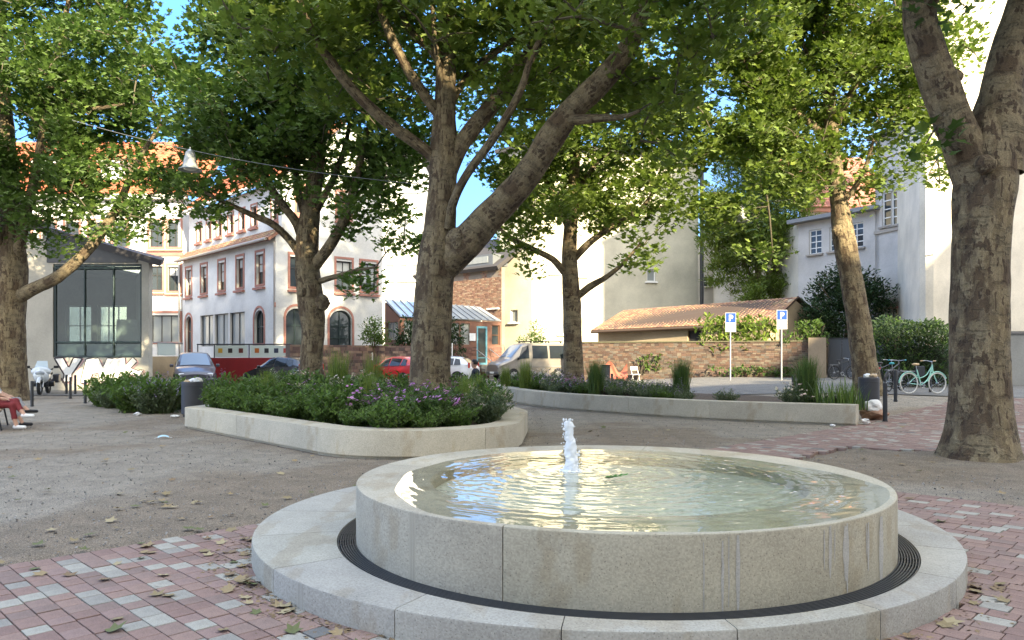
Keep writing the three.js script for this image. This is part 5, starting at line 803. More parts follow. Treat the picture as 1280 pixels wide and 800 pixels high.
{ // brick garden wall in front of the shed
  const t = thing('garden_wall', 'old brick and rubble garden wall below the tiled shed', 'wall'), a = [3.964, -46.5], b = [16.911, -41.5], f = wallFrame(a, b), h = 2.35;
  facade(t, a, b, -0.05, h, mMortar, [], { thick: 0.5 }); obj('stonework', bricks(f, a, 0.05, h - 0.08, [0.27, 0.1, 0.25], [...RUBBLE, [0.3, 0.18, 0.12], [0.27, 0.15, 0.105]].map((c) => [c[0] * 0.62, c[1] * 0.68, c[2] * 0.7]), 4, 0.03), mBrick, t).userData.kind = 'stuff';
  obj('coping', [box(f.L, 0.07, 0.6, (a[0] + b[0]) / 2 - f.n[0] * 0.22, h - 0.02, (a[1] + b[1]) / 2 - f.n[1] * 0.22, f.ry)], M(C(0.16, 0.15, 0.09), 1, { map: rep(tPave, 1) }), t);
  obj('end_pier', [box(0.9, 2.55, 0.62, b[0] - f.u[0] * 0.42, 1.23, b[1] - f.u[1] * 0.42 + 0.0, f.ry)], plaster(C(0.3, 0.24, 0.17)), t);
}
{ // long shed with a tiled roof
  const t = thing('tiled_shed', 'long low shed with a mossy tiled roof behind the garden wall', 'shed'), e0 = [5.351, 3.222, -52], e1 = [15.034, 3.45, -44.5], r0 = [8.091, 4.802, -56], r1 = [17.627, 5.13, -47.5], b1 = [20.945, 3.49, -50.5];
  const a = [e0[0] + 0.5, e0[2] - 0.3], b = [e1[0] - 0.25, e1[2] - 0.3], f = wallFrame(a, b), sw = plaster(C(0.47, 0.37, 0.24));
  facade(t, a, b, 0, 3.2, sw, [{ u: f.L * 0.61, v: 2.3, w: 0.9, h: 0.8, nx: 1, fr: 0.06, fm: mWoodD, pm: mBlack }]);
  const c = [b1[0] - 0.2, b1[2]], g = wallFrame(b, c); facade(t, b, c, 0, 3.3, sw, [{ u: g.L * 0.72, v: 2.45, w: 1.4, h: 0.6, nx: 2, fm: mWoodD, pm: mPane }], { name: 'gable_wall', top: [[g.L, 3.35], [g.L * 0.42, 5.0], [0, 3.3]] });
  const rp = [e0, e1, r1, r0], rf = obj('roof', slab(rp, 0.12), mWoodD, t); obj('roof_tiles', tiles(rp, 0.3, 0.24, BROWNT.concat([[0.4, 0.24, 0.13], [0.38, 0.22, 0.13]]), 17), mTile, rf).userData.kind = 'stuff';
  const rp2 = [b1, [r0[0] + 2.4, 3.3, r0[2] - 3], r0, r1]; obj('rear_roof', slab([b1, [b1[0] + r0[0] - r1[0], b1[1] - 0.2, b1[2] + r0[2] - r1[2]], r0, r1], 0.12), mWoodD, t);
  obj('gutter', [bar([e0[0], e0[1] - 0.12, e0[2] + 0.1], [e1[0], e1[1] - 0.12, e1[2] + 0.1], 0.09)], mWoodD, t); obj('bargeboard', [bar(r1, b1, 0.1, 4)], mWoodD, t);
}
creeper('ivy', 'bright yellow-green ivy hanging over the garden wall beside the parking signs', 'ivy', [[11.16, 2.881, -44], [12.038, 2.645, -43.7], [12.858, 2.818, -43.4], [13.696, 2.723, -43.2], [14.393, 2.405, -43]], 330, 0.3, 'lime', [1.6, 1.9, 0.6]);
creeper('ivy', 'loose ivy sprays on the right end of the garden wall', 'ivy', [[15.134, 2.433, -42.2], [15.848, 2.691, -42], [16.241, 3.259, -42], [16.772, 2.382, -41.8]], 90, 0.24, 'mid', [1.0, 0.7, 0.5]);
creeper('ivy', 'scrubby green growth along the foot of the garden wall', 'ivy', [[11.398, 0.617, -43], [12.872, 0.668, -42.7], [14.51, 0.589, -42.3], [15.717, 0.509, -42]], 110, 0.2, 'deep', [1.2, 0.5, 0.4]);
creeper('ivy', 'small creeper in the middle of the garden wall', 'ivy', [[7.484, 0.898, -45], [8.476, 1.181, -44.8], [9.272, 0.812, -44.6]], 60, 0.22, 'mid', [0.8, 0.9, 0.3]);
creeper('ivy', 'dark ivy draped over the conservatory wall beside the broad plane tree', 'ivy', [[-6.494, 3.069, -45.6], [-6.115, 2.216, -45.6], [-6.041, 1.364, -45.4]], 170, 0.24, 'dark', [1.3, 1.8, 0.6]);
creeper('ivy', 'dark ivy hanging beside the blue conservatory door', 'ivy', [[-3.832, 3.365, -48.5], [-3.622, 2.506, -48.4], [-3.507, 1.75, -48.2]], 120, 0.24, 'dark', [1.2, 1.5, 0.5]);
{ // dark sliding gate, hedge, right garden wall
  const y0 = 0.32, t = thing('steel_gate', 'dark grey panelled steel gate beside the garden wall', 'gate'), a = [17.289, -42], b = [19.534, -40.5], f = wallFrame(a, b), H = 2.05;
  for (let i = 0; i < 4; i++) { const k = (i + 0.5) / 4; obj('panel', [box(f.L / 4 - 0.02, H, 0.05, lerp(a[0], b[0], k), y0 + H / 2 + 0.05, lerp(a[1], b[1], k), f.ry)], M(C(0.055, 0.062, 0.075), 0.55), t); }
  obj('frame', [box(f.L, 0.08, 0.08, (a[0] + b[0]) / 2, y0 + H + 0.09, (a[1] + b[1]) / 2, f.ry), box(0.1, H + 0.2, 0.1, a[0], y0 + H / 2, a[1]), box(0.1, H + 0.2, 0.1, b[0], y0 + H / 2, b[1])], mDarkMetal, t);
  const r = rng(61), h = thing('hedge', 'big rounded dark green hedge before the white villa', 'hedge'), lv = [], st = [];
  for (let i = 0; i < 1500; i++) { const u = r(), px = 1092 + 100 * u, top = 398 + 26 * (2 * u - 0.9) ** 2 * 0.5 - 5 * Math.sin(u * 9), Z = 29.5 + 1.6 * r(), v = Math.pow(r(), 0.8), x = (px - 640) * Z / 962, yt = 1.6 + (443 - top) * Z / 962; blades(r, [x, lerp(0.35, yt, v), -Z - 0.3 * v], 0.2, 6, 0.15, PAL[r() < 0.75 ? 'dark' : 'deep'], lv, 1.2); }
  for (let i = 0; i < 20; i++) { const x = 14.345 + r() * 2.6; st.push(bar([x, 0.2, -30.4], [x + (r() - 0.5) * 0.7, 2.3, -30.4 + (r() - 0.5) * 0.6], 0.03, 5)); }
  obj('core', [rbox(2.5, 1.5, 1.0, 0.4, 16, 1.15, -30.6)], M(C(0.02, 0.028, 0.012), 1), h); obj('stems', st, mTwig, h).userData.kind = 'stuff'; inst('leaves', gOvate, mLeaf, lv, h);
  const w = thing('plain_garden_wall', 'grey rendered garden wall behind the forked plane tree', 'wall'); facade(w, [17.944, -31.5], [25.541, -31.5], 0.2, 2.25, plaster(C(0.35, 0.35, 0.33)), [], { thick: 0.3 }); obj('coping', [box(8, 0.1, 0.45, 21.742, 2.5, -31.65)], plaster(C(0.22, 0.21, 0.2)), w);
}
// --- feathery tree and dark small tree behind the shed ---
plantTree('feathery_tree', 'dense light green feathery tree growing behind the tiled shed', { seed: 71, ends: 1250, per: 52, pal: 'lime', gap: 0.24, leaf: 0.36, clump: 0.75, geo: gNarrow, flare: 0.1, sides: 10,
  trunk: [[18.249, 0, -57, 0.35], [18.131, 4.148, -57, 0.3], [18.249, 8.295, -57, 0.24], [18.072, 12.443, -57, 0.16], [17.775, 16.591, -57, 0.06]], limbs: [[[18.19, 5.925, -57, 0.14], [19.849, 8.888, -57, 0.1], [21.331, 10.665, -57, 0.05]], [[18.19, 6.518, -57, 0.14], [16.59, 9.48, -57, 0.1], [15.405, 12.443, -57, 0.05]]],
  crown: [[16.739, 10.586, -56.5, 2.6, 3.2, 2.6], [19.435, 11.258, -57, 2.9, 4.0, 2.8], [18.072, 15.998, -57, 3.0, 3.2, 3], [20.442, 7.11, -57, 1.9, 1.8, 2], [15.405, 8.295, -57, 1.2, 1.8, 1.4], [18.368, 6.518, -57, 2.4, 1.2, 2], [21.331, 9.48, -57, 1.8, 2.4, 2], [14.844, 11.671, -56, 1.6, 2.2, 1.8], [18.96, 20.146, -57, 2.6, 2.6, 2.6], [21.627, 14.221, -57, 1.4, 2.0, 1.8]] });
plantTree('dark_tree', 'small dark green tree hanging over the steel gate before the villa', { seed: 73, ends: 300, per: 40, pal: 'dark', gap: 0.3, leaf: 0.22, clump: 0.6, geo: gOvate, dark: true, flare: 0.1, sides: 10,
  trunk: [[20.301, 0.053, -46.5, 0.18], [20.205, 2.228, -46.5, 0.15], [20.301, 4.162, -46.5, 0.1], [20.398, 6.337, -46.5, 0.04]], limbs: [[[20.205, 2.953, -46.5, 0.08], [21.417, 4.632, -46.3, 0.06], [22.474, 5.473, -46, 0.03]], [[20.205, 3.437, -46.5, 0.08], [19.093, 5.129, -46.5, 0.05], [18.368, 6.095, -46.5, 0.03]]],
  crown: [[20.301, 5.37, -46.5, 2.0, 1.6, 1.7], [19.093, 4.404, -46.5, 1.3, 1.6, 1.4], [21.851, 5.106, -46.2, 1.1, 1.2, 1.2], [21.518, 3.178, -46, 0.8, 1.0, 1], [19.335, 2.953, -46.5, 1.1, 0.9, 1.2]] });
plantTree('small_tree', 'scrubby little tree against the pale house behind the van', { seed: 79, ends: 26, per: 26, pal: 'mid', gap: 0.2, leaf: 0.2, clump: 0.4, geo: gOvate, flare: 0, sides: 8, trunk: [[1.688, 0.028, -56, 0.07], [1.688, 2.357, -56, 0.05], [1.572, 3.812, -56, 0.02]], crown: [[1.63, 2.822, -56, 1.2, 0.9, 0.8], [1.572, 3.812, -56, 0.3, 0.5, 0.3]] });
plantTree('small_tree', 'young bush against the white gable wall above the rubble wall', { seed: 83, ends: 40, per: 30, pal: 'mid', gap: 0.2, leaf: 0.18, clump: 0.4, geo: gOvate, flare: 0, sides: 8, trunk: [[-7.688, 0.84, -43, 0.06], [-7.688, 2.181, -43, 0.04], [-7.733, 3.164, -43, 0.02]], crown: [[-7.733, 2.852, -43, 0.6, 0.75, 0.5], [-7.509, 2.405, -43, 0.5, 0.4, 0.4]] });
plantTree('small_tree', 'light green treetop showing above the shed ridge', { seed: 89, ends: 40, per: 30, pal: 'lime', gap: 0.2, leaf: 0.24, clump: 0.45, geo: gOvate, flare: 0, sides: 8, trunk: [[16.896, 0.084, -54, 0.08], [16.896, 4.014, -54, 0.05], [16.896, 5.978, -54, 0.02]], crown: [[16.952, 5.81, -54, 0.8, 0.8, 0.7], [16.391, 5.473, -54, 0.5, 0.4, 0.5]] });
{ // rubble wall before the gable, red wall with glass parapet, tan wall
  const t = thing('rubble_wall', 'dark rubble stone wall at the foot of the white gable', 'wall'), a = [-11.357, -39.3], b = [-5.638, -45.2], f = wallFrame(a, b); facade(t, a, b, -0.05, 2.15, plaster(C(0.16, 0.12, 0.1)), [], { thick: 0.4 });
  obj('stonework', bricks(f, a, 0, 2.1, [0.36, 0.17, 0.35], [[0.16, 0.1, 0.085], [0.22, 0.14, 0.11], [0.12, 0.085, 0.075], [0.27, 0.19, 0.14]], 6, 0.035), mBrick, t).userData.kind = 'stuff';
  tag(obj('paper_notice', [box(0.32, 0.42, 0.012, -7.916, 1.489, -42.9)], M(C(0.8, 0.8, 0.76), 0.7)), 'white paper notice pinned to the rubble stone wall', 'notice');
  const rw = thing('red_wall', 'low dark red painted wall behind the parked cars', 'wall'), ra = [-16.328, -40.8], rb = [-11.476, -40], rf = wallFrame(ra, rb); facade(rw, ra, rb, 0, 1.42, M(C(0.28, 0.012, 0.014), 0.6, { map: rep(tPlast, 0.5) }), [], { thick: 0.2 });
  const gp = thing('glass_parapet', 'frosted glass parapet with small coloured squares on the red wall', 'railing'), mF = MP(C(0.55, 0.62, 0.58), 0.35, {}), q = (px) => { const k = (px - 255) / 109; return [lerp(ra[0], rb[0], k), lerp(ra[1], rb[1], k) - 0.1]; };
  for (const [p0, p1] of [[268, 309], [313, 363]]) { const A = q(p0), B = q(p1); obj('panel', [box(Math.hypot(B[0] - A[0], B[1] - A[1]), 0.62, 0.03, (A[0] + B[0]) / 2, 1.76, (A[1] + B[1]) / 2, rf.ry)], mF, gp); }
  const sq = [[275, [0.5, 0.3, 0.03]], [287.5, [0.03, 0.02, 0.02]], [301, [0.12, 0.03, 0.02]], [321, [0.4, 0.12, 0.02]], [333, [0.02, 0.02, 0.025]], [345, [0.02, 0.03, 0.07]], [356.5, [0.4, 0.04, 0.02]]];
  for (const [px, c] of sq) { const A = q(px); obj('coloured_square', [box(0.24, 0.24, 0.05, A[0], 1.8, A[1], rf.ry)], M(C(...c), 0.3), gp); }
  obj('handrail', [bar([q(245)[0], 2.13, q(245)[1]], [q(364)[0], 2.13, q(364)[1]], 0.035)], mDarkMetal, gp); for (const px of [246, 267, 311, 363]) obj('post', [bar([q(px)[0], 1.42, q(px)[1]], [q(px)[0], 2.13, q(px)[1]], 0.03)], mDarkMetal, gp);
  const tw = thing('tan_wall', 'short tan wall with a glass panel next to the studio corner', 'wall'); facade(tw, [-17.698, -37.5], [-17.131, -40], 0, 1.5, plaster(C(0.55, 0.42, 0.26)), [], { thick: 0.2 }); obj('glass_panel', [box(1.35, 0.6, 0.03, -17.419, 1.85, -38.8, wallFrame([-17.698, -37.5], [-17.131, -40]).ry)], mF, tw); obj('panel_frame', [bar([-17.667, 1.5, -37.7], [-17.667, 2.18, -37.7], 0.03), bar([-17.667, 2.18, -37.7], [-17.13, 2.18, -40], 0.03)], mSteel, tw);
}
{ // conservatory
  const t = thing('conservatory', 'lean-to conservatory with a sloping sheet roof and a blue door', 'conservatory'), A = [-8.099, 5.089, -49], B = [-2.328, 5.064, -56], E0 = [-6.767, 3.92, -46.5], E1 = [-0.716, 3.914, -53];
  const n = 14, mR = [M(C(0.3, 0.38, 0.5), 0.3, { metalness: 0.2 }), M(C(0.24, 0.25, 0.245), 0.6)];
  for (let i = 0; i < n; i++) { const k0 = i / n, k1 = (i + 0.985) / n, L = (p, q, k) => p.map((v, j) => lerp(v, q[j], k)); obj('roof_sheet', slab([L(E0, E1, k0), L(E0, E1, k1), L(A, B, k1), L(A, B, k0)], 0.05), mR[i < 6 ? 0 : 1], t); const c0 = L(E0, E1, k0), c1 = L(A, B, k0); obj('roof_bar', [bar([c0[0], c0[1] + 0.04, c0[2]], [c1[0], c1[1] + 0.04, c1[2]], 0.035, 4)], mGutter, t); }
  const a = [E0[0], E0[2] - 0.15], b = [E1[0], E1[2] - 0.15], f = wallFrame(a, b), at = (px) => { let lo = 0, hi = f.L; for (let i = 0; i < 40; i++) { const m = (lo + hi) / 2; if ((a[0] + f.u[0] * m) / -(a[1] + f.u[1] * m) * 962 + 640 < px) lo = m; else hi = m; } return lo; }, mw = M(C(0.2, 0.1, 0.07), 0.9);
  const du = at(602.5), ops = [{ u: du, v: 0.9, w: 1.02, h: 2.6, nx: 1, bars: [0.18], fr: 0.14, fm: M(C(0.12, 0.3, 0.38), 0.5), pm: mPane, in: 0.02, name: 'door' }];
  for (let k = 0.5; k < du - 0.9; k += 0.95) ops.push({ u: k + 0.2, v: 2.25, w: 0.8, h: 1.4, nx: 1, ny: 2, fr: 0.05, fm: M(C(0.3, 0.29, 0.26), 0.6), pm: mPaneLt, in: 0.08 });
  ops.push({ u: at(620), v: 2.25, w: 0.8, h: 1.35, nx: 1, ny: 2, fr: 0.05, fm: mFrameB, pm: mPane });
  facade(t, a, b, 0, 3.8, mw, ops, { thick: 0.2 }); const sk = (u, v, u0, u1) => v > 2.1 || ops.some((o) => u1 > o.u - o.w / 2 - 0.02 && u0 < o.u + o.w / 2 + 0.02 && v > o.v - 0.08 && v < o.v + o.h + 0.05);
  obj('brickwork', bricks(f, a, 0, 2.2, [0.3, 0.1, 0.15], [[0.2, 0.1, 0.075], [0.25, 0.13, 0.1], [0.16, 0.09, 0.07]], 14, 0.015, sk), mBrick, t).userData.kind = 'stuff';
  const c = [A[0], A[2]], g = wallFrame(c, a); facade(t, c, a, 0, 3.8, mw, [{ u: g.L * 0.5, v: 2.5, w: g.L * 0.8, h: 1.1, nx: 3, fr: 0.05, fm: mGutter, pm: mPaneLt }], { name: 'end_wall', thick: 0.15, top: [[g.L, 3.75], [0, 4.9]] });
  obj('rear_wall', [slab([[A[0], 0, A[2]], [A[0], 4.9, A[2]], [B[0], 4.9, B[2]], [B[0], 0, B[2]]], 0.2)], mGreyW, t);
  obj('steps', [0, 1, 2, 3].map((i) => box(1.3, 0.22, 0.35, a[0] + f.u[0] * du + f.n[0] * (1.5 - i * 0.36), 0.11 + i * 0.22, a[1] + f.u[1] * du + f.n[1] * (1.5 - i * 0.36), f.ry)), mKerb, t);
  for (const s of [-0.65, 0.65]) { const P = (d, y) => [a[0] + f.u[0] * (du + s) + f.n[0] * d, y, a[1] + f.u[1] * (du + s) + f.n[1] * d]; obj('stair_rail', [bar(P(1.8, 0), P(1.8, 1.0), 0.025), bar(P(1.8, 1.0), P(0.1, 1.95), 0.025)], mSteel, t); }
  tag(obj('paper_notice', [box(0.55, 0.5, 0.02, a[0] + f.u[0] * at(590) + f.n[0] * 0.05, 2.75, a[1] + f.u[1] * at(590) + f.n[1] * 0.05, f.ry)], M(C(0.8, 0.82, 0.83), 0.6)), 'white notice in the conservatory window by the blue door', 'notice');
  const ld = thing('stepladder', 'white stepladder leaning beside the conservatory ivy', 'ladder'); const lx = -3.901, lz = -47.6; obj('rail', [bar([lx - 0.22, 0, lz + 0.4], [lx - 0.18, 2.3, lz - 0.3], 0.03)], mFrameW, ld); obj('rail', [bar([lx + 0.22, 0, lz + 0.4], [lx + 0.18, 2.3, lz - 0.3], 0.03)], mFrameW, ld); for (let i = 1; i < 8; i++) obj('rung', [bar([lx - 0.21, i * 0.29, lz + 0.4 - i * 0.088], [lx + 0.21, i * 0.29, lz + 0.4 - i * 0.088], 0.018)], mFrameW, ld);
}

// ---------- vehicles ----------
// stations along the length from the nose: x, underside, belt height, belt half-width, top height, top half-width
function carShape(st) {
  const cv = [1, 2, 3, 4, 5].map((k) => (x) => { let i = 0; while (i < st.length - 2 && st[i + 1][0] < x) i++; const a = st[i], b = st[i + 1], t = Math.min(1, Math.max(0, (x - a[0]) / (b[0] - a[0]))); return lerp(a[k], b[k], t); });
  return { yb: cv[0], ym: cv[1], wm: cv[2], yt: cv[3], wt: cv[4], L: st.at(-1)[0], st };
}
const carPt = (s, x, v) => {                                // v: 0 sill, 1 belt, 2 roof edge, 3 roof middle
  if (v <= 1) return [x, lerp(s.yb(x), s.ym(x), v), s.wm(x) * (0.93 + 0.07 * Math.sin(PI * (0.15 + 0.7 * v)))];
  if (v <= 2) return [x, lerp(s.ym(x), s.yt(x) - 0.03, v - 1), lerp(s.wm(x), s.wt(x), v - 1) + 0.02 * Math.sin(PI * (v - 1))];
  return [x, s.yt(x) - 0.03 + 0.05 * Math.sin((v - 2) * PI / 2), s.wt(x) * (3 - v)];
};
function patch(pf2, nu, nv) { const pos = [], P = (i, j) => pf2(i / nu, j / nv); for (let i = 0; i < nu; i++) for (let j = 0; j < nv; j++) { const a = P(i, j), b = P(i + 1, j), c = P(i + 1, j + 1), d = P(i, j + 1); pos.push(...a, ...b, ...c, ...a, ...c, ...d); } const g = new THREE.BufferGeometry(); g.setAttribute('position', new THREE.Float32BufferAttribute(pos, 3)); g.computeVertexNormals(); return triUV(toCreasedNormals(g, 0.7)); }
function vehicle(name, label, cat, pos, turn, paint, o) {
  const t = thing(name, label, cat, pos, turn), s = carShape(o.st), N = 60, xs = (k) => s.L * k, mid = s.L / 2, sh = (p) => [p[0] - mid, p[1], p[2]], out = (p, d) => [p[0], p[1], p[2] + Math.sign(p[2]) * d];
  const pm = MP(paint, 0.35, { clearcoat: 0.8, clearcoatRoughness: 0.1, metalness: o.metal ?? 0, side: THREE.DoubleSide }), gm = MP(C(0.02, 0.025, 0.03), 0.05, { side: THREE.DoubleSide }), gs = [];
  for (const m of [-1, 1]) gs.push(patch((u, v) => { const p = sh(carPt(s, xs(u), v * 3)); return [p[0], p[1], p[2] * m]; }, N, 12));
  gs.push(patch((u, v) => { const p = sh(carPt(s, xs(u), 0)); return [p[0], p[1], p[2] * (2 * v - 1)]; }, 20, 2));
  for (const e of [0, 1]) gs.push(patch((u, v) => { const p = sh(carPt(s, xs(e), v * 3)); return [p[0], p[1], p[2] * (2 * u - 1)]; }, 6, 12));
  obj('body', gs, pm, t);
  for (const [x0, x1, l0, l1, lab] of o.side) for (const m of [-1, 1]) obj('side_window', patch((u, v) => { const x = lerp(x0 + (l0 ?? 0) * v, x1 + (l1 ?? 0) * v, u), p = sh(carPt(s, x, 1.1 + 0.78 * v)); return [p[0], p[1], (p[2] + 0.012) * m]; }, 6, 4), gm, t);
  const top = ([x0, x1], nm, k = 0.86) => obj(nm, patch((u, v) => { const x = lerp(x0, x1, u), w = s.wt(x) * k, p = sh([x, s.yt(x) - 0.03 + 0.05 * Math.cos((2 * v - 1) * PI / 2 * 0.8) + 0.012, 0]); return [p[0] + (o.push?.[nm] ?? 0), p[1] + 0.008, w * (2 * v - 1)]; }, 6, 8), nm === 'windscreen' && o.shine ? MP(C(0.22, 0.27, 0.33), 0.08, { side: THREE.DoubleSide }) : gm, t);
  top(o.screen, 'windscreen'); if (o.rear) top(o.rear, 'rear_window', 0.8);
  for (const [x, side] of [[o.wh[0], 1], [o.wh[0], -1], [o.wh[1], 1], [o.wh[1], -1]]) {
    const w = s.wm(x) - 0.1, R2 = o.wr ?? 0.31, wg = new THREE.LatheGeometry([[R2 * 0.62, -0.1], [R2 * 0.9, -0.1], [R2, -0.06], [R2, 0.06], [R2 * 0.9, 0.1], [R2 * 0.62, 0.1]].map((q) => new THREE.Vector2(...q)), 28).rotateX(PI / 2);
    const wh = obj('wheel', wg, mRub, t); wh.position.set(x - mid, R2, side * w);
    const rim = [new THREE.CylinderGeometry(R2 * 0.2, R2 * 0.2, 0.2, 12).rotateX(PI / 2), new THREE.TorusGeometry(R2 * 0.6, 0.02, 6, 24).translate(0, 0, side * 0.08)]; for (let k = 0; k < 7; k++) rim.push(box(0.05, R2 * 1.15, 0.02, 0, 0, side * 0.085, 0, 0, k * PI / 7)); obj('rim', rim, mSteel, wh);
    obj('arch_shade_disc', [new THREE.CylinderGeometry(R2 * 1.17, R2 * 1.17, 0.03, 24, 1, false).rotateX(PI / 2).translate(x - mid, R2 * 1.05, side * (w + 0.095))], mBlack, t); wh.position.z = side * (w + 0.03);  // flat black disc painted in as the shade of an uncarved wheel arch
  }
  const xf = 0.06, yl = s.ym(0.2) - 0.05;
  for (const m of [-1, 1]) { const hl = obj('headlight', [rbox(0.16, 0.14, 0.3, 0.05, 0.13 - mid, yl, m * s.wm(0.2) * 0.72)], MP(C(0.75, 0.76, 0.78), 0.1, { clearcoat: 1 }), t); const tl = obj('tail_light', [rbox(0.12, o.tl ?? 0.3, 0.16, 0.03, s.L - 0.1 - mid, s.ym(s.L - 0.1) + (o.tly ?? 0.02), m * s.wm(s.L - 0.1) * 0.9)], MP(C(0.4, 0.01, 0.012), 0.15, { clearcoat: 1 }), t); obj('mirror', [rbox(0.1, 0.14, 0.18, 0.04, o.mir[0] - mid, o.mir[1], m * (s.wm(o.mir[0]) + 0.1))], o.mirM ?? pm, t); }
  obj('grille', [rbox(0.06, 0.12, s.wm(0.1) * 0.9, 0.02, xf - mid, yl - 0.02, 0)], mBlack, t); obj('bumper', [rbox(0.22, 0.18, s.wm(0.1) * 1.9, 0.06, 0.08 - mid, s.yb(0.1) + 0.14, 0), rbox(0.2, 0.18, s.wm(s.L - 0.1) * 1.9, 0.06, s.L - 0.08 - mid, s.yb(s.L - 0.1) + 0.14, 0)], o.bump ?? pm, t);
  obj('number_plate', [box(0.02, 0.11, 0.5, 0.01 - mid - 0.05, s.yb(0.1) + 0.16, 0), box(0.02, 0.11, 0.5, s.L - mid + 0.04, s.yb(0.1) + (o.plate ?? 0.36), 0)], M(C(0.75, 0.75, 0.72), 0.5), t);
  if (o.extra) o.extra(t, mid, s); return t;
}
const HATCH = { st: [[0, 0.38, 0.55, 0.58, 0.6, 0.52], [0.12, 0.24, 0.62, 0.76, 0.7, 0.66], [0.5, 0.2, 0.74, 0.83, 0.82, 0.7], [1.0, 0.2, 0.88, 0.86, 0.96, 0.72], [1.75, 0.2, 0.93, 0.87, 1.4, 0.57], [2.3, 0.2, 0.95, 0.87, 1.5, 0.56], [3.1, 0.2, 0.98, 0.86, 1.46, 0.55], [3.5, 0.2, 1.0, 0.85, 1.36, 0.55], [3.88, 0.22, 1.02, 0.82, 1.06, 0.72], [4.0, 0.34, 0.8, 0.74, 0.86, 0.66]], side: [[1.35, 2.2, 0.42, 0], [2.28, 3.0, 0, 0], [3.06, 3.45, 0, -0.12]], screen: [1.05, 1.78], rear: [3.42, 3.86], wh: [0.75, 3.25], mir: [1.4, 1.0] };
const MPV = { st: [[0, 0.4, 0.6, 0.62, 0.68, 0.55], [0.12, 0.25, 0.7, 0.8, 0.8, 0.7], [0.6, 0.2, 0.86, 0.88, 0.98, 0.76], [0.95, 0.2, 0.95, 0.9, 1.06, 0.78], [2.0, 0.2, 1.0, 0.91, 1.62, 0.62], [2.7, 0.2, 1.02, 0.91, 1.7, 0.62], [3.8, 0.2, 1.04, 0.9, 1.66, 0.61], [4.25, 0.22, 1.05, 0.86, 1.3, 0.68], [4.4, 0.35, 0.85, 0.78, 0.95, 0.7]], side: [[1.5, 2.4, 0.5, 0], [2.48, 3.3, 0, 0], [3.36, 3.95, 0, -0.1]], screen: [1.0, 2.02], rear: [3.85, 4.3], wh: [0.85, 3.6], wr: 0.33, mir: [1.5, 1.08], shine: true };
vehicle('parked_car', 'dark violet-grey people carrier facing the square beside the studio', 'car', [-15.269, 0, -37], PI / 2 + 0.42, C(0.07, 0.065, 0.08), MPV);
vehicle('parked_car', 'small black hatchback parked before the red wall', 'car', [-11.277, 0, -37.8], -0.5, C(0.008, 0.008, 0.009), HATCH);
vehicle('parked_car', 'bright red hatchback parked before the rubble stone wall', 'car', [-6.062, 0, -40.5], -0.62, C(0.5, 0.012, 0.014), HATCH);
vehicle('parked_car', 'white hatchback half hidden behind the broad plane tree trunk', 'car', [-3.933, 0, -43], -0.3, C(0.7, 0.71, 0.72), HATCH);
const VAN = { st: [[0, 0.42, 0.7, 0.7, 0.95, 0.62], [0.12, 0.32, 0.85, 0.84, 1.08, 0.74], [0.75, 0.3, 1.12, 0.92, 1.3, 0.8], [0.85, 0.3, 1.15, 0.93, 1.36, 0.8], [1.62, 0.3, 1.25, 0.95, 2.16, 0.76], [2.0, 0.3, 1.25, 0.96, 2.3, 0.8], [4.9, 0.3, 1.25, 0.96, 2.3, 0.8], [5.05, 0.34, 1.25, 0.94, 2.2, 0.78]], side: [[1.18, 2.05, 0.45, 0], [2.3, 3.4, 0, 0], [3.55, 4.75, 0, 0]], screen: [0.9, 1.62], wh: [0.95, 4.15], wr: 0.34, mir: [1.25, 1.35], mirM: mBlack, bump: M(C(0.1, 0.1, 0.1), 0.7), metal: 0.3, shine: true, tl: 0.5, tly: 0.1,
  extra: (t, mid) => { obj('roof_rack', [0, 1, 2].map((i) => box(0.06, 0.06, 1.6, 2.3 + i * 1.1 - mid, 2.4, 0)).concat([-0.7, 0.7].flatMap((z) => [0, 1, 2].map((i) => box(0.08, 0.1, 0.06, 2.3 + i * 1.1 - mid, 2.35, z)))), mBlack, t); for (const z of [-1, 1]) obj('rubbing_strip', [box(3.6, 0.08, 0.02, 0.6, 0.85, z * 0.985)], M(C(0.2, 0.19, 0.18), 0.6), t); obj('wiper', [bar([0.9 - mid, 1.44, -0.5], [1.05 - mid, 1.6, 0.2], 0.015, 4)], mBlack, t); } };
vehicle('camper_van', 'silver-beige camper van with roof bars parked before the pale house', 'van', [0.998, 0, -48], 0.52, C(0.25, 0.225, 0.195), VAN);
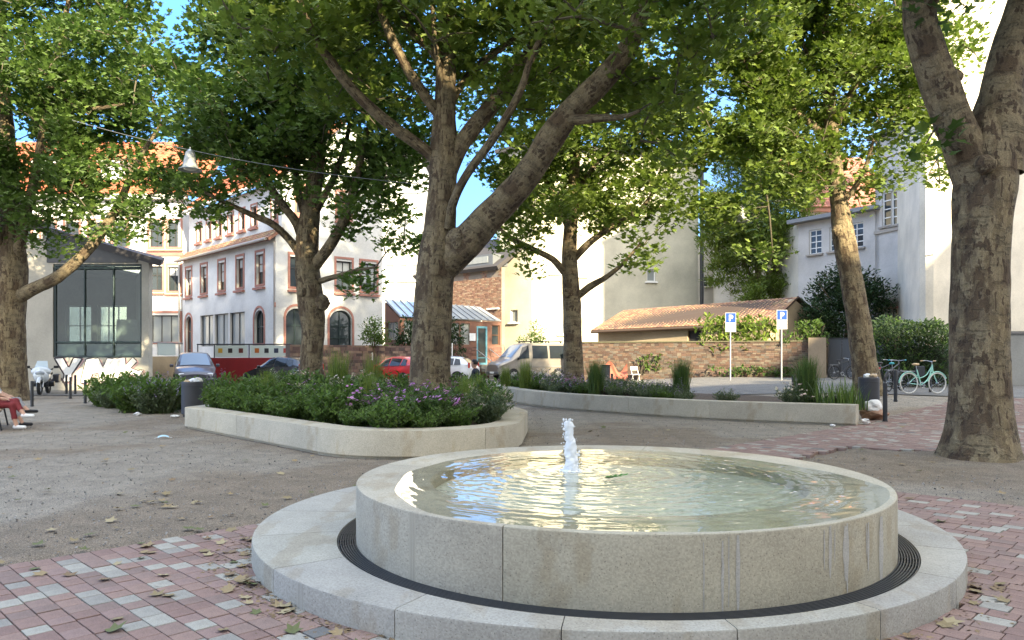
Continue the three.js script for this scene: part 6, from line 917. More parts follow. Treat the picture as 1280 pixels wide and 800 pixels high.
{ // touring motorcycle
  const t = thing('motorcycle', 'white touring motorcycle parked before the studio window', 'motorcycle', [-18.851, 0, -31], -PI / 2 + 0.35);
  const wm2 = (x, nm) => { const w = obj('wheel', new THREE.TorusGeometry(0.25, 0.065, 10, 28).translate(x, 0.31, 0), mRub, t); obj('rim', [new THREE.TorusGeometry(0.19, 0.02, 6, 24).translate(x, 0.31, 0), ...[0, 1, 2].map((k) => box(0.03, 0.38, 0.03, x, 0.31, 0, 0, 0, k * PI / 3))], mSteel, w); };
  wm2(0.75); wm2(-0.72); const wp = MP(C(0.62, 0.66, 0.68), 0.25, { clearcoat: 0.8 });
  const lathe = (pts, sx, sy, sz, x, y) => { const g = new THREE.SphereGeometry(1, 24, 16), p = g.attributes.position; g.scale(sx, sy, sz).translate(x, y, 0); return g; };
  obj('fairing', [lathe(0, 0.36, 0.34, 0.3, 0.42, 0.78), lathe(0, 0.2, 0.2, 0.36, 0.5, 0.92)], wp, t); obj('front_mudguard', [new THREE.TorusGeometry(0.34, 0.07, 8, 20, 2.2).rotateZ(0.5).translate(0.75, 0.31, 0)], wp, t);
  obj('windshield', patch((u, v) => [0.52 - 0.22 * v, 1.02 + 0.32 * v, (u - 0.5) * (0.5 - 0.14 * v) ], 8, 5), MP(C(0.5, 0.58, 0.62), 0.08, { side: THREE.DoubleSide }), t);
  obj('headlight', [lathe(0, 0.05, 0.08, 0.17, 0.74, 0.86)], MP(C(0.3, 0.33, 0.36), 0.08, {}), t); obj('tank', [lathe(0, 0.34, 0.17, 0.2, 0.02, 0.9)], wp, t); obj('seat', [rbox(0.75, 0.12, 0.32, 0.05, -0.45, 0.82, 0)], mRub, t); obj('engine', [rbox(0.6, 0.38, 0.4, 0.08, 0.0, 0.48, 0), cyl(0.11, 0.11, 0.75, 0.05, 0, 0).rotateX(PI / 2).translate(0, 0.42, 0)], mDarkMetal, t);
  for (const z of [-1, 1]) { obj('pannier', [rbox(0.5, 0.36, 0.22, 0.06, -0.7, 0.62, z * 0.32)], M(C(0.06, 0.06, 0.065), 0.5), t); obj('fork', [bar([0.75, 0.31, z * 0.1], [0.5, 0.95, z * 0.12], 0.025)], mSteel, t); obj('mirror', [bar([0.42, 1.0, z * 0.3], [0.38, 1.08, z * 0.46], 0.012), rbox(0.04, 0.1, 0.18, 0.02, 0.38, 1.1, z * 0.5)], mRub, t); }
  obj('handlebar', [bar([0.35, 1.0, -0.38], [0.35, 1.0, 0.38], 0.016)], mRub, t);
}
// ---------- bicycles ----------
function bicycle(label, pos, turn, frame, o = {}) {
  const t = thing('bicycle', label, 'bicycle', pos, turn), fm = M(frame, 0.4), R2 = 0.345, tyre = o.tyre ?? mRub;
  for (const x of [-0.54, 0.54]) { const w = obj('wheel', new THREE.TorusGeometry(R2 - 0.02, 0.02, 8, 40).translate(x, R2, 0), tyre, t); obj('spokes', Array.from({ length: 14 }, (_, k) => bar([x, R2, 0], [x + Math.cos(k * PI / 7) * (R2 - 0.03), R2 + Math.sin(k * PI / 7) * (R2 - 0.03), 0], 0.0025, 3)), mSteel, w); obj('hub', [new THREE.CylinderGeometry(0.022, 0.022, 0.1, 8).rotateX(PI / 2).translate(x, R2, 0)], mSteel, w); obj('mudguard', [new THREE.TorusGeometry(R2 + 0.025, 0.02, 5, 24, 2.6).rotateZ(x > 0 ? 0.4 : 0.5).scale(1, 1, 1.4).translate(x, R2, 0)], o.guard ?? fm, t); }
  const bb = [-0.08, 0.29, 0], hd = [0.36, 0.82, 0], ht = [0.34, 0.95, 0], st = [-0.24, 0.78, 0], ra = [-0.54, R2, 0];
  obj('frame', o.step ? [wire([ht.map((v, i) => v - [0, 0.1, 0][i]), [0.2, 0.5, 0], [0.02, 0.34, 0], bb], 0.022, 20), wire([[0.35, 0.92, 0], [0.1, 0.6, 0], [-0.16, 0.5, 0]], 0.016, 16), bar(bb, st, 0.02), bar(ra, bb, 0.014), bar(ra, [-0.2, 0.62, 0], 0.012), bar([0.36, 0.72, 0], ht, 0.026)] : [bar(bb, hd, 0.022), bar(st, ht, 0.02), bar(bb, st, 0.02), bar(ra, bb, 0.014), bar(ra, st, 0.012), bar([0.36, 0.76, 0], ht, 0.024)], fm, t);
  obj('fork', [wire([[0.36, 0.78, 0], [0.45, 0.52, 0], [0.54, R2, 0]], 0.016, 12)], fm, t); obj('seat_post', [bar(st, [-0.27, 0.93, 0], 0.013)], mSteel, t);
  const sg = new THREE.SphereGeometry(1, 16, 10).scale(0.14, 0.045, 0.085).translate(-0.28, 0.96, 0), p = sg.attributes.position; for (let i = 0; i < p.count; i++) { const x = p.getX(i); if (x > -0.28) p.setZ(i, p.getZ(i) * (1 - 0.65 * (x + 0.28) / 0.14)); } sg.computeVertexNormals(); obj('saddle', sg, M(o.saddle ?? C(0.02, 0.02, 0.02), 0.7), t);
  obj('handlebar', [bar(ht, [0.32, 1.05, 0], 0.014), wire([[0.16, 1.07, -0.28], [0.3, 1.08, -0.22], [0.34, 1.05, 0], [0.3, 1.08, 0.22], [0.16, 1.07, 0.28]], 0.012, 24)], mSteel, t); for (const z of [-0.28, 0.28]) obj('grip', [bar([0.13, 1.07, z], [0.24, 1.075, z * 0.95], 0.018)], M(o.saddle ?? C(0.02, 0.02, 0.02), 0.8), t);
  obj('crank', [new THREE.TorusGeometry(0.085, 0.012, 6, 24).translate(bb[0], bb[1], 0.05), bar([bb[0], bb[1], 0.06], [bb[0] + 0.12, bb[1] - 0.12, 0.07], 0.012), bar([bb[0], bb[1], -0.06], [bb[0] - 0.12, bb[1] + 0.12, -0.07], 0.012), box(0.1, 0.02, 0.08, bb[0] + 0.12, bb[1] - 0.12, 0.11), box(0.1, 0.02, 0.08, bb[0] - 0.12, bb[1] + 0.12, -0.11)], mSteel, t);
  obj('luggage_rack', [bar([-0.35, 0.74, 0.05], [-0.78, 0.74, 0.05], 0.008, 5), bar([-0.35, 0.74, -0.05], [-0.78, 0.74, -0.05], 0.008, 5), bar([-0.7, 0.74, 0.05], [-0.55, R2, 0.04], 0.007, 5)], mSteel, t); if (o.extra) o.extra(t); return t;
}
const bk = (px, Z) => [(px - 640) * Z / 962, gy((px - 640) * Z / 962, -Z) + 0.01, -Z];
bicycle('mint green step-through bicycle with a tan saddle and whitewall tyres', bk(1154, 25.2), 0.22, C(0.3, 0.6, 0.5), { step: 1, saddle: C(0.5, 0.36, 0.2), tyre: M(C(0.6, 0.58, 0.53), 0.8), extra: (t) => obj('cargo_bag', [rbox(0.32, 0.36, 0.14, 0.04, -0.02, 0.72, -0.12)], M(C(0.03, 0.035, 0.04), 0.9), t) });
bicycle('black city bicycle with a teal saddle cover beside the mint green one', bk(1119, 26.6), 0.75, C(0.012, 0.012, 0.014), { saddle: C(0.04, 0.3, 0.33) });
bicycle('black bicycle with a red cushion on its rack, nearest the hedge', bk(1107, 27.5), 0.5, C(0.015, 0.015, 0.018), { extra: (t) => obj('rack_cushion', [rbox(0.34, 0.06, 0.2, 0.02, -0.56, 0.78, 0)], M(C(0.5, 0.07, 0.06), 0.9), t) });
bicycle('dark bicycle leaning in the shade before the steel gate', bk(1054, 39), 0.3, C(0.02, 0.02, 0.022));
// ---------- street furniture ----------
function bollard(label, x, z, h, r, group) { const t = thing('bollard', label, 'bollard', [x, gy(x, z), z], 0, group); obj('post', new THREE.LatheGeometry([[r * 1.0, -0.05], [r, h - 0.14], [r * 0.9, h - 0.135], [r * 0.9, h - 0.12], [r, h - 0.115], [r, h - 0.02], [r * 0.85, h], [0, h]].map((q) => new THREE.Vector2(...q)), 18), M(C(0.035, 0.037, 0.04), 0.5, { metalness: 0.2 }), t); obj('base_ring', [cyl(r * 1.25, r * 1.3, 0.02, 0, 0.01, 0, 18)], mDarkMetal, t); return t; }
bollard('dark bollard standing beside the litter bin and the heaped rubbish', 8.68, -17.9, 0.9, 0.05);
bollard('dark bollard between the litter bin and the mint green bicycle', 11.265, -22.6, 0.9, 0.05);
bollard('dark bollard behind the front wheel of the mint bicycle', 14.135, -26, 0.55, 0.045);
bollard('dark bollard rising from the bed behind the curved seat wall', 7.867, -21.5, 0.95, 0.05);
bollard('dark bollard between the grey cabinet and the orange sheet', 3.898, -30, 0.85, 0.05);
for (const [px, Z] of [[40, 23.8], [88, 28], [83, 31], [94, 30.8], [106.5, 25.3], [33, 33]]) bollard('dark bollard in the row before the motorcycle and the studio', (px - 640) * Z / 962, -Z, 0.78, 0.045, 'bollards before the studio');
function litterBin(label, x, z, s = 1) {
  const t = thing('litter_bin', label, 'litter bin', [x, gy(x, z), z]); const m = M(C(0.04, 0.042, 0.048), 0.55);
  obj('shell', new THREE.LatheGeometry([[0, 0.06], [0.25, 0.06], [0.26, 0.08], [0.26, 0.86], [0.25, 0.9], [0.235, 0.9], [0.23, 0.3], [0, 0.3]].map((q) => new THREE.Vector2(...q)), 28), m, t); obj('foot', [cyl(0.2, 0.22, 0.07, 0, 0.03, 0, 20)], mBlack, t); obj('band', [new THREE.TorusGeometry(0.262, 0.008, 6, 32).rotateX(PI / 2).translate(0, 0.78, 0)], mDarkMetal, t);
  const r = rng(Math.round(Math.abs(x * 100))); for (let i = 0; i < 4; i++) { const g = new THREE.IcosahedronGeometry(0.09 + 0.04 * r(), 2), p = g.attributes.position; for (let k = 0; k < p.count; k++) { const f = 0.7 + 0.6 * noise3(p.getX(k) * 22 + i * 9, p.getY(k) * 22, p.getZ(k) * 22); p.setXYZ(k, p.getX(k) * f, p.getY(k) * f * 0.7, p.getZ(k) * f); } g.computeVertexNormals(); const o = obj('crumpled_rubbish', g, M([C(0.7, 0.7, 0.68), C(0.6, 0.58, 0.5), C(0.45, 0.33, 0.2), C(0.72, 0.74, 0.75)][i], 0.8), t); o.position.set((r() - 0.5) * 0.28, 0.88 + 0.05 * r(), (r() - 0.5) * 0.28); }
  return t;
}
litterBin('round dark litter bin at the corner of the round-nosed planter', -8.274, -19.9); litterBin('round dark litter bin at the end of the curved seat wall', 9.365, -20.2);
function crumple(name, label, cat, pos, s, col, sx = 1, sy = 0.7, seed = 1) { const g = new THREE.IcosahedronGeometry(s, 3), p = g.attributes.position; for (let k = 0; k < p.count; k++) { const f = 0.55 + 0.9 * noise3(p.getX(k) * 1.9 / s + seed * 9, p.getY(k) * 1.9 / s, p.getZ(k) * 1.9 / s, seed); p.setXYZ(k, p.getX(k) * f * sx, p.getY(k) * f * sy, p.getZ(k) * f); } g.computeVertexNormals(); const o = obj(name, triUV(g), M(col, 0.8)); tag(o, label, cat); o.position.set(...pos); return o; }
crumple('paper_bag', 'torn white paper bag lying on the rubbish by the litter bin', 'paper bag', [8.626, 0.34, -18.4], 0.2, C(0.72, 0.7, 0.66), 1, 0.9, 3); crumple('cardboard_box', 'squashed brown cardboard box under the white paper bag', 'cardboard box', [8.645, 0.19, -18.4], 0.24, C(0.3, 0.17, 0.1), 1.2, 0.7, 5); crumple('paper_scrap', 'crumpled white paper scrap beside the end of the curved seat wall', 'litter', [7.949, 0.1, -17.3], 0.1, C(0.72, 0.71, 0.68), 1, 0.6, 7);
crumple('paper_scrap', 'white paper scrap on the gravel below the litter bin', 'litter', [-8.578, 0.03, -19.6], 0.08, C(0.7, 0.7, 0.66), 1.3, 0.4, 9); crumple('paper_scrap', 'white paper scrap beside the ground bed edge', 'litter', [-9.876, 0.03, -20.3], 0.08, C(0.7, 0.7, 0.68), 1.2, 0.5, 11); crumple('paper_scrap', 'tiny white scrap on the gravel at the curved seat wall', 'litter', [7.086, 0.03, -17], 0.05, C(0.72, 0.72, 0.7), 1, 0.6, 13);
{ const g = new THREE.PlaneGeometry(0.19, 0.1, 12, 6).rotateX(-PI / 2), p = g.attributes.position; for (let i = 0; i < p.count; i++) p.setY(i, 0.02 + 0.03 * Math.cos(p.getX(i) * 14) + 0.012 * Math.cos(p.getZ(i) * 60)); g.computeVertexNormals(); const o = thing('face_mask', 'pale blue face mask lying on the gravel', 'face mask', [-6.662, 0, -14.7], 0.4); obj('pad', triUV(g), M(C(0.45, 0.66, 0.76), 0.9, { side: THREE.DoubleSide }), o); for (const s of [-1, 1]) obj('ear_loop', wire([[s * 0.09, 0.02, -0.04], [s * 0.15, 0.006, -0.02], [s * 0.15, 0.006, 0.03], [s * 0.09, 0.02, 0.04]], 0.002, 14, 5), mFrameW, o); }
// parking signs
{
  const cv = document.createElement('canvas'); cv.width = 256; cv.height = 460; const c = cv.getContext('2d');
  c.fillStyle = '#f4f4f2'; c.fillRect(0, 0, 256, 460); c.fillStyle = '#0b4fae'; c.fillRect(8, 8, 240, 228); c.fillStyle = '#fff'; c.font = 'bold 210px sans-serif'; c.textAlign = 'center'; c.textBaseline = 'middle'; c.fillText('P', 130, 128);
  c.strokeStyle = '#555'; c.lineWidth = 3; c.strokeRect(6, 246, 244, 100); c.strokeRect(6, 352, 244, 102); c.fillStyle = '#333'; c.beginPath(); c.arc(128, 276, 11, 0, 7); c.fill(); c.fillRect(118, 288, 20, 24); c.lineWidth = 6; c.strokeStyle = '#333'; c.beginPath(); c.arc(132, 318, 17, 0.2, 4.2); c.stroke(); c.fillStyle = '#1b57b0'; c.fillRect(30, 372, 58, 62); c.fillStyle = '#fff'; c.beginPath(); c.arc(59, 408, 20, PI, 0); c.fill(); c.fillStyle = '#444'; c.fillRect(110, 382, 110, 8); c.fillRect(110, 402, 90, 8);
  const tx = new THREE.CanvasTexture(cv); tx.colorSpace = THREE.SRGBColorSpace;
  const mk = (label, px, Z, yt, yb) => { const x = (px - 640) * Z / 962, y1 = 1.6 + (443 - yt) * Z / 962, y0 = 1.6 + (443 - yb) * Z / 962, t = thing('parking_sign', label, 'sign', [x, gy(x, -Z), -Z], 0.04), b = gy(x, -Z), h = y1 - y0, w = h * 256 / 460; obj('pole', [bar([0, -0.05, 0], [0, y1 - b, 0], 0.038, 12)], M(C(0.42, 0.43, 0.44), 0.4, { metalness: 0.6 }), t); const pl = new THREE.PlaneGeometry(w, h).translate(0, (y0 + y1) / 2 - b, 0.062); obj('sign_face', pl, M(C(0.6, 0.6, 0.6), 0.8, { map: tx }), t); obj('back_plate', [box(w, h, 0.012, 0, (y0 + y1) / 2 - b, 0.052)], mSteel, t); obj('clamp', [box(0.12, 0.05, 0.05, 0, y1 - b - 0.2, 0.025), box(0.12, 0.05, 0.05, 0, y0 - b + 0.2, 0.025)], mSteel, t); };
  mk('blue parking sign on a pole standing before the bright ivy', 913, 38.5, 391, 415); mk('blue parking sign on a pole standing before the shed gable', 977, 38, 387.5, 411.5);
}
// hanging street lamps on span wires
function spanLamp(label, wl, p0, p1, k, drop) {
  const A = V(...p0), B = V(...p1), w = [], sag = 0.5; for (let i = 0; i <= 12; i++) { const t = i / 12, p = A.clone().lerp(B, t); p.y -= sag * 4 * t * (1 - t) * 0.5; w.push(p.toArray()); }
  const s = obj('span_wire', wire(w, 0.008, 40, 5), M(C(0.14, 0.14, 0.14), 0.6)); tag(s, wl, 'wire');
  const at = A.clone().lerp(B, k); at.y -= sag * 2 * k * (1 - k) * 2 * 0.5; const t = thing('street_lamp', label, 'lamp', [at.x, at.y, at.z]);
  obj('shade', new THREE.LatheGeometry([[0.1, -0.04], [0.115, -0.06], [0.2, -0.46], [0.3, -0.52], [0.3, -0.54], [0.19, -0.48], [0.1, -0.08]].map((q) => new THREE.Vector2(...q)), 28), M(C(0.28, 0.29, 0.285), 0.5, { metalness: 0.2, side: THREE.DoubleSide }), t); obj('cap', [cyl(0.05, 0.1, 0.07, 0, -0.02, 0), bar([0, 0, 0], [0, 0.08, 0], 0.012)], mSteel, t); obj('glass_bowl', new THREE.SphereGeometry(0.19, 20, 8, 0, 2 * PI, PI / 2, PI / 2).scale(1, 0.25, 1).translate(0, -0.49, 0), M(C(0.6, 0.58, 0.54), 0.3), t);
}
spanLamp('white cone-shaped lamp hanging in the leaves before the orange roofs', 'thin span wire carrying the lamp before the orange roofs', [-12.578, 8.301, -22], [-1.778, 5.548, -18], 0.37, 0.1);
spanLamp('grey cone-shaped lamp hanging before the feathery tree', 'thin span wire carrying the lamp before the feathery tree', [2.054, 6.492, -26], [10.551, 6.875, -25], 0.645, 0.1);
{ // grey cabinet, orange sheet, posts by the garden wall
  const c = thing('utility_cabinet', 'slim grey utility cabinet among the grasses by the bed', 'cabinet', [3.77, 0, -31]); obj('housing', [rbox(0.34, 1.15, 0.3, 0.02, 0, 0.57, 0)], M(C(0.12, 0.12, 0.12), 0.6), c); obj('lid', [box(0.38, 0.04, 0.34, 0, 1.16, 0)], mDarkMetal, c); obj('door_panel', [box(0.28, 0.9, 0.012, 0, 0.6, 0.152)], M(C(0.14, 0.14, 0.14), 0.6), c);
  const g = patch((u, v) => [(u - 0.5) * 1.3, 1.1 * v * (0.7 + 0.3 * Math.sin(u * 7)) , 0.25 * Math.sin(u * 9 + v * 4) * 0.5 + 0.5 * (1 - v)], 24, 14); const o = obj('orange_sheet', g, M(C(0.36, 0.11, 0.065), 0.85, { side: THREE.DoubleSide })); tag(o, 'crumpled orange tarpaulin hung against the garden wall', 'tarpaulin'); o.position.set(6.014, 0.1, -44.6);
  const ch = thing('folding_chair', 'pale folding chair left standing at the garden wall', 'chair', [7.009, 0, -43.8], 0.3); for (const x of [-0.2, 0.2]) { obj('leg', [bar([x, 0, 0.25], [x, 0.9, -0.2], 0.018)], mFrameW, ch); obj('leg', [bar([x, 0, -0.2], [x, 0.46, 0.2], 0.018)], mFrameW, ch); } obj('seat', [rbox(0.44, 0.04, 0.4, 0.01, 0, 0.46, 0)], mFrameW, ch); obj('backrest', [rbox(0.44, 0.2, 0.03, 0.01, 0, 0.8, -0.16)], mFrameW, ch);
}
// ---------- people ----------
function figure(name, label, pos, turn, bones, extra, res = 88) {      // bones [[x,y,z], r, [x,y,z], r, colour]; one smooth body
  const lo = V(9, 9, 9), hi = V(-9, -9, -9); for (const [a, ra, b, rb] of bones) for (const [p, r] of [[a, ra], [b, rb]]) { lo.min(V(...p).addScalar(-r - 0.06)); hi.max(V(...p).addScalar(r + 0.06)); }
  const c = lo.clone().add(hi).multiplyScalar(0.5), S = Math.max(hi.x - lo.x, hi.y - lo.y, hi.z - lo.z) / 2 * 1.05, mc = new MarchingCubes(res, mBlack, false, true, 400000); mc.isolation = 0; mc.reset();
  const B = bones.map(([a, ra, b, rb, col, k]) => ({ a: V(...a), d: V(...b).sub(V(...a)), ra, rb, col, k: k ?? 0.03, c: V(...a).add(V(...b)).multiplyScalar(0.5), R: V(...a).distanceTo(V(...b)) / 2 + Math.max(ra, rb) })), L2 = B.map((b) => Math.max(1e-6, b.d.lengthSq()));
  const dist = (x, y, z, i) => { const b = B[i], px = x - b.a.x, py = y - b.a.y, pz = z - b.a.z, t = Math.min(1, Math.max(0, (px * b.d.x + py * b.d.y + pz * b.d.z) / L2[i])); return Math.hypot(px - b.d.x * t, py - b.d.y * t, pz - b.d.z * t) - lerp(b.ra, b.rb, t); };
  const h2 = res / 2; for (let k = 0; k < res; k++) for (let j = 0; j < res; j++) for (let i = 0; i < res; i++) { const x = c.x + (i - h2) / h2 * S, y = c.y + (j - h2) / h2 * S, z = c.z + (k - h2) / h2 * S; let m = 0.2; for (let q = 0; q < B.length; q++) { const bb2 = B[q].c, rr2 = B[q].R + 0.12; if ((x - bb2.x) ** 2 + (y - bb2.y) ** 2 + (z - bb2.z) ** 2 > rr2 * rr2) continue; const d = dist(x, y, z, q), kk = B[q].k, h = Math.max(kk - Math.abs(m - d), 0) / kk; m = Math.min(m, d) - h * h * kk * 0.25; } mc.field[i + j * res + k * res * res] = -m; }
  mc.update(); const n = mc.count, pos2 = new Float32Array(n * 3), nor = new Float32Array(n * 3), col = new Float32Array(n * 3);
  for (let i = 0; i < n; i++) { const x = c.x + mc.positionArray[3 * i] * S, y = c.y + mc.positionArray[3 * i + 1] * S, z = c.z + mc.positionArray[3 * i + 2] * S; pos2.set([x, y, z], 3 * i); nor.set([mc.normalArray[3 * i], mc.normalArray[3 * i + 1], mc.normalArray[3 * i + 2]], 3 * i); let m = 9, w = 0; for (let q = 0; q < B.length; q++) { const d = dist(x, y, z, q); if (d < m) { m = d; w = q; } } col.set(B[w].col, 3 * i); }
  const g = new THREE.BufferGeometry(); g.setAttribute('position', new THREE.BufferAttribute(pos2, 3)); g.setAttribute('color', new THREE.BufferAttribute(col, 3)); g.computeVertexNormals(); triUV(g);
  let gg = toCreasedNormals(g, 1.2); const t = thing(name, label, 'person', pos, turn); obj('body', gg, M(C(1, 1, 1), 0.8, { vertexColors: true }), t); if (extra) extra(t); return t;
}
const SKIN = [0.5, 0.3, 0.21];
function seated(label, pos, turn, o) {                     // faces +x, seat at 0.45 m
  const b = [], leg = (z, foot, knee, c) => { b.push([[0.02, 0.54, z], 0.095, knee, 0.062, c], [knee, 0.062, [lerp(knee[0], foot[0], 0.55), lerp(knee[1], foot[1], 0.55), lerp(knee[2], foot[2], 0.55)], 0.05, c], [[lerp(knee[0], foot[0], 0.5), lerp(knee[1], foot[1], 0.5), lerp(knee[2], foot[2], 0.5)], 0.045, [foot[0], foot[1] + 0.05, foot[2]], 0.036, o.shin ?? SKIN], [[foot[0] - 0.03, foot[1] + 0.035, foot[2]], 0.042, [foot[0] + 0.17, foot[1] + 0.03, foot[2] + (o.toe ?? 0)], 0.034, o.shoe, 0.02]); };
  leg(0.1, o.f1, o.k1, o.trouser); leg(-0.1, o.f2, o.k2, o.trouser);
  b.push([[0, 0.56, 0.08], 0.12, [0, 0.56, -0.08], 0.12, o.trouser], [[0, 0.6, 0], 0.13, [-0.05, 0.98, 0], 0.145, o.top, 0.06], [[-0.05, 1.0, -0.15], 0.075, [-0.05, 1.0, 0.15], 0.075, o.top, 0.06], [[-0.05, 1.02, 0], 0.06, [-0.02, 1.16, 0], 0.052, SKIN]);
  for (const z of [1, -1]) { const el = [0.06, 0.74, z * 0.25], hd = [0.3, 0.66, z * 0.12]; b.push([[-0.05, 1.0, z * 0.19], 0.055, el, 0.045, o.top], [el, 0.042, hd, 0.03, SKIN], [hd, 0.034, [0.36, 0.645, z * 0.1], 0.03, SKIN, 0.015]); for (let q = 0; q < 4; q++) b.push([[0.37, 0.645 + 0.004 * q, z * (0.07 + q * 0.02)], 0.0095, [0.43, 0.63 - 0.01 * Math.abs(q - 1.5), z * (0.06 + q * 0.021)], 0.008, SKIN, 0.006]); b.push([[0.33, 0.655, z * 0.075], 0.011, [0.38, 0.66, z * 0.045], 0.009, SKIN, 0.008]); }
  b.push([[-0.01, 1.26, 0], 0.098, [0.01, 1.34, 0], 0.1, SKIN, 0.03], [[0.04, 1.2, 0], 0.06, [0.045, 1.23, 0], 0.062, SKIN, 0.04], [[0.1, 1.27, 0], 0.014, [0.115, 1.25, 0], 0.016, SKIN, 0.012], [[0, 1.27, 0.1], 0.018, [0, 1.3, 0.1], 0.02, SKIN, 0.008], [[0, 1.27, -0.1], 0.018, [0, 1.3, -0.1], 0.02, SKIN, 0.008]);
  return figure('person', label, pos, turn, b, (t) => { const h = new THREE.SphereGeometry(0.117, 24, 16), p = h.attributes.position; for (let i = 0; i < p.count; i++) { const x = p.getX(i), y = p.getY(i), f = (x > 0.03 && y < 0.03) || y < -0.07 ? 0.72 : 1 + 0.06 * noise3(x * 30, y * 30, p.getZ(i) * 30); p.setXYZ(i, x * f, y * f, p.getZ(i) * f); } h.computeVertexNormals(); obj('hair', triUV(h.translate(-0.015, 1.325, 0)), M(C(...o.hair), 0.6), t); for (const z of [-0.035, 0.035]) obj('eye', new THREE.SphereGeometry(0.011, 10, 8).translate(0.092, 1.295, z), M(C(0.05, 0.035, 0.03), 0.2), t); obj('mouth', rbox(0.01, 0.008, 0.045, 0.003, 0.1, 1.21, 0), M(C(0.35, 0.12, 0.1), 0.6), t); }, 96);
}
{ // bench at the left with two people, one further back
  const bx = -11.1, t = thing('bench', 'slatted wooden bench on metal legs with two people sitting', 'bench', [bx - 0.33, 0, -16.95], 0.5); for (let i = 0; i < 5; i++) obj('seat_slat', [rbox(0.075, 0.03, 1.8, 0.006, -0.2 + i * 0.1, 0.43, 0.3)], M(C(0.3, 0.22, 0.14), 0.8), t); for (let i = 0; i < 3; i++) obj('back_slat', [rbox(0.03, 0.09, 1.8, 0.006, -0.3 - i * 0.03, 0.56 + i * 0.13, 0.3)], M(C(0.3, 0.22, 0.14), 0.8), t);
  for (const z of [-0.4, 1.0]) { obj('leg', [bar([0.24, 0, z], [0.16, 0.42, z], 0.018), bar([-0.3, 0, z], [-0.2, 0.42, z], 0.018), bar([-0.24, 0.41, z], [0.24, 0.41, z], 0.016), bar([-0.24, 0.41, z], [-0.37, 0.9, z], 0.016)], mDarkMetal, t); }
  seated('person in dark red trousers and white trainers sitting cross-legged on the bench', [bx - 0.02, 0, -16.4], 0.12, { trouser: [0.17, 0.018, 0.022], top: [0.7, 0.68, 0.66], shoe: [0.75, 0.75, 0.74], hair: [0.06, 0.035, 0.02], k1: [0.46, 0.52, 0.06], f1: [0.56, 0.02, 0.08], k2: [0.5, 0.6, -0.02], f2: [0.72, 0.26, 0.08] });
  seated('person in grey with black shoes sitting further along the bench', [bx - 0.42, 0, -17.05], 0.2, { trouser: [0.25, 0.25, 0.26], top: [0.3, 0.31, 0.33], shoe: [0.02, 0.02, 0.022], hair: [0.03, 0.02, 0.015], k1: [0.45, 0.52, 0.1], f1: [0.66, 0.02, 0.12], k2: [0.5, 0.58, -0.05], f2: [0.74, 0.3, 0.04] });
  const cb = thing('stone_block_seat', 'low concrete block seat behind the round-nosed planter', 'seat', [-1.347, 0, -27]); obj('block', [rbox(1.2, 0.42, 0.45, 0.02, 0, 0.21, 0)], mPlanter, cb); obj('plinth', [box(1.1, 0.05, 0.36, 0, 0.0, 0)], mKerb, cb);
  seated('person with dark hair in navy sitting low behind the planter flowers', [-1.319, -0.01, -26.9], PI * 0.9, { trouser: [0.03, 0.035, 0.05], top: [0.012, 0.016, 0.035], shoe: [0.03, 0.03, 0.03], hair: [0.012, 0.01, 0.008], k1: [0.45, 0.5, 0.1], f1: [0.46, 0.02, 0.12], k2: [0.45, 0.5, -0.1], f2: [0.48, 0.02, -0.12], shin: [0.03, 0.035, 0.05] });
}
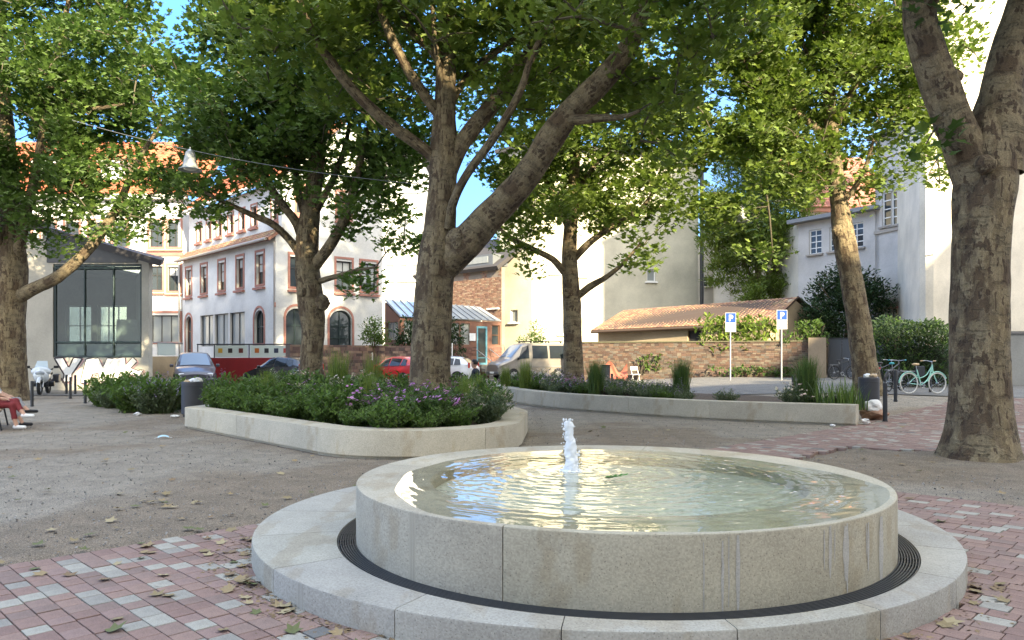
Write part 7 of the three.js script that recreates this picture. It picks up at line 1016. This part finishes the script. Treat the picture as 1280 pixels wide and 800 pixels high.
// ---------- fallen leaves ----------
{
  const r = rng(303), mats = [[0.3, 0.22, 0.11], [0.36, 0.29, 0.16], [0.22, 0.15, 0.08], [0.26, 0.2, 0.1], [0.13, 0.14, 0.05]].map((c) => M(C(...c), 0.85, { side: THREE.DoubleSide }));
  const curl = [0, 1, 2].map((k) => { const g = gPlane.clone(), p = g.attributes.position; for (let i = 0; i < p.count; i++) { const x = p.getX(i), z = p.getZ(i) + 0.3; p.setY(i, p.getY(i) * -0.4 + 0.45 * (k * 0.4 + 0.4) * (x * x + z * z * 0.6)); } g.computeVertexNormals(); return g.translate(0, 0.04, 0.3); });
  const ok = (x, z) => Math.hypot(x - SC[0], z - SC[1]) > 2.9 && !inside(bed1, x, z), put = (x, z, s, y) => { const o = obj('fallen_leaf', curl[Math.floor(r() * 3)], mats[Math.floor(r() * 5)]); tag(o, y ? 'dry plane leaf lying on the fountain step' : inPaved(x, z) ? 'dry plane leaf lying on the block paving' : 'dry plane leaf lying on the gravel', 'leaf', y ? 'leaves on the fountain step' : inPaved(x, z) ? 'leaves on the paving' : 'leaves on the gravel'); o.position.set(x, (y ?? gy(x, z)) + 0.008, z); o.rotation.set((r() - 0.5) * 0.4, r() * 6.28, (r() - 0.5) * 0.4); o.scale.setScalar(s); };
  for (let i = 0; i < 70;) { const z = -4.4 - 4.5 * r(), x = -4.2 + 3 * r() + (r() < 0.2 ? 6.5 : 0); if (!ok(x, z) || Math.abs(x) > -z * 0.68) continue; put(x, z, 0.07 + 0.06 * r()); i++; }
  for (let i = 0; i < 46; i++) { const a = PI + 0.3 + 1.35 * r() - (r() < 0.25 ? 1.6 : 0), [sx, sz] = dirA(a), d = 2.92 + 0.3 * r() * r(); put(SC[0] + d * sx, SC[1] + d * sz, 0.07 + 0.05 * r()); }
  for (let i = 0; i < 60;) { const z = -8 - 9 * r(), x = (r() * 2 - 1) * -z * 0.66; if (!ok(x, z)) continue; put(x, z, 0.08 + 0.06 * r()); i++; }
  for (const [px, py] of [[545, 725], [640, 730], [470, 700]]) { const Z = 1376 / (py - 443); put((px - 640) * Z / 962, -Z, 0.06, HS); }
  const list = []; for (let i = 0; i < 2600; i++) { let x, z; if (i < 1500) { const a = PI + 0.2 + 1.5 * r() - (r() < 0.2 ? 1.7 : 0), [sx, sz] = dirA(a), d = 2.88 + 0.42 * r() * r(); x = SC[0] + d * sx; z = SC[1] + d * sz; } else { z = -5 - 15 * r(); x = (r() * 2 - 1) * -z * 0.7; if (!ok(x, z)) continue; } const s = 0.012 + 0.035 * r() * r(), k = 0.6 + 0.7 * r(); list.push([new THREE.Matrix4().compose(V(x, gy(x, z) + 0.004, z), new THREE.Quaternion().setFromEuler(new THREE.Euler((r() - 0.5) * 0.7, r() * 6, (r() - 0.5) * 0.7)), V(s, s, s)), C(0.24 * k, 0.165 * k, 0.085 * k)]); }
  tag(inst('leaf_litter', curl[0], M(C(1, 1, 1), 0.9, { side: THREE.DoubleSide }), list), 'brown leaf crumbs and soil gathered along the fountain step', 'leaf litter');
  // green leaf cluster afloat near the jet
  const f = thing('floating_leaves', 'small clump of green leaves floating in the fountain', 'leaves', [0.819, WL + 0.006, -6.2]); for (let i = 0; i < 6; i++) { const o = obj('leaf', curl[i % 3], M(C(0.06, 0.12 + 0.02 * i, 0.025), 0.6, { side: THREE.DoubleSide }), f); o.position.set((r() - 0.5) * 0.16, 0.004 + i * 0.003, (r() - 0.5) * 0.06); o.rotation.y = r() * 6; o.scale.setScalar(0.08 + 0.03 * r()); }
}

renderer.render(scene, camera);
